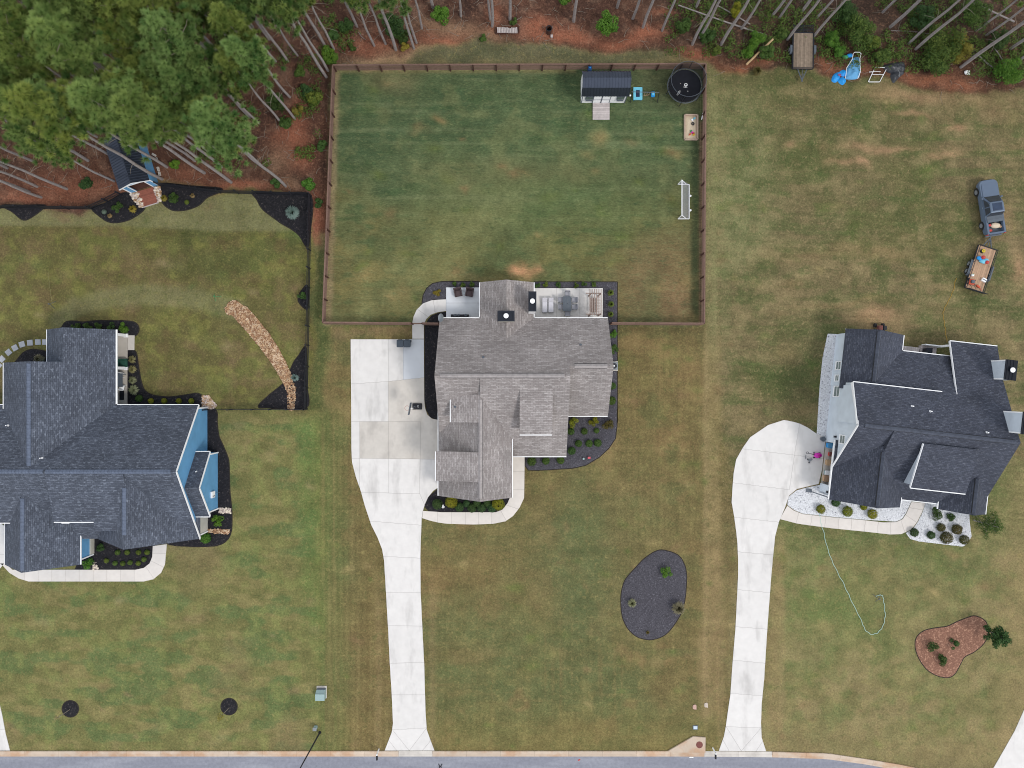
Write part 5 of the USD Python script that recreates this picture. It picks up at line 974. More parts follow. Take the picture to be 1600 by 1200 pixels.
shrub(340, 814, 9.5, 'bright', 'larger bright green shrub between two stone strips by the blue gable', form='loose'); shrub(321.5, 841, 8, 'bright', 'oval bright green shrub at the lower end of the blue gable bed')
shrub(138, 880, 9.5, 'bright', 'bright green shrub at the walk in front of the left garage of the blue house', form='loose'); shrub(157, 855, 7, 'dark', 'dark shrub under the front gable of the blue house', form='loose')
for i, x_ in enumerate((184, 199, 216.5, 230)): shrub(x_, 863, 4, 'brush', f'{ORD[i]} from the left in the upper row of tiny shrubs before the blue house')
for i, (x_, y_) in enumerate(((166.5, 876), (180, 880), (192, 880.5), (203.5, 879), (216, 880), (225, 874))): shrub(x_, y_, 3.8, 'brush', f'{ORD[i]} from the left in the lower row of tiny shrubs before the blue house')
shrub(185, 325, 9, 'green', 'feathery green shrub in the mulch left of the red ramp', form='loose'); shrub(208, 327, 6.5, 'gold', 'small golden shrub close to the left side of the red ramp', form='spiky'); shrub(163, 331, 3.5, 'blue', 'tiny grey shrub in the mulch left of the red ramp'); shrub(172, 337.5, 3.8, 'straw', 'tiny straw-coloured shrub at the lower edge left of the red ramp', form='spiky')
shrub(256.5, 310, 5.5, 'gold', 'golden shrub right beside the stones of the red ramp', form='spiky'); shrub(271.5, 309, 8.5, 'green', 'feathery green shrub in the mulch right of the red ramp', form='loose'); shrub(301, 306, 4, 'straw', 'thin straw-coloured shrub in the mulch far right of the red ramp', form='spiky'); shrub(292, 316, 3.5, 'brush', 'tiny low green shrub at the lower edge right of the red ramp')
shrub(457, 332.5, 11, 'blue', 'blue-grey feathery shrub alone in the fence corner bed', form='spiky', h=.9, n=420); shrub(471.5, 462.5, 7, 'green', 'green shrub in the half-round bed against the black fence', form='loose'); shrub(461, 590, 6.5, 'blue', 'wispy grey-green shrub in the bed at the lower end of the creek', form='spiky')
B_ = 'in the white gravel between walk and garage'
for a in [(1282.5, 795.5, 7, 'yellow', f'leftmost round yellow-green shrub {B_}'), (1324, 799, 8, 'yellow', f'biggest round yellow-green shrub {B_}'), (1349.5, 791.5, 5.5, 'yellow', f'yellow-green shrub half under the garage eave {B_}'), (1363, 803, 7.5, 'yellow', f'rightmost round yellow-green shrub {B_}'), (1306, 785, 7, 'dark', f'dark green shrub at the garage corner {B_}')]: shrub(*a)
B_ = 'in the gravel right of the curved walk'
for a in [(1461, 803, 11, 'dark', f'large glossy dark shrub by the porch {B_}', 'shrub', 'shrub', 'loose'), (1485, 808.5, 7.5, 'dark', f'medium dark shrub next to the large one {B_}', 'shrub', 'shrub', 'loose'), (1470, 824, 6.5, 'red', f'round brownish shrub in the middle {B_}'), (1495, 827, 8, 'red', f'larger round brownish shrub at the right {B_}'), (1428.5, 832, 6.5, 'deep', f'leftmost round green shrub {B_}'), (1454.5, 836, 6.2, 'deep', f'second round green shrub from the left {B_}'), (1478.5, 840, 9.5, 'red', f'biggest round olive shrub at the lower edge {B_}'), (1506.5, 843.5, 7.5, 'red', f'dark reddish shrub at the lower right corner {B_}')]: shrub(*a)
shrub(1041, 894, 9.5, 'bright', 'green shrub in the upper part of the grey mulch island', form='loose'); shrub(987.5, 942, 7, 'pale', 'pale spiky shrub at the left of the grey mulch island', form='spiky'); shrub(1060, 950, 11, 'straw', 'larger pale spiky shrub at the right edge of the grey mulch island', form='spiky', n=260)
shrub(1012, 988, 3, 'red', 'tiny dark red seedling at the bottom of the grey mulch island', form='spiky'); 
B_ = 'in the pine straw bed'
for a in [(1457, 1008, 9.5, 'dark', f'left of the three dark green shrubs {B_}'), (1488, 1006, 8.5, 'dark', f'right of the three dark green shrubs {B_}'), (1471, 1032, 10, 'dark', f'lowest of the three dark green shrubs {B_}')]: shrub(*a, form='loose')
# forest-edge bushes
for i, (x_, y_, r2, kd, lb) in enumerate([(133, 285, 11, 'dark', 'dark green grassy bush left of the blue shed'), (273, 255, 9, 'bright', 'bright green fern-like bush right of the blue shed'), (340, 232, 13, 'green', 'green bush under the pines up right of the blue shed'), (358, 246, 7, 'green', 'small bush beside the green one right of the blue shed'),
        (503, 228, 10, 'green', 'green bush against the outside of the left brown fence'), (432, 286, 8, 'green', 'small green bush at a pine foot above the black fence'), (482, 287, 12, 'bright', 'bright round bush above the black fence corner'), (515, 88, 14, 'bright', 'bright green bush at the outside corner of the brown fence'),
        (471, 113, 10, 'green', 'green bush between the pines left of the fence corner'), (490, 150, 14, 'brush', 'yellowish tall bush outside the left brown fence'), (478, 142, 10, 'dark', 'dark bush touching the yellowish one by the left brown fence'), (466, 172, 9, 'gold', 'yellowed bush between pine trunks by the left brown fence'), (446, 192, 10, 'green', 'green bush below the yellowed one by the left brown fence'), (432, 160, 14, 'dark', 'dark bush beneath the pines left of the yellowed one'), (446, 196, 5, 'bright', 'small bright bush between two pine feet'),
        (541, 38, 13, 'green', 'green bush near the top left above the brown fence'), (521, 54, 10, 'green', 'smaller green bush below it above the brown fence corner'), (618, 40, 20, 'dark', 'large dark bush between the pines above the brown fence'), (630, 56, 12, 'dark', 'lower part bush beside the large dark one'), (632, 74, 8, 'gold', 'yellow low bush at the foot of twin pines'), (688, 24, 14, 'bright', 'bright green bush above the bare red soil'), (550, 75, 6, 'green', 'little green bush in the pine litter above the fence'),
        (950, 40, 20, 'bright', 'big bright green bush alone above the white shed'), (884, 1, 10, 'bright', 'light green bush at the top edge left of the big bright one'), (803, 34, 6, 'green', 'low weed clump right of the stacked posts'), (755, 60, 6, 'green', 'weed clump at the lawn edge left of the stacked posts'), (497, 318, 8, 'dark', 'dark ground bush between the two fences'),
        (1150, 15, 13, 'yellow', 'bright yellow-green sapling crown among bare trunks at the top'), (1378, 88, 13, 'brush', 'yellowish bush above the black tarp'), (1344, 50, 24, 'brush', 'large yellow-flecked bush above the blue cloth'), (1322, 22, 20, 'dark', 'dark leafy bush at the top right of the old trailer'), (1362, 66, 14, 'brush', 'lower yellow-flecked bush above the white frame'),
        (1480, 70, 30, 'brush', 'largest flowering bush in the right woods'), (1462, 96, 22, 'brush', 'lower lobe bush in front of the largest flowering one'), (1500, 78, 20, 'gold', 'golden bush at the right of the largest flowering one'), (1520, 25, 26, 'green', 'green bush high in the right woods near the top edge'), (1440, 30, 18, 'dark', 'dark bush between trunks in the right woods'),
        (1575, 112, 22, 'bright', 'bright bush at the right edge of the picture'), (1180, 62, 14, 'bright', 'light green bush above the broken trunk'), (1196, 82, 12, 'green', 'green bush right of the broken trunk'), (1170, 80, 10, 'bright', 'bright low bush left of the broken trunk'), (1222, 52, 10, 'brush', 'bush left of the old trailer gate'), (1302, 62, 13, 'bright', 'bush right of the old trailer'), (1310, 80, 10, 'bright', 'low bush directly above the blue cloth frame'), (1105, 55, 13, 'green', 'bush between two leaning trunks above the trampoline'), (1068, 40, 12, 'green', 'bush left of the leaning trunks above the trampoline'), (1120, 80, 8, 'brush', 'low bush at the foot of a trunk right of the trampoline'), (1560, 60, 16, 'dark', 'dark bush behind the crossed trunks')]):
    shrub(x_, y_, r2, kd, lb, 'bush', 'bush', 'loose', h=r2 / 15 * 1.5, n=int(1100 + 90 * r2), leaf=.09)
shrub(1183, 112, 8, 'red', 'dry brown bush at the lawn edge right of the trampoline', 'bush', 'bush', 'spiky', n=160)
# undergrowth nobody could count
r_ = np.random.default_rng(44); pts = []
while len(pts) < 1700:
    x_, y_ = r_.uniform(1040, 1700), r_.uniform(-60, 118)
    if y_ < 84 + (x_ - 1060) * .075 and meshkit.fbm(np.array([[x_ / 34, y_ / 34, 3.3]]), 3, 5)[0] > .46: pts.append((x_, y_))
while len(pts) < 2200:
    x_, y_ = r_.uniform(300, 560), r_.uniform(-40, 260)
    if (x_ < 500 or y_ < 80) and meshkit.fbm(np.array([[x_ / 30, y_ / 30, 7.3]]), 3, 5)[0] > .53: pts.append((x_, y_))
C = []; N = []; Hh = []
for x_, y_ in pts:
    c, n_, h_ = ball(r_, 26, np.array([*XY(x_, y_), .22]), np.array([.42, .42, .35]) * r_.uniform(.6, 1.3), .3, -.2); C.append(c); N.append(n_); Hh.append(h_ * .5 + r_.uniform(0, .5))
C = np.vstack(C); C[:, 2] = np.maximum(C[:, 2], .04); v, f = leaves(C, np.vstack(N) + (0, 0, .5), .085, r_, .55); tn = np.clip(np.hstack(Hh), 0, 1)
solo('undergrowth', (v, f), LEAF['brush'], 'low green undergrowth covering the floor of the woods', 'undergrowth', kind='stuff', tint=np.repeat(np.repeat(tn[:, None], 3, 1), 4, 0))
# fallen twigs and needles
m = MB()
for i in range(1500):
    x_, y_ = r_.uniform(-60, 1700), r_.uniform(-60, 300)
    if not (Fh[int((y_ - gy[0]) / STEP), int((x_ - gx[0]) / STEP)] > .5): continue
    X, Y = XY(x_, y_); a, l = r_.uniform(0, 6.28), r_.uniform(.3, 1.5); b = r_.uniform(-.3, .3)
    m.tube([(X, Y, .04), (X + l * .5 * math.cos(a), Y + l * .5 * math.sin(a), .09), (X + l * math.cos(a + b), Y + l * math.sin(a + b), .05)], [.022, .016, .008], 4, False)
solo('fallen_twigs', m, barkb, 'pale fallen twigs scattered over the floor of the woods', 'twigs', kind='stuff')

# ------------------------------------------------------------------ pines
NEED = leafmat('pine_needles', A(110, 148, 74), A(214, 236, 136), 0.45, 0.11)
def make_pine(k, H_, seed, crown_from=.56):
    r_ = np.random.default_rng(seed); root = stage.CreateClassPrim(f'/World/pine_tree_form_{k}'); path = str(root.GetPath()); LOC[path] = np.zeros(3)
    lean = r_.normal(0, .25, 2); zs = np.linspace(0, H_ * .93, 9); axis = np.c_[lean[0] * (zs / H_) ** 2 + .05 * np.sin(zs * .7 + seed), lean[1] * (zs / H_) ** 2 + .05 * np.cos(zs * .9), zs]
    part(path, 'trunk', MB().tube(axis, np.array([.155, .145, .135, .125, .112, .095, .07, .045, .015]) * (H_ / 20.5), 9), bark, smooth=True)
    at = lambda z: np.array([np.interp(z, zs, axis[:, 0]), np.interp(z, zs, axis[:, 1]), z])
    z0 = H_ * crown_from; tips = []; big = {}
    nb = 30; Rm = 2.35 + r_.uniform(-.3, .3)
    for i in range(nb):
        f = (i + r_.random()) / nb; z = z0 + (H_ - z0) * f * .97; a = i * 2.4 + r_.uniform(-.5, .5)
        L_ = Rm * (1 - f ** 1.7) * r_.uniform(.42, 1.3) * (0.75 + .25 * min(f * 5, 1)) + .3; b = at(z); d = np.array([math.cos(a), math.sin(a), 0])
        rise = .25 + .5 * f; mid = b + d * L_ * .5 + (0, 0, L_ * .5 * rise * .6); e = b + d * L_ + (0, 0, L_ * rise)
        if i % 2 == 0: part(path, 'branch', MB().tube([b, mid, b + (e - b) * .8], [.04, .026, .01], 5, False), barkb)
        n_t = max(2, int(L_ * 4.0))
        for j in range(n_t):
            u_ = .32 + .68 * (j + r_.random()) / n_t; c = b + d * L_ * u_ + (0, 0, L_ * rise * u_ * .9); side = np.array([-d[1], d[0], 0]) * r_.normal(0, .28) * L_ * u_ * 1.1
            tips.append((c + side + (0, 0, r_.uniform(-.1, .3)), d * .45 + side * .6 + (0, 0, .75)))
    for j in range(60):
        f = r_.random(); z = z0 + (H_ - z0) * f * .98; a = r_.uniform(0, 6.28); rr_ = r_.uniform(.1, .75); tips.append((at(z) + np.array([math.cos(a) * rr_, math.sin(a) * rr_, .1]), np.array([math.cos(a) * .5, math.sin(a) * .5, .8])))
    for j in range(9): tips.append((at(H_ * .97) + r_.normal(0, .22, 3) + (0, 0, -.05 * j), np.array([r_.normal(0, .4), r_.normal(0, .4), 1.0])))
    for i in range(7):                                       # dead snags under the crown
        z = H_ * r_.uniform(.25, crown_from); a = r_.uniform(0, 6.28); b = at(z); l = r_.uniform(.4, 1.6); d = np.array([math.cos(a), math.sin(a), 0])
        part(path, 'dead_branch', MB().tube([b, b + d * l * .6 + (0, 0, .05), b + d * l + (0, 0, -.1 * l)], [.022, .016, .006], 4, False), barkb)
    C = np.array([c for c, _ in tips]); D = np.array([d / np.linalg.norm(d) for _, d in tips]); nn = 92
    d = r_.normal(0, 1, (len(C), nn, 3)); d /= np.linalg.norm(d, axis=2, keepdims=True); d = d + D[:, None] * .95; d /= np.linalg.norm(d, axis=2, keepdims=True)
    l = r_.uniform(.30, .54, (len(C), nn, 1)) * r_.uniform(.75, 1.15, (len(C), 1, 1)); s = np.cross(d, r_.normal(0, .55, d.shape) + np.array([0, 0, 1.0])); s /= np.linalg.norm(s, axis=2, keepdims=True)
    b = C[:, None] + d * .03; v = np.stack([b - s * .022, b + s * .022, b + d * l], 2).reshape(-1, 3)
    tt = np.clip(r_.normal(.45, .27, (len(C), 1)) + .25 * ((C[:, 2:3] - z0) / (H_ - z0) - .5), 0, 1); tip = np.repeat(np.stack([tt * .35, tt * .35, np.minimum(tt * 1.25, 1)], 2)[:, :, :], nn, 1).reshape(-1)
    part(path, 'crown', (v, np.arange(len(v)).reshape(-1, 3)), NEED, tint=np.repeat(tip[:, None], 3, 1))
    return path
FORMS = [make_pine(k, h_, 300 + k, cf) for k, (h_, cf) in enumerate([(18.5, .62), (20, .66), (17, .58), (21, .66), (19, .64), (16.5, .56), (20.5, .68)], 1)]
tr = np.random.default_rng(9)
def pine(px, py, label, group=None, sc=None, form=None):
    path = nm('/World', 'pine_tree'); x = UsdGeom.Xform.Define(stage, path); X, Y = XY(px, py); s_ = sc or tr.uniform(.88, 1.1)
    x.AddTranslateOp().Set(Gf.Vec3d(X, Y, -.05)); x.AddRotateZOp().Set(float(tr.uniform(0, 360))); x.AddScaleOp().Set(Gf.Vec3f(s_, s_, s_))
    x.GetPrim().GetReferences().AddInternalReference(FORMS[form if form is not None else int(tr.integers(len(FORMS)))]); x.GetPrim().SetInstanceable(True)
    props(x.GetPrim(), label, 'tree', group or 'pines with bare trunks at the edge of the woods')
def row(pts, where):
    for i, (x_, y_) in enumerate(sorted(pts)): pine(x_, y_, f'bare pine trunk, {ORD[i]} from the left {where}')
row([(54, 254), (105, 296), (178, 284), (138, 250), (58, 291), (45, 300), (65, 309), (168, 241), (12, 262)], 'left of the blue shed')
row([(253, 281), (260, 261), (320, 271), (304, 251), (362, 285), (346, 260), (329, 239), (350, 242), (325, 194), (284, 206), (390, 182)], 'between the blue shed and the black fence')
row([(449, 95), (464, 87), (509, 120), (512, 110), (430, 96), (507, 71), (522, 76), (461, 186), (439, 191), (452, 152), (446, 290), (415, 266), (404, 193)], 'along the outside of the left brown fence')
row([(557, 41), (584, 72), (602, 69), (619, 77), (646, 75), (650, 67), (660, 44), (676, 11), (721, 25), (770, 41), (765, 30), (797, 30)], 'above the upper brown fence, left half')
row([(896, 34), (964, 11), (989, 30), (1005, 42), (1034, 49), (1081, 69), (1094, 59), (1127, 69), (1159, 45), (1087, 12)], 'above the upper brown fence, right half')
row([(1207, 25), (1217, 28), (1231, 61), (1271, 57), (1277, 28), (1254, 17), (1380, 19), (1392, 42), (1420, 67), (1431, 76), (1525, 49), (1542, 55), (1502, 104), (1506, 100), (1580, 102), (1580, 76)], 'in the right woods')
fill = []; lim = 0
known = [(253, 281), (284, 206), (325, 194), (390, 182), (138, 250), (168, 241), (54, 254), (404, 193), (430, 96), (449, 95), (464, 87), (439, 191), (12, 262), (304, 251), (329, 239)]
while len(fill) < 62 and lim < 9000:
    lim += 1; x_, y_ = tr.uniform(20, 470), tr.uniform(-10, 225)
    if 190 < x_ < 262 and y_ > 190: continue
    if x_ + y_ * .9 < 135 or (y_ < 20 and x_ < 180): continue
    if x_ > 395 and y_ > 110: continue
    if all(math.hypot(x_ - a, y_ - b) > 27 for a, b in fill + known): fill.append((x_, y_))
fill.sort(key=lambda p_: p_[1]); rows_ = [sorted(fill[i:i + 9]) for i in range(0, len(fill), 9)]
for j, rw in enumerate(rows_):
    for i, (x_, y_) in enumerate(rw): pine(x_, y_, f'pine crown, {ORD[i]} from left in {ORD[j]} row of the crowded upper-left stand', 'pines in the crowded stand at the upper left')
# fallen and leaning dead trunks
def trunk(a, b, za, zb, r0, r1, label, m=None, group=None):
    A_, B_ = P(*a, za), P(*b, zb); mid = (A_ + B_) / 2 + rng.normal(0, .06, 3); t = thing('fallen_trunk', label, 'fallen tree', A_, group=group)
    part(t, 'log', MB().tube([A_, mid, B_], [r0, (r0 + r1) / 2, r1], 9), m or bark, smooth=True)
    for k_ in range(3):
        c = A_ + (B_ - A_) * (.4 + .18 * k_); part(t, 'branch_stub', MB().tube([c, c + rng.normal(0, .25, 3) + (0, 0, .15)], [.025, .012], 5), barkb)
trunk((1166, 101), (1208, 61), .12, .9, .12, .10, 'broken pale trunk lying at the lawn edge right of the trampoline', pm('bare_wood', A(198, 168, 128), .85, .25, 4))
trunk((1060, 8), (1197, 55), .6, .15, .06, .09, 'long thin fallen trunk crossing behind the leaning pines at the top')
trunk((1585, 34), (1524, 4), .7, .5, .09, .07, 'pale fallen trunk high in the right woods'); trunk((1554, 107), (1526, 84), .12, .3, .08, .07, 'short fallen trunk at the foot of the double pine'); trunk((1573, 104), (1546, 64), .1, .8, .05, .05, 'thin fallen trunk crossing the double pine from below')
trunk((1544, 90), (1556, 24), .12, .5, .07, .05, 'dark thin trunk lying upright in the picture behind the double pine', dkpost); trunk((1392, 48), (1458, 54), .1, .2, .03, .02, 'very thin fallen stem between two pines in the right woods'); trunk((1120, 8), (1172, 38), .5, .2, .05, .06, 'thin dead trunk behind the right leaning pine at the top')
trunk((571, 62), (560, 50), .1, .8, .03, .02, 'short dead stick leaning between the pines above the fence'); trunk((597, 50), (604, 44), .3, .9, .03, .03, 'short dead branch leaning on a pine above the fence')
# young trees in the gardens
def sapling(px, py, lean, h, kind, label, R_=.45, n=260, name='sapling'):
    r_ = np.random.default_rng(int(px)); X, Y = XY(px, py); t = thing(name, label, 'tree', (X, Y, 0)); top = np.array([X + lean[0], Y + lean[1], h])
    part(t, 'trunk', MB().tube([(X, Y, -.05), (X + lean[0] * .45, Y + lean[1] * .45, h * .5), top], [.04, .03, .012], 7), barkb)
    for k_ in range(5):
        f_ = .5 + .1 * k_; b = np.array([X, Y, 0]) * (1 - f_) + top * f_; a = r_.uniform(0, 6.28); part(t, 'branch', MB().tube([b, b + np.array([math.cos(a), math.sin(a), .8]) * .35], [.014, .005], 5), barkb)
    C, N, H_ = ball(r_, n, top - (0, 0, R_ * .6), np.array([R_, R_, R_ * 1.5]), .4, -1, 3, inner=.7); v, f = leaves(C, N, .06, r_, .5)
    part(t, 'crown', (v, f), LEAF[kind], tint=np.repeat(np.repeat(np.clip(r_.random(len(C)), 0, 1)[:, None], 3, 1), 4, 0))
sapling(110, 1108, (-.15, 0), 2.2, 'straw', 'nearly bare sapling standing in the left mulch ring', .22, 40); sapling(358.5, 1105.5, (-.1, 0), 2.3, 'gold', 'thin yellow-leaved sapling standing in the right mulch ring', .38, 150)
def tree(px, py, R_, h, kind, label, form):
    r_ = np.random.default_rng(int(px)); X, Y = XY(px, py); t = thing('garden_tree', label, 'tree', (X, Y, 0))
    part(t, 'trunk', MB().tube([(X, Y, -.05), (X + .05, Y, h * .45), (X, Y + .04, h * .9)], [.08, .06, .02], 8), bark)
    Cs, Ns, Hs = [], [], []
    for k_ in range(14):
        a = k_ * 2.4; z = h * (.35 + .6 * k_ / 14); l = R_ * (1.05 - .6 * k_ / 14) * r_.uniform(.7, 1.1); e = np.array([X + l * math.cos(a), Y + l * math.sin(a), z + .25])
        part(t, 'branch', MB().tube([(X, Y, z - .2), (np.array([X, Y, z]) + e) / 2 + (0, 0, .1), e], [.03, .02, .008], 5), bark)
        for f_ in (.45, .75, 1.0):
            c, n_, h_ = ball(r_, 70 if form == 'leafy' else 40, np.array([X, Y, z]) * (1 - f_) + e * f_, np.full(3, R_ * .27), .3, -1, k_, inner=.6); Cs.append(c); Ns.append(n_); Hs.append(h_ / 2 + r_.uniform(.1, .6))
    v, f = leaves(np.vstack(Cs), np.vstack(Ns) + (0, 0, .4), .10 if form == 'leafy' else .14, r_, .45 if form == 'leafy' else .16)
    part(t, 'crown', (v, f), LEAF[kind], tint=np.repeat(np.repeat(np.clip(np.hstack(Hs), 0, 1)[:, None], 3, 1), 4, 0))
tree(1538, 983, 1.15, 3.2, 'dark', 'young dark green tree at the tip of the pine straw bed', 'leafy'); tree(1522, 813, 1.45, 3.4, 'green', 'feathery green young tree at the right corner of the white house gravel', 'feather')

# ------------------------------------------------------------------ things on the lawns
def wheel(t, x, y, r, w=.2, name='wheel', axis=(1, 0, 0)):
    ax = np.array(axis, float); c = np.array([x, y, r]); wp = part(t, name, MB().tube([c - ax * w / 2, c - ax * w * .42, c + ax * w * .42, c + ax * w / 2], [r * .9, r, r, r * .9], 22), rubber)
    part(wp, 'rim', MB().tube([c - ax * (w / 2 + .012), c + ax * (w / 2 + .012)], r * .58, 16), galv); return wp
# pick-up truck: own frame, +y is forward
loc = (739.6 / 15, (600 - 326.7) / 15, 0); loc = ((1539.6 - 800) / 15, (600 - 326.7) / 15, 0)
t = thing('pickup_truck', 'grey-blue pick-up truck with a loaded bed hitched to a trailer', 'truck', loc, 8.7)
try:
    import manifold3d as mf
except Exception: mf = None
def to_man(mb):
    v, f = mb.get(); return mf.Manifold(mf.Mesh(np.asarray(v, np.float32), np.asarray(f, np.uint32)))
def from_man(m): k_ = m.to_mesh(); return MB().add(k_.vert_properties[:, :3], k_.tri_verts)
def hullsec(secs, n=10):
    """convex hull of rounded plan outlines: (z, half width, y back, y front, corner radius)"""
    pts = []
    for z, w, y0, y1, r in secs:
        for cx_, cy_, a0 in ((w - r, y1 - r, 0), (-w + r, y1 - r, 90), (-w + r, y0 + r * .5, 180), (w - r, y0 + r * .5, 270)):
            for a in np.radians(np.linspace(a0, a0 + 90, n)): pts.append((cx_ + r * math.cos(a), cy_ + (r if cy_ > 0 else r * .5) * math.sin(a), z))
    return MB().hull(pts)
lower = hullsec([(.42, .90, -2.78, 2.72, .45), (.75, .965, -2.84, 2.84, .5), (1.02, .95, -2.83, 2.76, .5), (1.1, .92, -2.82, .9, .3)])
hood = MB().hull([(x_, y_, z_) for x_, y_, z_ in ((-.80, .95, 1.16), (.80, .95, 1.16), (-.78, 2.2, 1.1), (.78, 2.2, 1.1), (-.6, 2.66, .98), (.6, 2.66, .98), (-.9, .9, .95), (.9, .9, .95), (-.62, 2.74, .8), (.62, 2.74, .8))])
bed_ = MB().box(-.76, .76, -2.66, -1.02, .72, 1.6); arch = [MB().hull([(sx * a, y_ + .46 * math.cos(b), .40 + .46 * math.sin(b)) for a in (.6, 1.2) for b in np.linspace(0, 6.283, 25)[:-1]]) for sx in (-1, 1) for y_ in (-1.72, 1.78)]
rails = MB().hull([(sx, y_, z_) for sx in (-.95, .95) for y_ in (-2.8, -.9) for z_ in (.9, 1.2)] + [(sx * .9, y_, 1.23) for sx in (-1, 1) for y_ in (-2.78, -.9)])
if mf:
    b_ = to_man(lower) + to_man(rails) - to_man(bed_)
    for a_ in arch: b_ = b_ - to_man(a_)
    body = from_man(b_)
else: body = lower
bd = part(t, 'body', body, truckp, smooth=35); part(t, 'hood', hood, truckp, smooth=25)
part(t, 'bed_liner', MB().box(-.755, .755, -2.65, -1.03, .725, .74), charcoal)
cab = MB().hull([(sx * .88, y_, 1.08) for sx in (-1, 1) for y_ in (-1.0, 1.15)] + [(sx * .9, y_, 1.16) for sx in (-1, 1) for y_ in (-.98, 1.0)] + [(sx * .70, y_, 1.80) for sx in (-1, 1) for y_ in (-.72, .1)] + [(sx * .64, .32, 1.78) for sx in (-1, 1)] + [(sx * .6, y_, 1.84) for sx in (-1, 1) for y_ in (-.6, .1)])
part(t, 'cab', cab, truckp, smooth=20)
def pane(p4, name, lift=.012, m=glassd):
    p4 = np.array(p4, float); n_ = np.cross(p4[1] - p4[0], p4[3] - p4[0]); n_ /= np.linalg.norm(n_); c = p4.mean(0)
    if np.dot(n_, c - np.array([0, 0, 1.2])) < 0: n_ = -n_
    part(t, name, MB().hull(np.vstack([p4 + n_ * lift, p4 - n_ * .02])), m)
pane([(-.78, 1.03, 1.2), (.78, 1.03, 1.2), (.58, .40, 1.75), (-.58, .40, 1.75)], 'windscreen', .02)
for sx in (-1, 1):
    pane([(sx * .885, .80, 1.22), (sx * .885, -.05, 1.22), (sx * .715, -.05, 1.74), (sx * .69, .28, 1.74)], 'side_window', .014); pane([(sx * .885, -.14, 1.22), (sx * .885, -.85, 1.22), (sx * .72, -.66, 1.74), (sx * .715, -.14, 1.74)], 'side_window', .014)
    part(t, 'mirror', MB().rbox(sx * 1.0 - .1, sx * 1.0 + .1, .82, .97, 1.12, 1.3, .05), truckp); part(t, 'door_handle', MB().box(sx * .955 - .015, sx * .955 + .015, -.1, .08, .98, 1.01), chrome)
    part(t, 'headlight', MB().hull([(sx * .62, 2.70, .9), (sx * .9, 2.5, .92), (sx * .62, 2.76, .8), (sx * .92, 2.55, .8), (sx * .66, 2.55, .97)]), chrome); part(t, 'tail_light', MB().box(sx * .9 - .06, sx * .9 + .06, -2.86, -2.80, .85, 1.16), redp)
pane([(-.66, -.74, 1.72), (.66, -.74, 1.72), (.78, -.98, 1.22), (-.78, -.98, 1.22)], 'rear_window', .014)
part(t, 'glass_roof', MB().rbox(-.5, .5, -.58, .2, 1.80, 1.86, .02), pm('roof_glass', (0.02, 0.035, 0.07), 0.3, 0.3, 2.5, spec=0.4))
part(t, 'bed_cover', MB().box(-.86, .86, -1.62, -.98, 1.235, 1.28).box(-.86, .86, -1.62, -1.3, 1.28, 1.31), charcoal)
part(t, 'tailgate', MB().box(-.74, .74, -2.83, -2.72, .78, 1.2), truckp); part(t, 'rear_bumper', MB().rbox(-.86, .86, -2.98, -2.82, .5, .66, .05), charcoal); part(t, 'front_grille', MB().box(-.55, .55, 2.78, 2.85, .6, .82), black)
for sx in (-1, 1):
    for y_ in (-1.72, 1.78): wheel(t, sx * .84, y_, .40, .27)
def on(base_loc, rot, x, y, z):
    a = math.radians(rot); return (base_loc[0] + x * math.cos(a) - y * math.sin(a), base_loc[1] + x * math.sin(a) + y * math.cos(a), z)
c_ = thing('sack', 'cream sack lying across the truck bed', 'sack', on(loc, 8.7, .1, -1.95, .745), 0); part(c_, 'bag', MB().ico((0, 0, .2), (.52, .28, .2), 2, .15, 3), pm('cream_cloth', A(226, 208, 184), .85, .1, 4, .02, 6), smooth=True); part(c_, 'tied_end', MB().ico((.5, -.12, .22), (.16, .14, .12), 1, .2, 4), tanw)
for nm_, x_, y_, lb in (('red_can', -.5, -1.85, 'red can at the front left of the truck bed'), ('red_can', -.5, -2.4, 'red can near the tailgate of the truck bed')):
    c_ = thing('fuel_can', lb, 'can', on(loc, 8.7, x_, y_, .745), 20); part(c_, 'can_body', MB().rbox(-.15, .15, -.12, .12, 0, .32, .04), redp); part(c_, 'spout', MB().tube([(.1, 0, .3), (.16, 0, .42)], [.03, .02], 8), black)

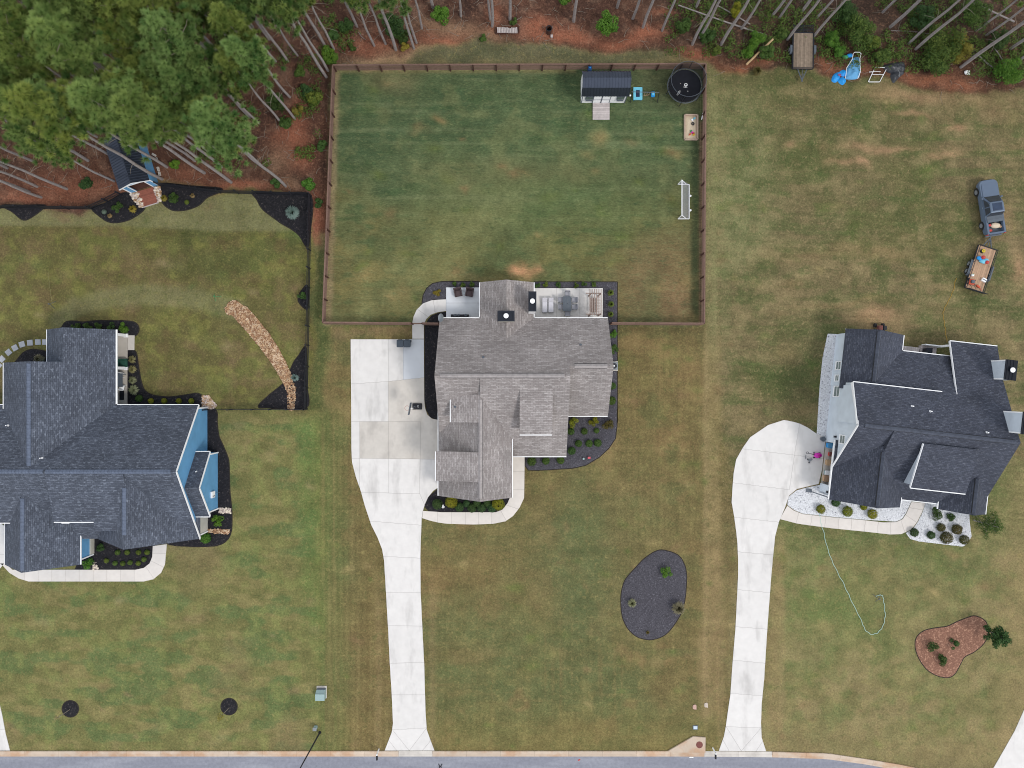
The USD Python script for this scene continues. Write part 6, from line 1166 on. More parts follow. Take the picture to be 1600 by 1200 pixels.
def trailer(label, loc, rot, w, l, plank, n, tongue, gate_side, deck_m, tandem, rail=.35):
    t = thing('trailer', label, 'trailer', loc, rot); z = .58
    for k_ in range(n):
        a = -w / 2 + w * k_ / n; part(t, 'deck_plank', MB().box(a + .006, a + w / n - .006, -l / 2, l / 2, z, z + .045 + rng.uniform(0, .01)), deck_m)
    fr = MB()
    for sx in (-1, 1): fr.box(sx * (w / 2 + .04) - .035, sx * (w / 2 + .04) + .035, -l / 2 - .05, l / 2 + .05, z - .1, z + .06)
    fr.box(-w / 2, w / 2, -l / 2 - .07, -l / 2 - .005, z - .1, z + .06).box(-w / 2, w / 2, l / 2 + .005, l / 2 + .07, z - .1, z + .06)
    for k_ in range(5): fr.box(-w / 2, w / 2, -l / 2 + l * (k_ + .5) / 5 - .03, -l / 2 + l * (k_ + .5) / 5 + .03, z - .09, z - .005)
    part(t, 'frame', fr, black); rl = MB()
    for sx in (-1, 1):
        X = sx * (w / 2 + .04); rl.beam((X, -l / 2, z + rail), (X, l / 2, z + rail), .045, .045)
        for k_ in range(6): y_ = -l / 2 + l * k_ / 5; rl.beam((X, y_, z), (X, y_, z + rail), .04, .04)
    rl.beam((-w / 2, l / 2, z + rail), (w / 2, l / 2, z + rail), .045, .045); part(t, 'side_rail', rl, black)
    tg = MB().beam((-.5, l / 2, z - .06), (0, l / 2 + tongue, z - .08), .07, .08).beam((.5, l / 2, z - .06), (0, l / 2 + tongue, z - .08), .07, .08).beam((0, l / 2, z - .06), (0, l / 2 + tongue * .95, z - .08), .05, .05); part(t, 'tongue', tg, charcoal)
    part(t, 'hitch', MB().rbox(-.07, .07, l / 2 + tongue - .1, l / 2 + tongue + .12, z - .14, z, .03), charcoal); part(t, 'jack', MB().tube([(.0, l / 2 + tongue * .6, .1), (.0, l / 2 + tongue * .6, .95)], .03, 8), charcoal)
    ys = (-.55, .25) if tandem else (-.2,)
    for sx in (-1, 1):
        for y_ in ys: wheel(t, sx * (w / 2 + .2), y_, .33, .2)
        y0, y1 = min(ys) - .5, max(ys) + .5
        part(t, 'mudguard', MB().add([(sx * (w / 2 + .09), y0, .45), (sx * (w / 2 + .33), y0, .45), (sx * (w / 2 + .33), y0 + .18, .72), (sx * (w / 2 + .09), y0 + .18, .72), (sx * (w / 2 + .33), y1 - .18, .72), (sx * (w / 2 + .09), y1 - .18, .72), (sx * (w / 2 + .33), y1, .45), (sx * (w / 2 + .09), y1, .45)], [(0, 1, 2, 3), (3, 2, 4, 5), (5, 4, 6, 7)]), charcoal)
    g = MB(); gl = .95 if gate_side == 'up' else .55
    e0, e1 = np.array([0, -l / 2 - .1, z + .05]), (np.array([0, -l / 2 - .28, z + .05 + gl]) if gate_side == 'up' else np.array([0, -l / 2 - .9, z + .1]))
    for k_ in range(7 if gate_side == 'up' else 6): p_ = e0 + (e1 - e0) * k_ / 6; g.beam(p_ + (-w / 2, 0, 0), p_ + (w / 2, 0, 0), .05, .04)
    for sx in (-1, 0, 1): g.beam(e0 + (sx * w / 2, 0, 0), e1 + (sx * w / 2, 0, 0), .045, .045)
    part(t, 'ramp_gate', g, black); return z + .06
TL, TR = ((1526.2 - 800) / 15, (600 - 421.5) / 15, 0), -18.2
zt = trailer('flat trailer with tan planks, loaded with tools, behind the truck', TL, TR, 1.82, 4.55, None, 9, 1.15, 'up', tanw, True)
c_ = thing('cable_reel', 'small yellow and black reel at the front of the loaded trailer', 'reel', on(TL, TR, -.45, 1.75, zt), 0); part(c_, 'reel_drum', MB().cyl(0, 0, 0, .22, .2, 18), black); part(c_, 'yellow_disc', MB().cyl(.02, 0, .22, .27, .17, 18), yellow); part(c_, 'reel_hub', MB().cyl(.02, 0, .27, .30, .05, 10), black)
c_ = thing('toy_pile', 'pile of blue plastic with two red balls on the loaded trailer', 'toys', on(TL, TR, -.25, .85, zt), TR)
for a in ((-.35, .05, .3, .2), (.1, -.1, .35, .16), (.4, .1, .25, .18), (-.05, .15, .3, .14)): part(c_, 'blue_piece', MB().ico((a[0], a[1], a[3]), (a[2], a[2] * .7, a[3]), 1, .25, int(a[2] * 100)), blueb if a[0] < 0 else teal)
part(c_, 'red_ball', MB().ico((-.1, .2, .4), .2, 2), redp, smooth=True); part(c_, 'red_ball', MB().ico((.5, -.1, .28), .19, 2), redp, smooth=True)
c_ = thing('push_mower', 'orange push mower with dark engine at the rear of the loaded trailer', 'mower', on(TL, TR, -.55, -1.65, zt), TR + 8)
part(c_, 'mower_deck', MB().rbox(-.3, .3, -.28, .3, .06, .24, .05), orange); part(c_, 'engine', MB().rbox(-.16, .16, -.14, .18, .24, .46, .04), charcoal)
for sx in (-1, 1):
    for y_ in (-.2, .22): part(c_, 'mower_wheel', MB().tube([(sx * .33 - .03, y_, .1), (sx * .33 + .03, y_, .1)], .1, 12), rubber)
    part(c_, 'handle_bar', MB().tube([(sx * .2, -.25, .2), (sx * .2, -.75, .75)], .018, 6), black)
c_ = thing('orange_tool', 'orange hand tool lying beside the push mower on the trailer', 'tool', on(TL, TR, .25, -1.85, zt), TR - 20); part(c_, 'tool_body', MB().rbox(-.2, .2, -.1, .1, 0, .2, .04), orange); part(c_, 'tool_shaft', MB().tube([(.15, 0, .12), (.55, -.1, .1)], .025, 8), orange)
c_ = thing('white_box', 'white box with dark stripes at the right side of the loaded trailer', 'box', on(TL, TR, .6, -1.05, zt), TR - 10); part(c_, 'box_body', MB().rbox(-.22, .22, -.18, .18, 0, .25, .02), white); part(c_, 'box_stripe', MB().box(-.2, .2, -.05, .05, .25, .256), charcoal)
c_ = thing('jug', 'white and green jug at the left edge of the loaded trailer', 'jug', on(TL, TR, -.7, -.95, zt), TR); part(c_, 'jug_body', MB().rbox(-.11, .11, -.11, .11, 0, .3, .04), white); part(c_, 'jug_cap', MB().cyl(-.05, .08, .3, .36, .05, 10), greenp)
TL2 = ((1250.8 - 800) / 15, (600 - 83.6) / 15, 0)
trailer('old empty trailer with weathered brown planks at the edge of the woods', TL2, 179, 2.02, 3.65, None, 10, 1.2, 'down', oldw, False, rail=.22)

# junk at the edge of the woods
def sheet(fn, nu, nv, mat, t, name, th=.02):
    u, v = np.meshgrid(np.linspace(0, 1, nu), np.linspace(0, 1, nv)); p = fn(u.ravel(), v.ravel()); i = np.arange(nu * nv).reshape(nv, nu)
    q_ = np.stack([i[:-1, :-1], i[:-1, 1:], i[1:, 1:], i[1:, :-1]], -1).reshape(-1, 4); n_ = nu * nv
    part(t, name, MB().add(np.vstack([p, p - (0, 0, th)]), np.vstack([q_, q_[:, ::-1] + n_])), mat, smooth=True)
def cloth_px(poly, h, seed, folds=3.0):
    """a crumpled cloth heap over this outline"""
    v, f = mound(SG(poly, 4), h, .07, seed, 1.3); v[:, 2] += .05 * np.sin(v[:, 0] * folds * 3 + 2 * np.sin(v[:, 1] * 4)) * np.clip(v[:, 2] / h, 0, 1) ; v[:, 2] = np.maximum(v[:, 2], .02); return v, f
t = thing('folding_lounger', 'crumpled pale blue sling lounger with a white tube frame', 'lounger', P(1335, 105))
part(t, 'sling', cloth_px([(1330, 92), (1343, 91), (1344, 112), (1340, 123), (1322, 124), (1321, 118), (1324, 106)], .28, 3, 2.2), cyan, smooth=40)
part(t, 'frame_tube', MB().tube([P(x_, y_, z_) for x_, y_, z_ in ((1321, 123, .1), (1323, 106, .35), (1332, 92, .45), (1333, 84, .5), (1335.5, 81.5, .5), (1343, 81.5, .5), (1345.5, 84, .5), (1343.5, 91, .45), (1344.5, 112, .35), (1340, 123, .1))], .03, 8), white)
t = thing('blue_pool_float', 'bright blue plastic float in two lobes with a red patch', 'pool float', P(1310, 120))
part(t, 'lobe', cloth_px([(1299, 124), (1303, 116), (1311, 113), (1312, 122), (1306, 129), (1300, 128)], .3, 5), blueb, smooth=50); part(t, 'lobe', cloth_px([(1309, 126), (1316, 120), (1322, 126), (1317, 133), (1312, 131)], .3, 6), blueb, smooth=50); part(t, 'lobe', cloth_px([(1311, 113), (1318, 109), (1322, 112), (1321, 119), (1314, 119)], .25, 7), blueb, smooth=50); part(t, 'red_patch', MB().ico(P(1312, 117, .34), (.18, .14, .05), 1, .2, 2), pm('dull_red', A(150, 90, 130), .6, .1, 3))
t = thing('green_blue_toy', 'small green and blue plastic toy beside the lounger frame', 'toy', P(1325, 88)); part(t, 'green_end', MB().ico(P(1321, 89, .15), (.32, .2, .16), 2, .15, 3), greenp, smooth=True); part(t, 'blue_end', MB().ico(P(1328, 87, .17), (.34, .2, .17), 2, .15, 5), blueb, smooth=True)
t = thing('bare_lounger', 'empty white metal lounger frame lying on bare soil', 'frame', P(1372, 118))
part(t, 'outer_tube', MB().tube([P(x_, y_, .12) for x_, y_ in ((1357, 127.5), (1367, 106), (1368.5, 105), (1385, 105.5), (1385.5, 107), (1375, 127), (1374, 128), (1358, 128), (1357, 127.5))], .035, 8), white); part(t, 'cross_tube', MB().tube([P(1363, 116, .16), P(1380.5, 116.5, .16)], .03, 8), white); part(t, 'leg_tube', MB().tube([P(1358, 112.5, .1), P(1376, 111.5, .2)], .028, 8), white)
t = thing('black_tarp_heap', 'heap of black tarpaulin folded over itself beside the white frame', 'tarp', P(1398, 113))
part(t, 'tarp', cloth_px([(1379, 103), (1392, 99), (1410, 97), (1414, 104), (1412, 113), (1400, 116), (1388, 114), (1381, 108)], .6, 8, 2), tarp, smooth=40); part(t, 'folded_sheet', cloth_px([(1391, 117), (1396, 113), (1408, 110), (1413, 114), (1405, 121), (1396, 130), (1392, 124)], .45, 9, 2), tarp, smooth=40)
part(t, 'strap', MB().tube([P(1404, 110, .55), P(1406, 115, .52), P(1405, 120, .3)], .025, 6), galv)
t = thing('stacked_posts', 'low stack of pale weathered posts lying in a brown frame', 'posts', P(793, 47)); 
for k_ in range(13): x_ = 777.5 + 2.45 * k_; part(t, 'short_post', MB().tube([P(x_, 43.5 + rng.uniform(-1, 1), .25), P(x_ + .6, 51.5, .22)], .075, 8), deckw)
part(t, 'frame_rail', MB().beam(P(774.5, 52.5, .12), P(811, 50.5, .12), .1, .2), dkpost); part(t, 'frame_end', MB().beam(P(774.5, 43, .12), P(775, 52.5, .12), .1, .2), dkpost); part(t, 'frame_end', MB().beam(P(810.5, 42, .12), P(811, 50.5, .12), .1, .2), dkpost)
t = thing('burn_barrel', 'rusty black burn barrel on bare red soil', 'barrel', P(857, 50)); x, y = XY(857.3, 50.5)
m = MB(); n_ = 24
for r0, r1, z0, z1 in ((.30, .30, 0, .86), (.27, .27, .86, .1)): m.tube([(x, y, z0), (x, y, z1)], [r0, r1], n_, False)
part(t, 'barrel_wall', m, dkpost); part(t, 'ash_bottom', MB().cyl(x, y, .08, .12, .28, n_), black); part(t, 'barrel_rim', MB().ext(Point(x, y).buffer(.32).difference(Point(x, y).buffer(.265)), .86, .89), black); part(t, 'prop_block', MB().box(x + .2, x + .42, y - .62, y - .35, 0, .25), deckw)
t = thing('water_jug', 'dark blue jug hanging behind the white shed on the brown fence', 'jug', P(921.5, 109)); x, y = XY(921.5, 107, 1.2); part(t, 'jug_body', MB().rbox(x - .2, x + .2, y - .25, y + .2, .7, 1.45, .08), pm('dark_blue_plastic', A(30, 66, 116), .4, .1, 3)); part(t, 'jug_cap', MB().cyl(x, y - .05, 1.45, 1.53, .07, 12), blueb)
# trampoline
x, y = XY(1067, 139.5); t = thing('trampoline', 'big round black trampoline with safety net in the fence corner', 'trampoline', (x, y, 0)); R_ = 1.78
part(t, 'mat', MB().cyl(x, y, .86, .875, R_ - .12, 48), pm('black_mesh', (0.014, 0.015, 0.02), .9, .15, 3, spec=.1)); ring = [(x + R_ * math.cos(a), y + R_ * math.sin(a), .87) for a in np.linspace(0, 2 * math.pi, 49)]; part(t, 'frame_ring', MB().tube(ring, .035, 8, False), charcoal)
m = MB()
for a in np.linspace(0, 2 * math.pi, 73)[:-1]: m.beam((x + (R_ - .12) * math.cos(a), y + (R_ - .12) * math.sin(a), .872), (x + R_ * math.cos(a), y + R_ * math.sin(a), .872), .03, .02)
part(t, 'springs', m, galv)
for k_ in range(6):
    a = k_ * math.pi / 3 + .3; c_, s_ = math.cos(a), math.sin(a); part(t, 'leg', MB().tube([(x + R_ * c_, y + R_ * s_, .85), (x + (R_ + .05) * c_, y + (R_ + .05) * s_, 0)], .03, 8), galv); part(t, 'net_pole', MB().tube([(x + (R_ + .06) * c_, y + (R_ + .06) * s_, .1), (x + (R_ + .06) * c_, y + (R_ + .06) * s_, 2.6)], .035, 8), black)
part(t, 'top_ring', MB().tube([(px_ - 0, py_, 2.6) for px_, py_, _ in ring], .02, 6, False), charcoal); part(t, 'safety_net', MB().tube([(x, y, .9), (x, y, 2.6)], R_ - .03, 48, False), net_b)
m = MB().ext(Point(x + .1, y + .1).buffer(.17).difference(Point(x + .1, y + .12).buffer(.1)), .876, .882); part(t, 'round_emblem', m, white); part(t, 'emblem_bars', MB().box(x - .16, x + .1, y - .14, y - .11, .876, .882).box(x - .02, x + .24, y - .2, y - .175, .876, .882), white)
part(t, 'net_door_loop', MB().tube([(x - .85, y - .95, .885), (x - .6, y - .55, .885), (x - .5, y - .5, .885), (x - .52, y - .72, .885), (x - .8, y - 1.0, .885)], .018, 6), white)
for k_, (dx, dy) in enumerate(((-.45, .25), (.3, -.55))): part(t, 'mat_patch', MB().cyl(x + dx, y + dy, .876, .882, .04, 8), white)
# swing set with small trampoline seat
t = thing('swing_set', 'thin dark swing frame with a blue bucket swing and trapeze', 'swing set', P(1006, 150))
top_l, top_r = P(987, 143.5, 1.9), P(1030, 144.5, 1.9)
part(t, 'top_beam', MB().tube([top_l, top_r], .035, 8), charcoal)
for tp, fx in ((top_l, 985), (top_r, 1027)):
    for fy in (160, 142): part(t, 'leg', MB().tube([tp, P(fx, fy)], .035, 8), black)
for x_ in (1008, 1012, 1016): part(t, 'trapeze_rope', MB().tube([P(x_, 144, 1.9), P(x_ - 2, 150 - (x_ % 3), .7)], .018, 6), tanw)
part(t, 'trapeze_bar', MB().tube([P(1005.5, 149.5, .7), P(1014.5, 148, .7)], .025, 8), tanw)
c = P(1020.5, 147, .55); sw = part(t, 'bucket_swing', MB().rbox(c[0] - .2, c[0] + .2, c[1] - .27, c[1] + .27, .35, .6, .08), blueb); part(sw, 'swing_hollow', MB().box(c[0] - .11, c[0] + .11, c[1] - .14, c[1] + .16, .60, .61), teal)
for dx in (-.18, .18): part(t, 'swing_rope', MB().tube([c + (dx, .1, .05), top_r + (-.4 + dx, 0, 0)], .015, 6), tanw)
x, y = XY(996.5, 146.5, .3); t = thing('small_trampoline', 'small rectangular pale blue trampoline between shed and swing', 'trampoline', (x, y, 0))
part(t, 'pad', MB().ext(Polygon([(x - .4, y - .6), (x + .4, y - .6), (x + .4, y + .6), (x - .4, y + .6)]).buffer(.06).difference(Polygon([(x - .2, y - .36), (x + .2, y - .36), (x + .2, y + .36), (x - .2, y + .36)])), .3, .38), teal); part(t, 'jump_mat', MB().box(x - .2, x + .2, y - .36, y + .36, .31, .33), pm('navy_mesh', A(38, 48, 76), .7, .1, 4))
for dx in (-.38, .38):
    for dy in (-.58, .58): part(t, 'leg', MB().tube([(x + dx, y + dy, .3), (x + dx, y + dy, 0)], .025, 8), blueb)
x, y = XY(1079.3, 199.5); t = thing('sandbox', 'tan wooden sandbox with toys beside the right fence', 'sandbox', (x, y, 0)); w_, l_ = .66, 1.27
for a in (((-w_, -l_), (w_, -l_)), ((w_, -l_), (w_, l_)), ((w_, l_), (-w_, l_)), ((-w_, l_), (-w_, -l_))): part(t, 'side_board', MB().beam((x + a[0][0], y + a[0][1], .13), (x + a[1][0], y + a[1][1], .13), .13, .26), pm('pale_wood', A(196, 172, 154), .85, .15, 4) if 'pale_wood' not in MATS else MATS['pale_wood'])
part(t, 'sand', mound(Polygon([(x - w_, y - l_), (x + w_, y - l_), (x + w_, y + l_), (x - w_, y + l_)]).buffer(-.07), .12, .12, 5, .8), sand, smooth=True)
tr2 = np.random.default_rng(12)
for k_, (dx, dy, m_, sh, lb) in enumerate([(.18, .35, black, 'ring', 'small black tyre toy in the middle of the sandbox'), (.1, -.55, pink, 'b', 'pink toy bucket in the sandbox'), (-.1, -.75, orange, 'b', 'orange toy shovel in the sandbox'), (.3, -.8, yellow, 'b', 'yellow toy block near the lower end of the sandbox'), (.0, -.4, greenp, 'b', 'green toy car in the sandbox'), (.35, .9, teal, 'b', 'pale blue toy at the upper end of the sandbox'), (.1, .75, white, 'b', 'white toy cup at the upper end of the sandbox'), (.25, -.65, redp, 'b', 'red toy truck among the toys in the sandbox')]):
    c_ = thing('sand_toy', lb, 'toy', (x + dx, y + dy, .12), float(tr2.uniform(0, 180)))
    if sh == 'ring': part(c_, 'tyre', MB().tube([(.12 * math.cos(a), .12 * math.sin(a), .06) for a in np.linspace(0, 2 * math.pi, 17)], .055, 8, False), m_)
    else: part(c_, 'toy_body', MB().hull([(sx * .12, sy * .06, 0) for sx in (-1, 1) for sy in (-1, 1)] + [(sx * .09, sy * .08, .12) for sx in (-1, 1) for sy in (-1, 1)]), m_); part(c_, 'toy_handle', MB().tube([(-.12, 0, .1), (-.25, .02, .06)], .02, 6), m_)
x, y = XY(1096, 183.5); t = thing('white_post', 'short white stake between sandbox and fence', 'stake', (x, y, 0)); part(t, 'stake_body', MB().tube([(x, y - .25, .05), (x + .02, y + .2, .5)], .05, 8), white); part(t, 'stake_cap', MB().ico((x + .02, y + .22, .52), .06, 1), white)
# football goal
t = thing('goal', 'white tube football goal with grey net by the right fence', 'goal', P(1068, 315)); F0, F1, B0, B1 = P(1059.3, 288), P(1059.3, 342), P(1076.7, 288.5), P(1076.7, 342); T0, T1 = P(1065.5, 281.4, 1.6), P(1065.5, 336.2, 1.6)
up = np.array([0, 0, .04])
for n_, a, b in (('goal_post', F0 + up, T0), ('goal_post', F1 + up, T1), ('crossbar', T0, T1), ('side_bar', F0 + up, B0 + up), ('side_bar', F1 + up, B1 + up), ('back_bar', B0 + up, B1 + up), ('stay', T0, F0 * .25 + B0 * .75 + up), ('stay', T1, F1 * .25 + B1 * .75 + up)): part(t, n_, MB().tube([a, b], .045, 10), white)
part(t, 'net', MB().add([T0, T1, B1 + up, B0 + up, F0 + up, F1 + up], [(0, 3, 2), (0, 2, 1), (0, 4, 3), (1, 2, 5)]), net_w)
for y_, w in ((306.5, 'upper'), (329, 'lower')): 
    c = P(1078.3, y_); b_ = thing('ball', f'{w} white ball resting against the back bar of the goal', 'ball', c); part(b_, 'ball_body', MB().ico(c + (0, 0, .12), .12, 2), white, smooth=True)
# patio furniture
def armchair(name, label, px, py, rot, m_, cm, w=.8, d=.8, cat='armchair', grp=None):
    X, Y = XY(px, py, .5); t = thing(name, label, cat, (X, Y, .05), rot, grp); part(t, 'seat', MB().rbox(-w / 2, w / 2, -d / 2, d / 2 - .1, .12, .38, .04), m_); part(t, 'seat_cushion', MB().rbox(-w / 2 + .12, w / 2 - .12, -d / 2 + .02, d / 2 - .2, .36, .48, .05), cm)
    part(t, 'backrest', MB().hull([(sx, y_, z_) for sx in (-w / 2, w / 2) for y_, z_ in ((d / 2 - .18, .2), (d / 2, .2), (d / 2 - .02, .88), (d / 2 + .08, .86))]), m_)
    for sx in (-1, 1): part(t, 'armrest', MB().rbox(sx * (w / 2 - .06) - .06, sx * (w / 2 - .06) + .06, -d / 2, d / 2 - .1, .3, .6, .04), m_)
    for sx in (-1, 1):
        for sy in (-1, 1): part(t, 'leg', MB().box(sx * (w / 2 - .06) - .03, sx * (w / 2 - .06) + .03, sy * (d / 2 - .12) - .03, sy * (d / 2 - .12) + .03, 0, .14), black)
armchair('armchair', 'left brown armchair on the left rear patio of the grey house', 715.5, 457, 12, brownf, brownf); armchair('armchair', 'right brown armchair on the left rear patio of the grey house', 733.5, 457, -10, brownf, brownf)
X, Y = XY(724.5, 459); t = thing('side_table', 'tiny round glass side table between two brown armchairs', 'table', (X, Y, .05)); part(t, 'table_top', MB().cyl(X, Y, .5, .53, .2, 20), galv); part(t, 'table_leg', MB().cyl(X, Y, .07, .5, .03, 8), charcoal); part(t, 'table_foot', MB().cyl(X, Y, .05, .07, .15, 14), charcoal)
t = thing('bench', 'dark low bench with clutter half under the eave of the left patio', 'bench', P(722, 494, .05)); 
a, b = P(705, 493.5, .05), P(733, 493.8, .05); part(t, 'bench_seat', MB().box(a[0], b[0], a[1] - .3, a[1] + .12, .4, .47), black)
for k_ in range(4): part(t, 'bench_leg', MB().box(a[0] + .1 + .55 * k_, a[0] + .16 + .55 * k_, a[1] - .25, a[1] + .05, .05, .4), black)
for dx, r0 in ((.45, .18), (.8, .12), (1.55, .16)): part(t, 'clutter', MB().ico((a[0] + dx, a[1] + .02, .55), (r0, .14, .14), 1, .3, int(dx * 10)), charcoal)
LX = pm('white_canvas', A(226, 224, 232), .85, .05, 3)
for i, px_ in enumerate((851.2, 860.8)):
    X, Y = XY(px_, 477, .4); t = thing('sun_lounger', f'{"left" if i == 0 else "right"} of two grey-white sun loungers on the right patio', 'sun lounger', (X, Y, .05), 0)
    part(t, 'lounger_frame', MB().box(-.27, -.23, -.75, .75, .2, .28).box(.23, .27, -.75, .75, .2, .28).box(-.27, .27, -.76, -.72, .2, .28), charcoal); part(t, 'mattress', MB().rbox(-.26, .26, -.74, .35, .28, .40, .04), LX); part(t, 'headrest', MB().hull([(sx, y_, z_) for sx in (-.26, .26) for y_, z_ in ((.34, .28), (.34, .40), (.76, .42), (.76, .54))]), cushion)
    for sx in (-1, 1):
        for sy in (-1, 1): part(t, 'leg', MB().box(sx * .25 - .02, sx * .25 + .02, sy * .65 - .02, sy * .65 + .02, 0, .2), charcoal)
X, Y = XY(886.3, 474.5, .75); t = thing('dining_table', 'dark grey rectangular outdoor dining table on the right patio', 'table', (X, Y, .05), 0)
for k_ in range(6): part(t, 'table_slat', MB().box(-.43 + .144 * k_, -.43 + .144 * k_ + .137, -.76, .76, .70, .74), charcoal)
for sx in (-1, 1):
    for sy in (-1, 1): part(t, 'leg', MB().box(sx * .38 - .03, sx * .38 + .03, sy * .7 - .03, sy * .7 + .03, 0, .7), charcoal)
part(t, 'parasol_hole', MB().cyl(0, 0, .74, .745, .035, 10), black)
ch_m = pm('pale_grey_sling', A(172, 172, 180), .7, .1, 4)
for i, (px_, py_, rot, lb) in enumerate([(876.5, 469, 90, 'upper left'), (876.5, 480, 90, 'lower left'), (897.5, 469, -90, 'upper right'), (897.5, 480, -90, 'lower right'), (886.5, 459.5, 0, 'top end'), (886.5, 489.5, 180, 'bottom end')]):
    X, Y = XY(px_, py_, .4); t = thing('dining_chair', f'grey sling dining chair at the {lb} of the outdoor table', 'chair', (X, Y, .05), rot, 'dining chairs on the right patio'); w = .5
    part(t, 'seat', MB().box(-w / 2, w / 2, -.25, .22, .40, .43), ch_m); part(t, 'backrest', MB().hull([(sx, y_, z_) for sx in (-w / 2, w / 2) for y_, z_ in ((.2, .43), (.23, .43), (.3, .88), (.33, .87))]), ch_m)
    for sx in (-1, 1):
        for sy in (-1, 1): part(t, 'leg', MB().tube([(sx * .24, sy * .22, .42), (sx * .25, sy * .25, 0)], .018, 6), charcoal)
        part(t, 'armrest', MB().beam((sx * .26, -.22, .62), (sx * .26, .28, .64), .04, .03), charcoal)
x0, y1 = XY(920.5, 456, 2); x1, y0 = XY(939.5, 493, 2); t = thing('pergola', 'small wooden pergola with slatted top and swing bench at the end of the right patio', 'pergola', ((x0 + x1) / 2, (y0 + y1) / 2, .05))
for X in (x0 + .15, x1 - .1):
    for Y in (y0 + .15, y1 - .2): part(t, 'post', MB().box(X - .06, X + .06, Y - .06, Y + .06, .05, 2.1), pergw)
for Y in (y0 + .12, y1 - .17): part(t, 'beam', MB().box(x0 - .35, x1 + .0, Y - .04, Y + .04, 2.1, 2.24), pergw)
for k_ in range(6): X = x0 + .05 + (x1 - x0 - .1) * k_ / 5; part(t, 'rafter', MB().box(X - .03, X + .03, y0 - .0, y1 + .25, 2.245, 2.36), pergw)
for k_ in range(3): X = x0 + .3 + .25 * k_; part(t, 'bench_slat', MB().box(X, X + .12, y0 + .45, y1 - .45, .5, .54), pergw)
for k_ in range(6): X = x0 + .35; part(t, 'cross_slat', MB().box(x0 + .15, x1 - .1, y0 + .35 + .3 * k_, y0 + .40 + .3 * k_, 1.9, 1.95), pergw)
for k_ in range(3): part(t, 'bench_back_slat', MB().box(x1 - .32, x1 - .28, y0 + .45, y1 - .45, .6 + .16 * k_, .7 + .16 * k_), pergw)
# bins and basketball hoop
for i, px_ in enumerate((625.2, 636.3)):
    X, Y = XY(px_, 536.5, 1.0); t = thing('wheelie_bin', f'{"left" if i == 0 else "right"} of two dark grey wheelie bins at the top of the driveway', 'bin', (X, Y, .05), 0)
    part(t, 'bin_body', MB().hull([(sx * .25, sy * .27 , .08) for sx in (-1, 1) for sy in (-1, 1)] + [(sx * .31, sy * .36, .98) for sx in (-1, 1) for sy in (-1, 1)]), binm); part(t, 'lid', MB().hull([(sx * .34, y_, z_) for sx in (-1, 1) for y_, z_ in ((-.4, .99), (.33, .99), (-.36, 1.05), (.3, 1.08))] + [(0, -.05, 1.11)]), binm)
    part(t, 'handle', MB().tube([(-.22, .40, 1.0), (.22, .40, 1.0)], .025, 8), black)
    for sx in (-1, 1): part(t, 'wheel', MB().tube([(sx * .27 - .03, .3, .11), (sx * .27 + .03, .3, .11)], .11, 12), rubber)
X, Y = XY(652, 635, .1); t = thing('basketball_hoop', 'portable basketball hoop with black base at the driveway edge', 'basketball hoop', (X, Y, .05))
part(t, 'base', MB().rbox(X - .5, X + .5, Y - .33, Y + .33, .06, .3, .08), black); part(t, 'base_cap', MB().cyl(X + .1, Y, .3, .33, .1, 14), white)
bt = P(640.3, 638.6, 3.2); part(t, 'pole', MB().tube([(X + .15, Y, .3), (X - .02, Y - .1, 2.0), (bt[0] + .3, bt[1] + .05, 2.9)], .05, 10), black); part(t, 'brace', MB().tube([(X - .35, Y, .3), (X + .05, Y - .05, 1.3)], .025, 8), charcoal)
d_ = np.array([.17, .98, 0]); part(t, 'backboard', MB().beam(bt - d_ * .62, bt + d_ * .62, .06, .95), charcoal); part(t, 'bracket', MB().beam((bt[0] + .3, bt[1] + .05, 2.9), bt + (0.05, 0, -.2), .06, .06), white)
c = bt + np.array([-.32, .05, -.35]); part(t, 'rim', MB().tube([c + (.23 * math.cos(a), .23 * math.sin(a), 0) for a in np.linspace(0, 2 * math.pi, 21)], .012, 6, False), orange)
# furniture on the covered patio of the blue house
armchair('patio_chair', 'dark green chair at the post on the covered patio of the blue house', 190.5, 567, 90, dgreen, dgreen, .85, .9)
X, Y = XY(188, 594, .5); t = thing('patio_table', 'grey slatted table under the eave of the blue house patio', 'table', (X, Y, .09), 0)
for k_ in range(5): part(t, 'table_slat', MB().box(-.4 + .16 * k_, -.4 + .16 * k_ + .15, -.7, .7, .66, .70), charcoal)
for sx in (-1, 1):
    for sy in (-1, 1): part(t, 'leg', MB().box(sx * .35 - .03, sx * .35 + .03, sy * .6 - .03, sy * .6 + .03, 0, .66), charcoal)
def wchair(px, py, rot, label):
    X, Y = XY(px, py, .4); t = thing('white_chair', label, 'chair', (X, Y, .09), rot); part(t, 'seat', MB().rbox(-.25, .25, -.25, .25, .4, .45, .02), white); part(t, 'backrest', MB().rbox(-.25, .25, .22, .28, .45, .9, .02), white)
    for sx in (-1, 1):
        for sy in (-1, 1): part(t, 'leg', MB().box(sx * .22 - .02, sx * .22 + .02, sy * .22 - .02, sy * .22 + .02, 0, .4), white)
wchair(189, 586, -10, 'white chair above the grey table on the blue house patio'); wchair(191, 605.5, 170, 'white chair below the grey table on the blue house patio')
X, Y = XY(191, 617.5); t = thing('door_mat', 'dark mat at the back door of the blue house', 'mat', (X, Y, .09)); part(t, 'mat_body', MB().box(X - .2, X + .2, Y - .45, Y + .45, .095, .12), black); part(t, 'mat_border', MB().box(X - .24, X + .24, Y - .49, Y + .49, .092, .105), rubber)
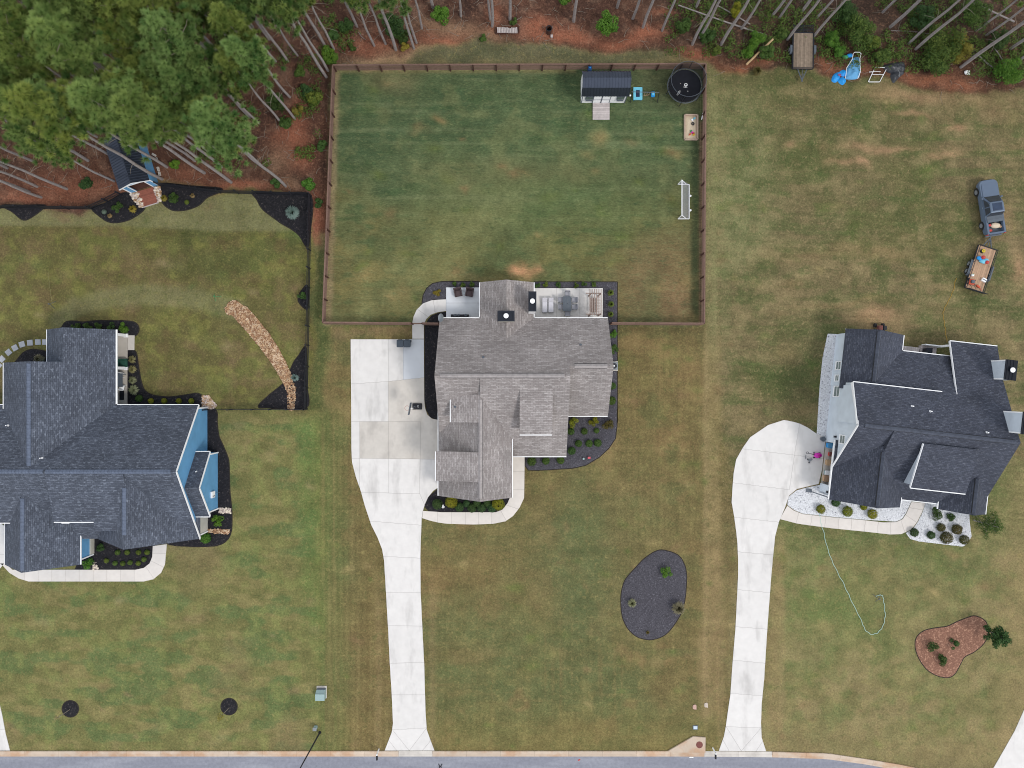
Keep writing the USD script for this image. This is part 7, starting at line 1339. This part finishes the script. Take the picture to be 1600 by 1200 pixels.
# street furniture
X, Y = XY(503, 1081.5); t = thing('transformer_box', 'pale green utility transformer box on a concrete pad', 'utility box', (X, Y, 0)); part(t, 'pad', MB().box(X - .52, X + .52, Y - .58, Y + .66, -.02, .12), conc_dull)
part(t, 'cabinet', MB().hull([(X + sx * .46, Y + y_, z_) for sx in (-1, 1) for y_, z_ in ((-.52, .12), (.42, .12), (-.52, .78), (.12, .82), (.42, .5))]), util); part(t, 'hood_lid', MB().hull([(X + sx * .48, Y + y_, z_) for sx in (-1, 1) for y_, z_ in ((-.55, .79), (.14, .83), (-.55, .83), (.14, .87))]), util); part(t, 'front_shade', MB().box(X - .44, X + .44, Y + .43, Y + .5, .12, .45), charcoal)
X, Y = XY(493.8, 1135.5); t = thing('utility_pedestal', 'small pale utility pedestal beside the street lamp', 'utility box', (X, Y, 0)); part(t, 'box_body', MB().rbox(X - .16, X + .16, Y - .14, Y + .14, 0, .55, .02), util); part(t, 'box_lid', MB().rbox(X - .19, X + .19, Y - .17, Y + .17, .55, .62, .02), galv)
X, Y = XY(499.8, 1144.5); t = thing('street_lamp', 'tall dark street lamp post leaning out of the bottom edge', 'street lamp', (X, Y, 0)); part(t, 'post', MB().tube([(X, Y, 0), (X, Y, 4), (X, Y, 8.5)], [.085, .07, .05], 10), black); part(t, 'base_flange', MB().cyl(X, Y, 0, .25, .16, 12, .11), black); part(t, 'lamp_arm', MB().tube([(X, Y, 8.4), (X, Y - .8, 8.7)], .04, 8), black); part(t, 'lamp_head', MB().rbox(X - .18, X + .18, Y - 1.4, Y - .7, 8.62, 8.78, .05), black)
for px_, dx, w in ((590.3, 0, 'the centre driveway'), (1116, 0, 'the white house driveway')):
    X, Y = XY(px_ + (1.8 if px_ < 800 else -2.5), 1170.5 if px_ < 800 else 1168.5); t = thing('mailbox', f'white post mailbox at the kerb beside {w}', 'mailbox', (X, Y, 0))
    part(t, 'post', MB().box(X - .055, X + .055, Y - .055, Y + .055, 0, 1.25), white); part(t, 'arm', MB().box(X - .04, X + .04, Y - .5, Y + .055, .98, 1.05), white); part(t, 'post_cap', MB().hull([(X + a * .075, Y + b * .075, 1.25) for a in (-1, 1) for b in (-1, 1)] + [(X, Y, 1.34)]), white)
    m = MB(); prof = [(.09 * math.cos(a), 1.16 + .09 * math.sin(a)) for a in np.linspace(0, math.pi, 7)]; prof = [(-.09, 1.055), (.09, 1.055)] + prof; m.hull([(X + a, Y + b, z) for a, z in prof for b in (-.55, -.12)]); part(t, 'letter_box', m, black)
for px_, py_, m_, lb, nm_ in ((1085, 1104.5, pm('pink_mark', A(206, 170, 158), .9, .3, 9), 'left of two small pinkish stones in the grass near the storm drain', 'flat_stone'), (1103, 1101.5, pm('pale_mark', A(206, 192, 180), .9, .3, 9), 'right of two small pinkish stones in the grass near the storm drain', 'flat_stone')):
    X, Y = XY(px_, py_); t = thing(nm_, lb, 'stone', (X, Y, 0)); part(t, 'slab', MB().ico((X, Y, .03), (.2, .28, .06), 1, .3, 4), m_); part(t, 'chip', MB().ico((X + .15, Y - .22, .02), (.08, .07, .04), 1, .3, 5), m_)
X, Y = XY(1086.3, 1136.5); t = thing('water_meter', 'small pale blue water meter lid in the grass above the storm drain', 'meter lid', (X, Y, 0)); part(t, 'meter_frame', MB().box(X - .26, X + .26, Y - .22, Y + .22, -.02, .05), charcoal); part(t, 'meter_lid', MB().rbox(X - .2, X + .2, Y - .16, Y + .16, .03, .08, .02), pm('pale_blue_lid', A(206, 222, 236), .5, .05, 3))
X, Y = XY(920, 715); t = thing('yard_sign', 'tiny red sign in the front mulch bed', 'sign', (X, Y, 0)); part(t, 'sign_board', MB().rbox(X - .14, X + .14, Y - .1, Y + .12, .3, .36, .02), pm('sign_red', A(214, 92, 104), .5, .05, 3)); part(t, 'stake', MB().tube([(X, Y, 0), (X, Y, .3)], .015, 6), galv)
X, Y = XY(911.5, 716.5); t = thing('garden_light', 'tiny round pale garden light beside the red sign', 'garden light', (X, Y, 0)); part(t, 'light_top', MB().cyl(X, Y, .28, .34, .1, 14), util); part(t, 'stake', MB().tube([(X, Y, 0), (X, Y, .28)], .015, 6), galv)
X, Y = XY(692.5, 790, .3); t = thing('garden_flag', 'small white garden ornament in the front gable bed', 'ornament', (X, Y, 0)); part(t, 'ornament_body', MB().box(X - .05, X + .05, Y - .22, Y + .12, .3, .6), white); part(t, 'ornament_foot', MB().box(X - .2, X + .16, Y - .2, Y - .12, .12, .2), white); part(t, 'stake', MB().tube([(X, Y, 0), (X, Y, .3)], .02, 6), galv)
# hoses and rope: thin tubes on the ground
def line(name, label, cat, pts, r, m_, z=.03, seed=1):
    p_ = spline(pts, 10, False); q_ = [P(a + .5 * math.sin(i * .9 + seed), b + .4 * math.cos(i * .7), z) for i, (a, b) in enumerate(p_)]; solo(name, MB().tube(q_, r, 6), m_, label, cat)
line('garden_hose', 'pale green garden hose looped across the right front lawn', 'hose', [(1281, 800), (1282, 815), (1286, 828), (1294, 860), (1304, 885), (1318, 912), (1330, 938), (1345, 968), (1352, 984), (1362, 991), (1372, 988), (1380, 977), (1383, 960), (1381, 940), (1379, 931), (1374, 930), (1369, 932)], .028, hosem, .045)
line('rope', 'thin yellow rope from the trailer toward the white house deck', 'rope', [(1494, 434), (1489, 455), (1481, 472), (1474, 487), (1475, 500), (1477, 515), (1480, 535)], .022, yrope, .03)
def sprinkler(px, py, rot, m_, label):
    X, Y = XY(px, py); t = thing('sprinkler', label, 'sprinkler', (X, Y, 0), rot)
    for a in (0, 2.1, 4.2): part(t, 'tripod_leg', MB().tube([(0, 0, .6), (.45 * math.cos(a), .45 * math.sin(a), 0)], .022, 6), m_)
    part(t, 'sprinkler_head', MB().cyl(0, 0, .6, .78, .06, 10), m_)
sprinkler(1369, 933, 20, charcoal, 'dark tripod sprinkler at the end of the garden hose'); sprinkler(83, 476, 50, charcoal, 'dark tripod sprinkler left on the left back lawn'); sprinkler(339, 464, 10, greenp, 'green tripod sprinkler near the top of the dry creek')
line('garden_hose', 'thin hose ending at the left sprinkler on the left back lawn', 'hose', [(75, 425), (77, 445), (80, 463), (83, 475)], .016, pm('old_hose', A(150, 146, 100), .6, .1, 3), .03)
# toys on the white house driveway
X, Y = XY(1276, 711.5, .3); t = thing('toy_car', 'bright pink ride-on toy car with black push handle on the right driveway', 'toy car', (X, Y, .05), 0)
part(t, 'toy_body', MB().ico((.1, 0, .26), (.42, .28, .2), 2, .12, 4), pink, smooth=True); part(t, 'toy_seat', MB().ico((.22, -.02, .42), (.2, .17, .1), 1, .1, 5), pm('dark_pink', A(190, 30, 140), .5, .1, 3)); part(t, 'push_handle', MB().tube([(-.2, .05, .35), (-1.0, .28, .62)], .03, 8), black); part(t, 'handle_loop', MB().tube([(-1.0 + .14 * math.cos(a) - .1, .3 + .1 * math.sin(a), .62) for a in np.linspace(0, 6.283, 11)], .025, 6, False), black)
for dx in (-.2, .35):
    for dy in (-.25, .25): part(t, 'wheel', MB().tube([(dx, dy - .04, .1), (dx, dy + .04, .1)], .1, 12), black)
X, Y = XY(1264, 716.5, .3); t = thing('scooter', 'grey kick scooter lying next to the pink toy car', 'scooter', (X, Y, .05), 0)
part(t, 'deck', MB().hull([(x_, y_, z_) for x_, y_ in ((-.05, -.1), (.1, -.4), (.45, -.1), (.35, .02)) for z_ in (.1, .15)]), galv); part(t, 'handlebar', MB().tube([(-.28, .36, .2), (-.36, .2, .25), (-.4, .0, .3), (-.36, -.05, .3)], .028, 8), charcoal); part(t, 'steering_post', MB().tube([(-.34, .16, .25), (.0, -.1, .15)], .022, 8), galv); part(t, 'wheel', MB().tube([(.05, -.42, .08), (.12, -.46, .08)], .08, 12), black); part(t, 'wheel', MB().tube([(-.06, -.08, .08), (-.02, -.14, .08)], .08, 12), black)
X, Y = XY(688, 1197.5, .05); t = thing('tool', 'small black forked object on the road at the bottom edge', 'tool', (X, Y, .01)); 
for sx in (-1, 1): part(t, 'prong', MB().tube([(X + sx * .18, Y + .25, .05), (X + sx * .07, Y, .05), (X + sx * .12, Y - .3, .05)], .04, 6), black)
part(t, 'cross_piece', MB().tube([(X - .07, Y, .05), (X + .07, Y, .05)], .04, 6), black)
for px_, py_, lb in ((904.5, 1187.3, 'single red leaf on the road'),): 
    X, Y = XY(px_, py_); solo('leaf', MB().hull([(X - .14, Y, .02), (X + .1, Y + .1, .02), (X + .16, Y + .04, .03), (X, Y - .12, .02), (X, Y, .06)]), redp, lb, 'leaf')
X, Y = XY(1080, 1183.2); solo('paper_scrap', MB().hull([(X - .25, Y - .05, .035), (X + .2, Y - .04, .035), (X + .25, Y + .06, .04), (X - .15, Y + .07, .05), (X, Y, .08)]), white, 'white scrap of paper at the kerb below the storm drain', 'paper')
X, Y = XY(1509.5, 114); t = thing('white_bag', 'small white bag caught at the edge of the right woods', 'bag', (X, Y, 0)); part(t, 'bag_body', MB().ico((X, Y, .15), (.3, .22, .16), 2, .3, 6), white, smooth=True); part(t, 'bag_end', MB().ico((X + .25, Y - .15, .08), (.12, .1, .08), 1, .2, 7), white)
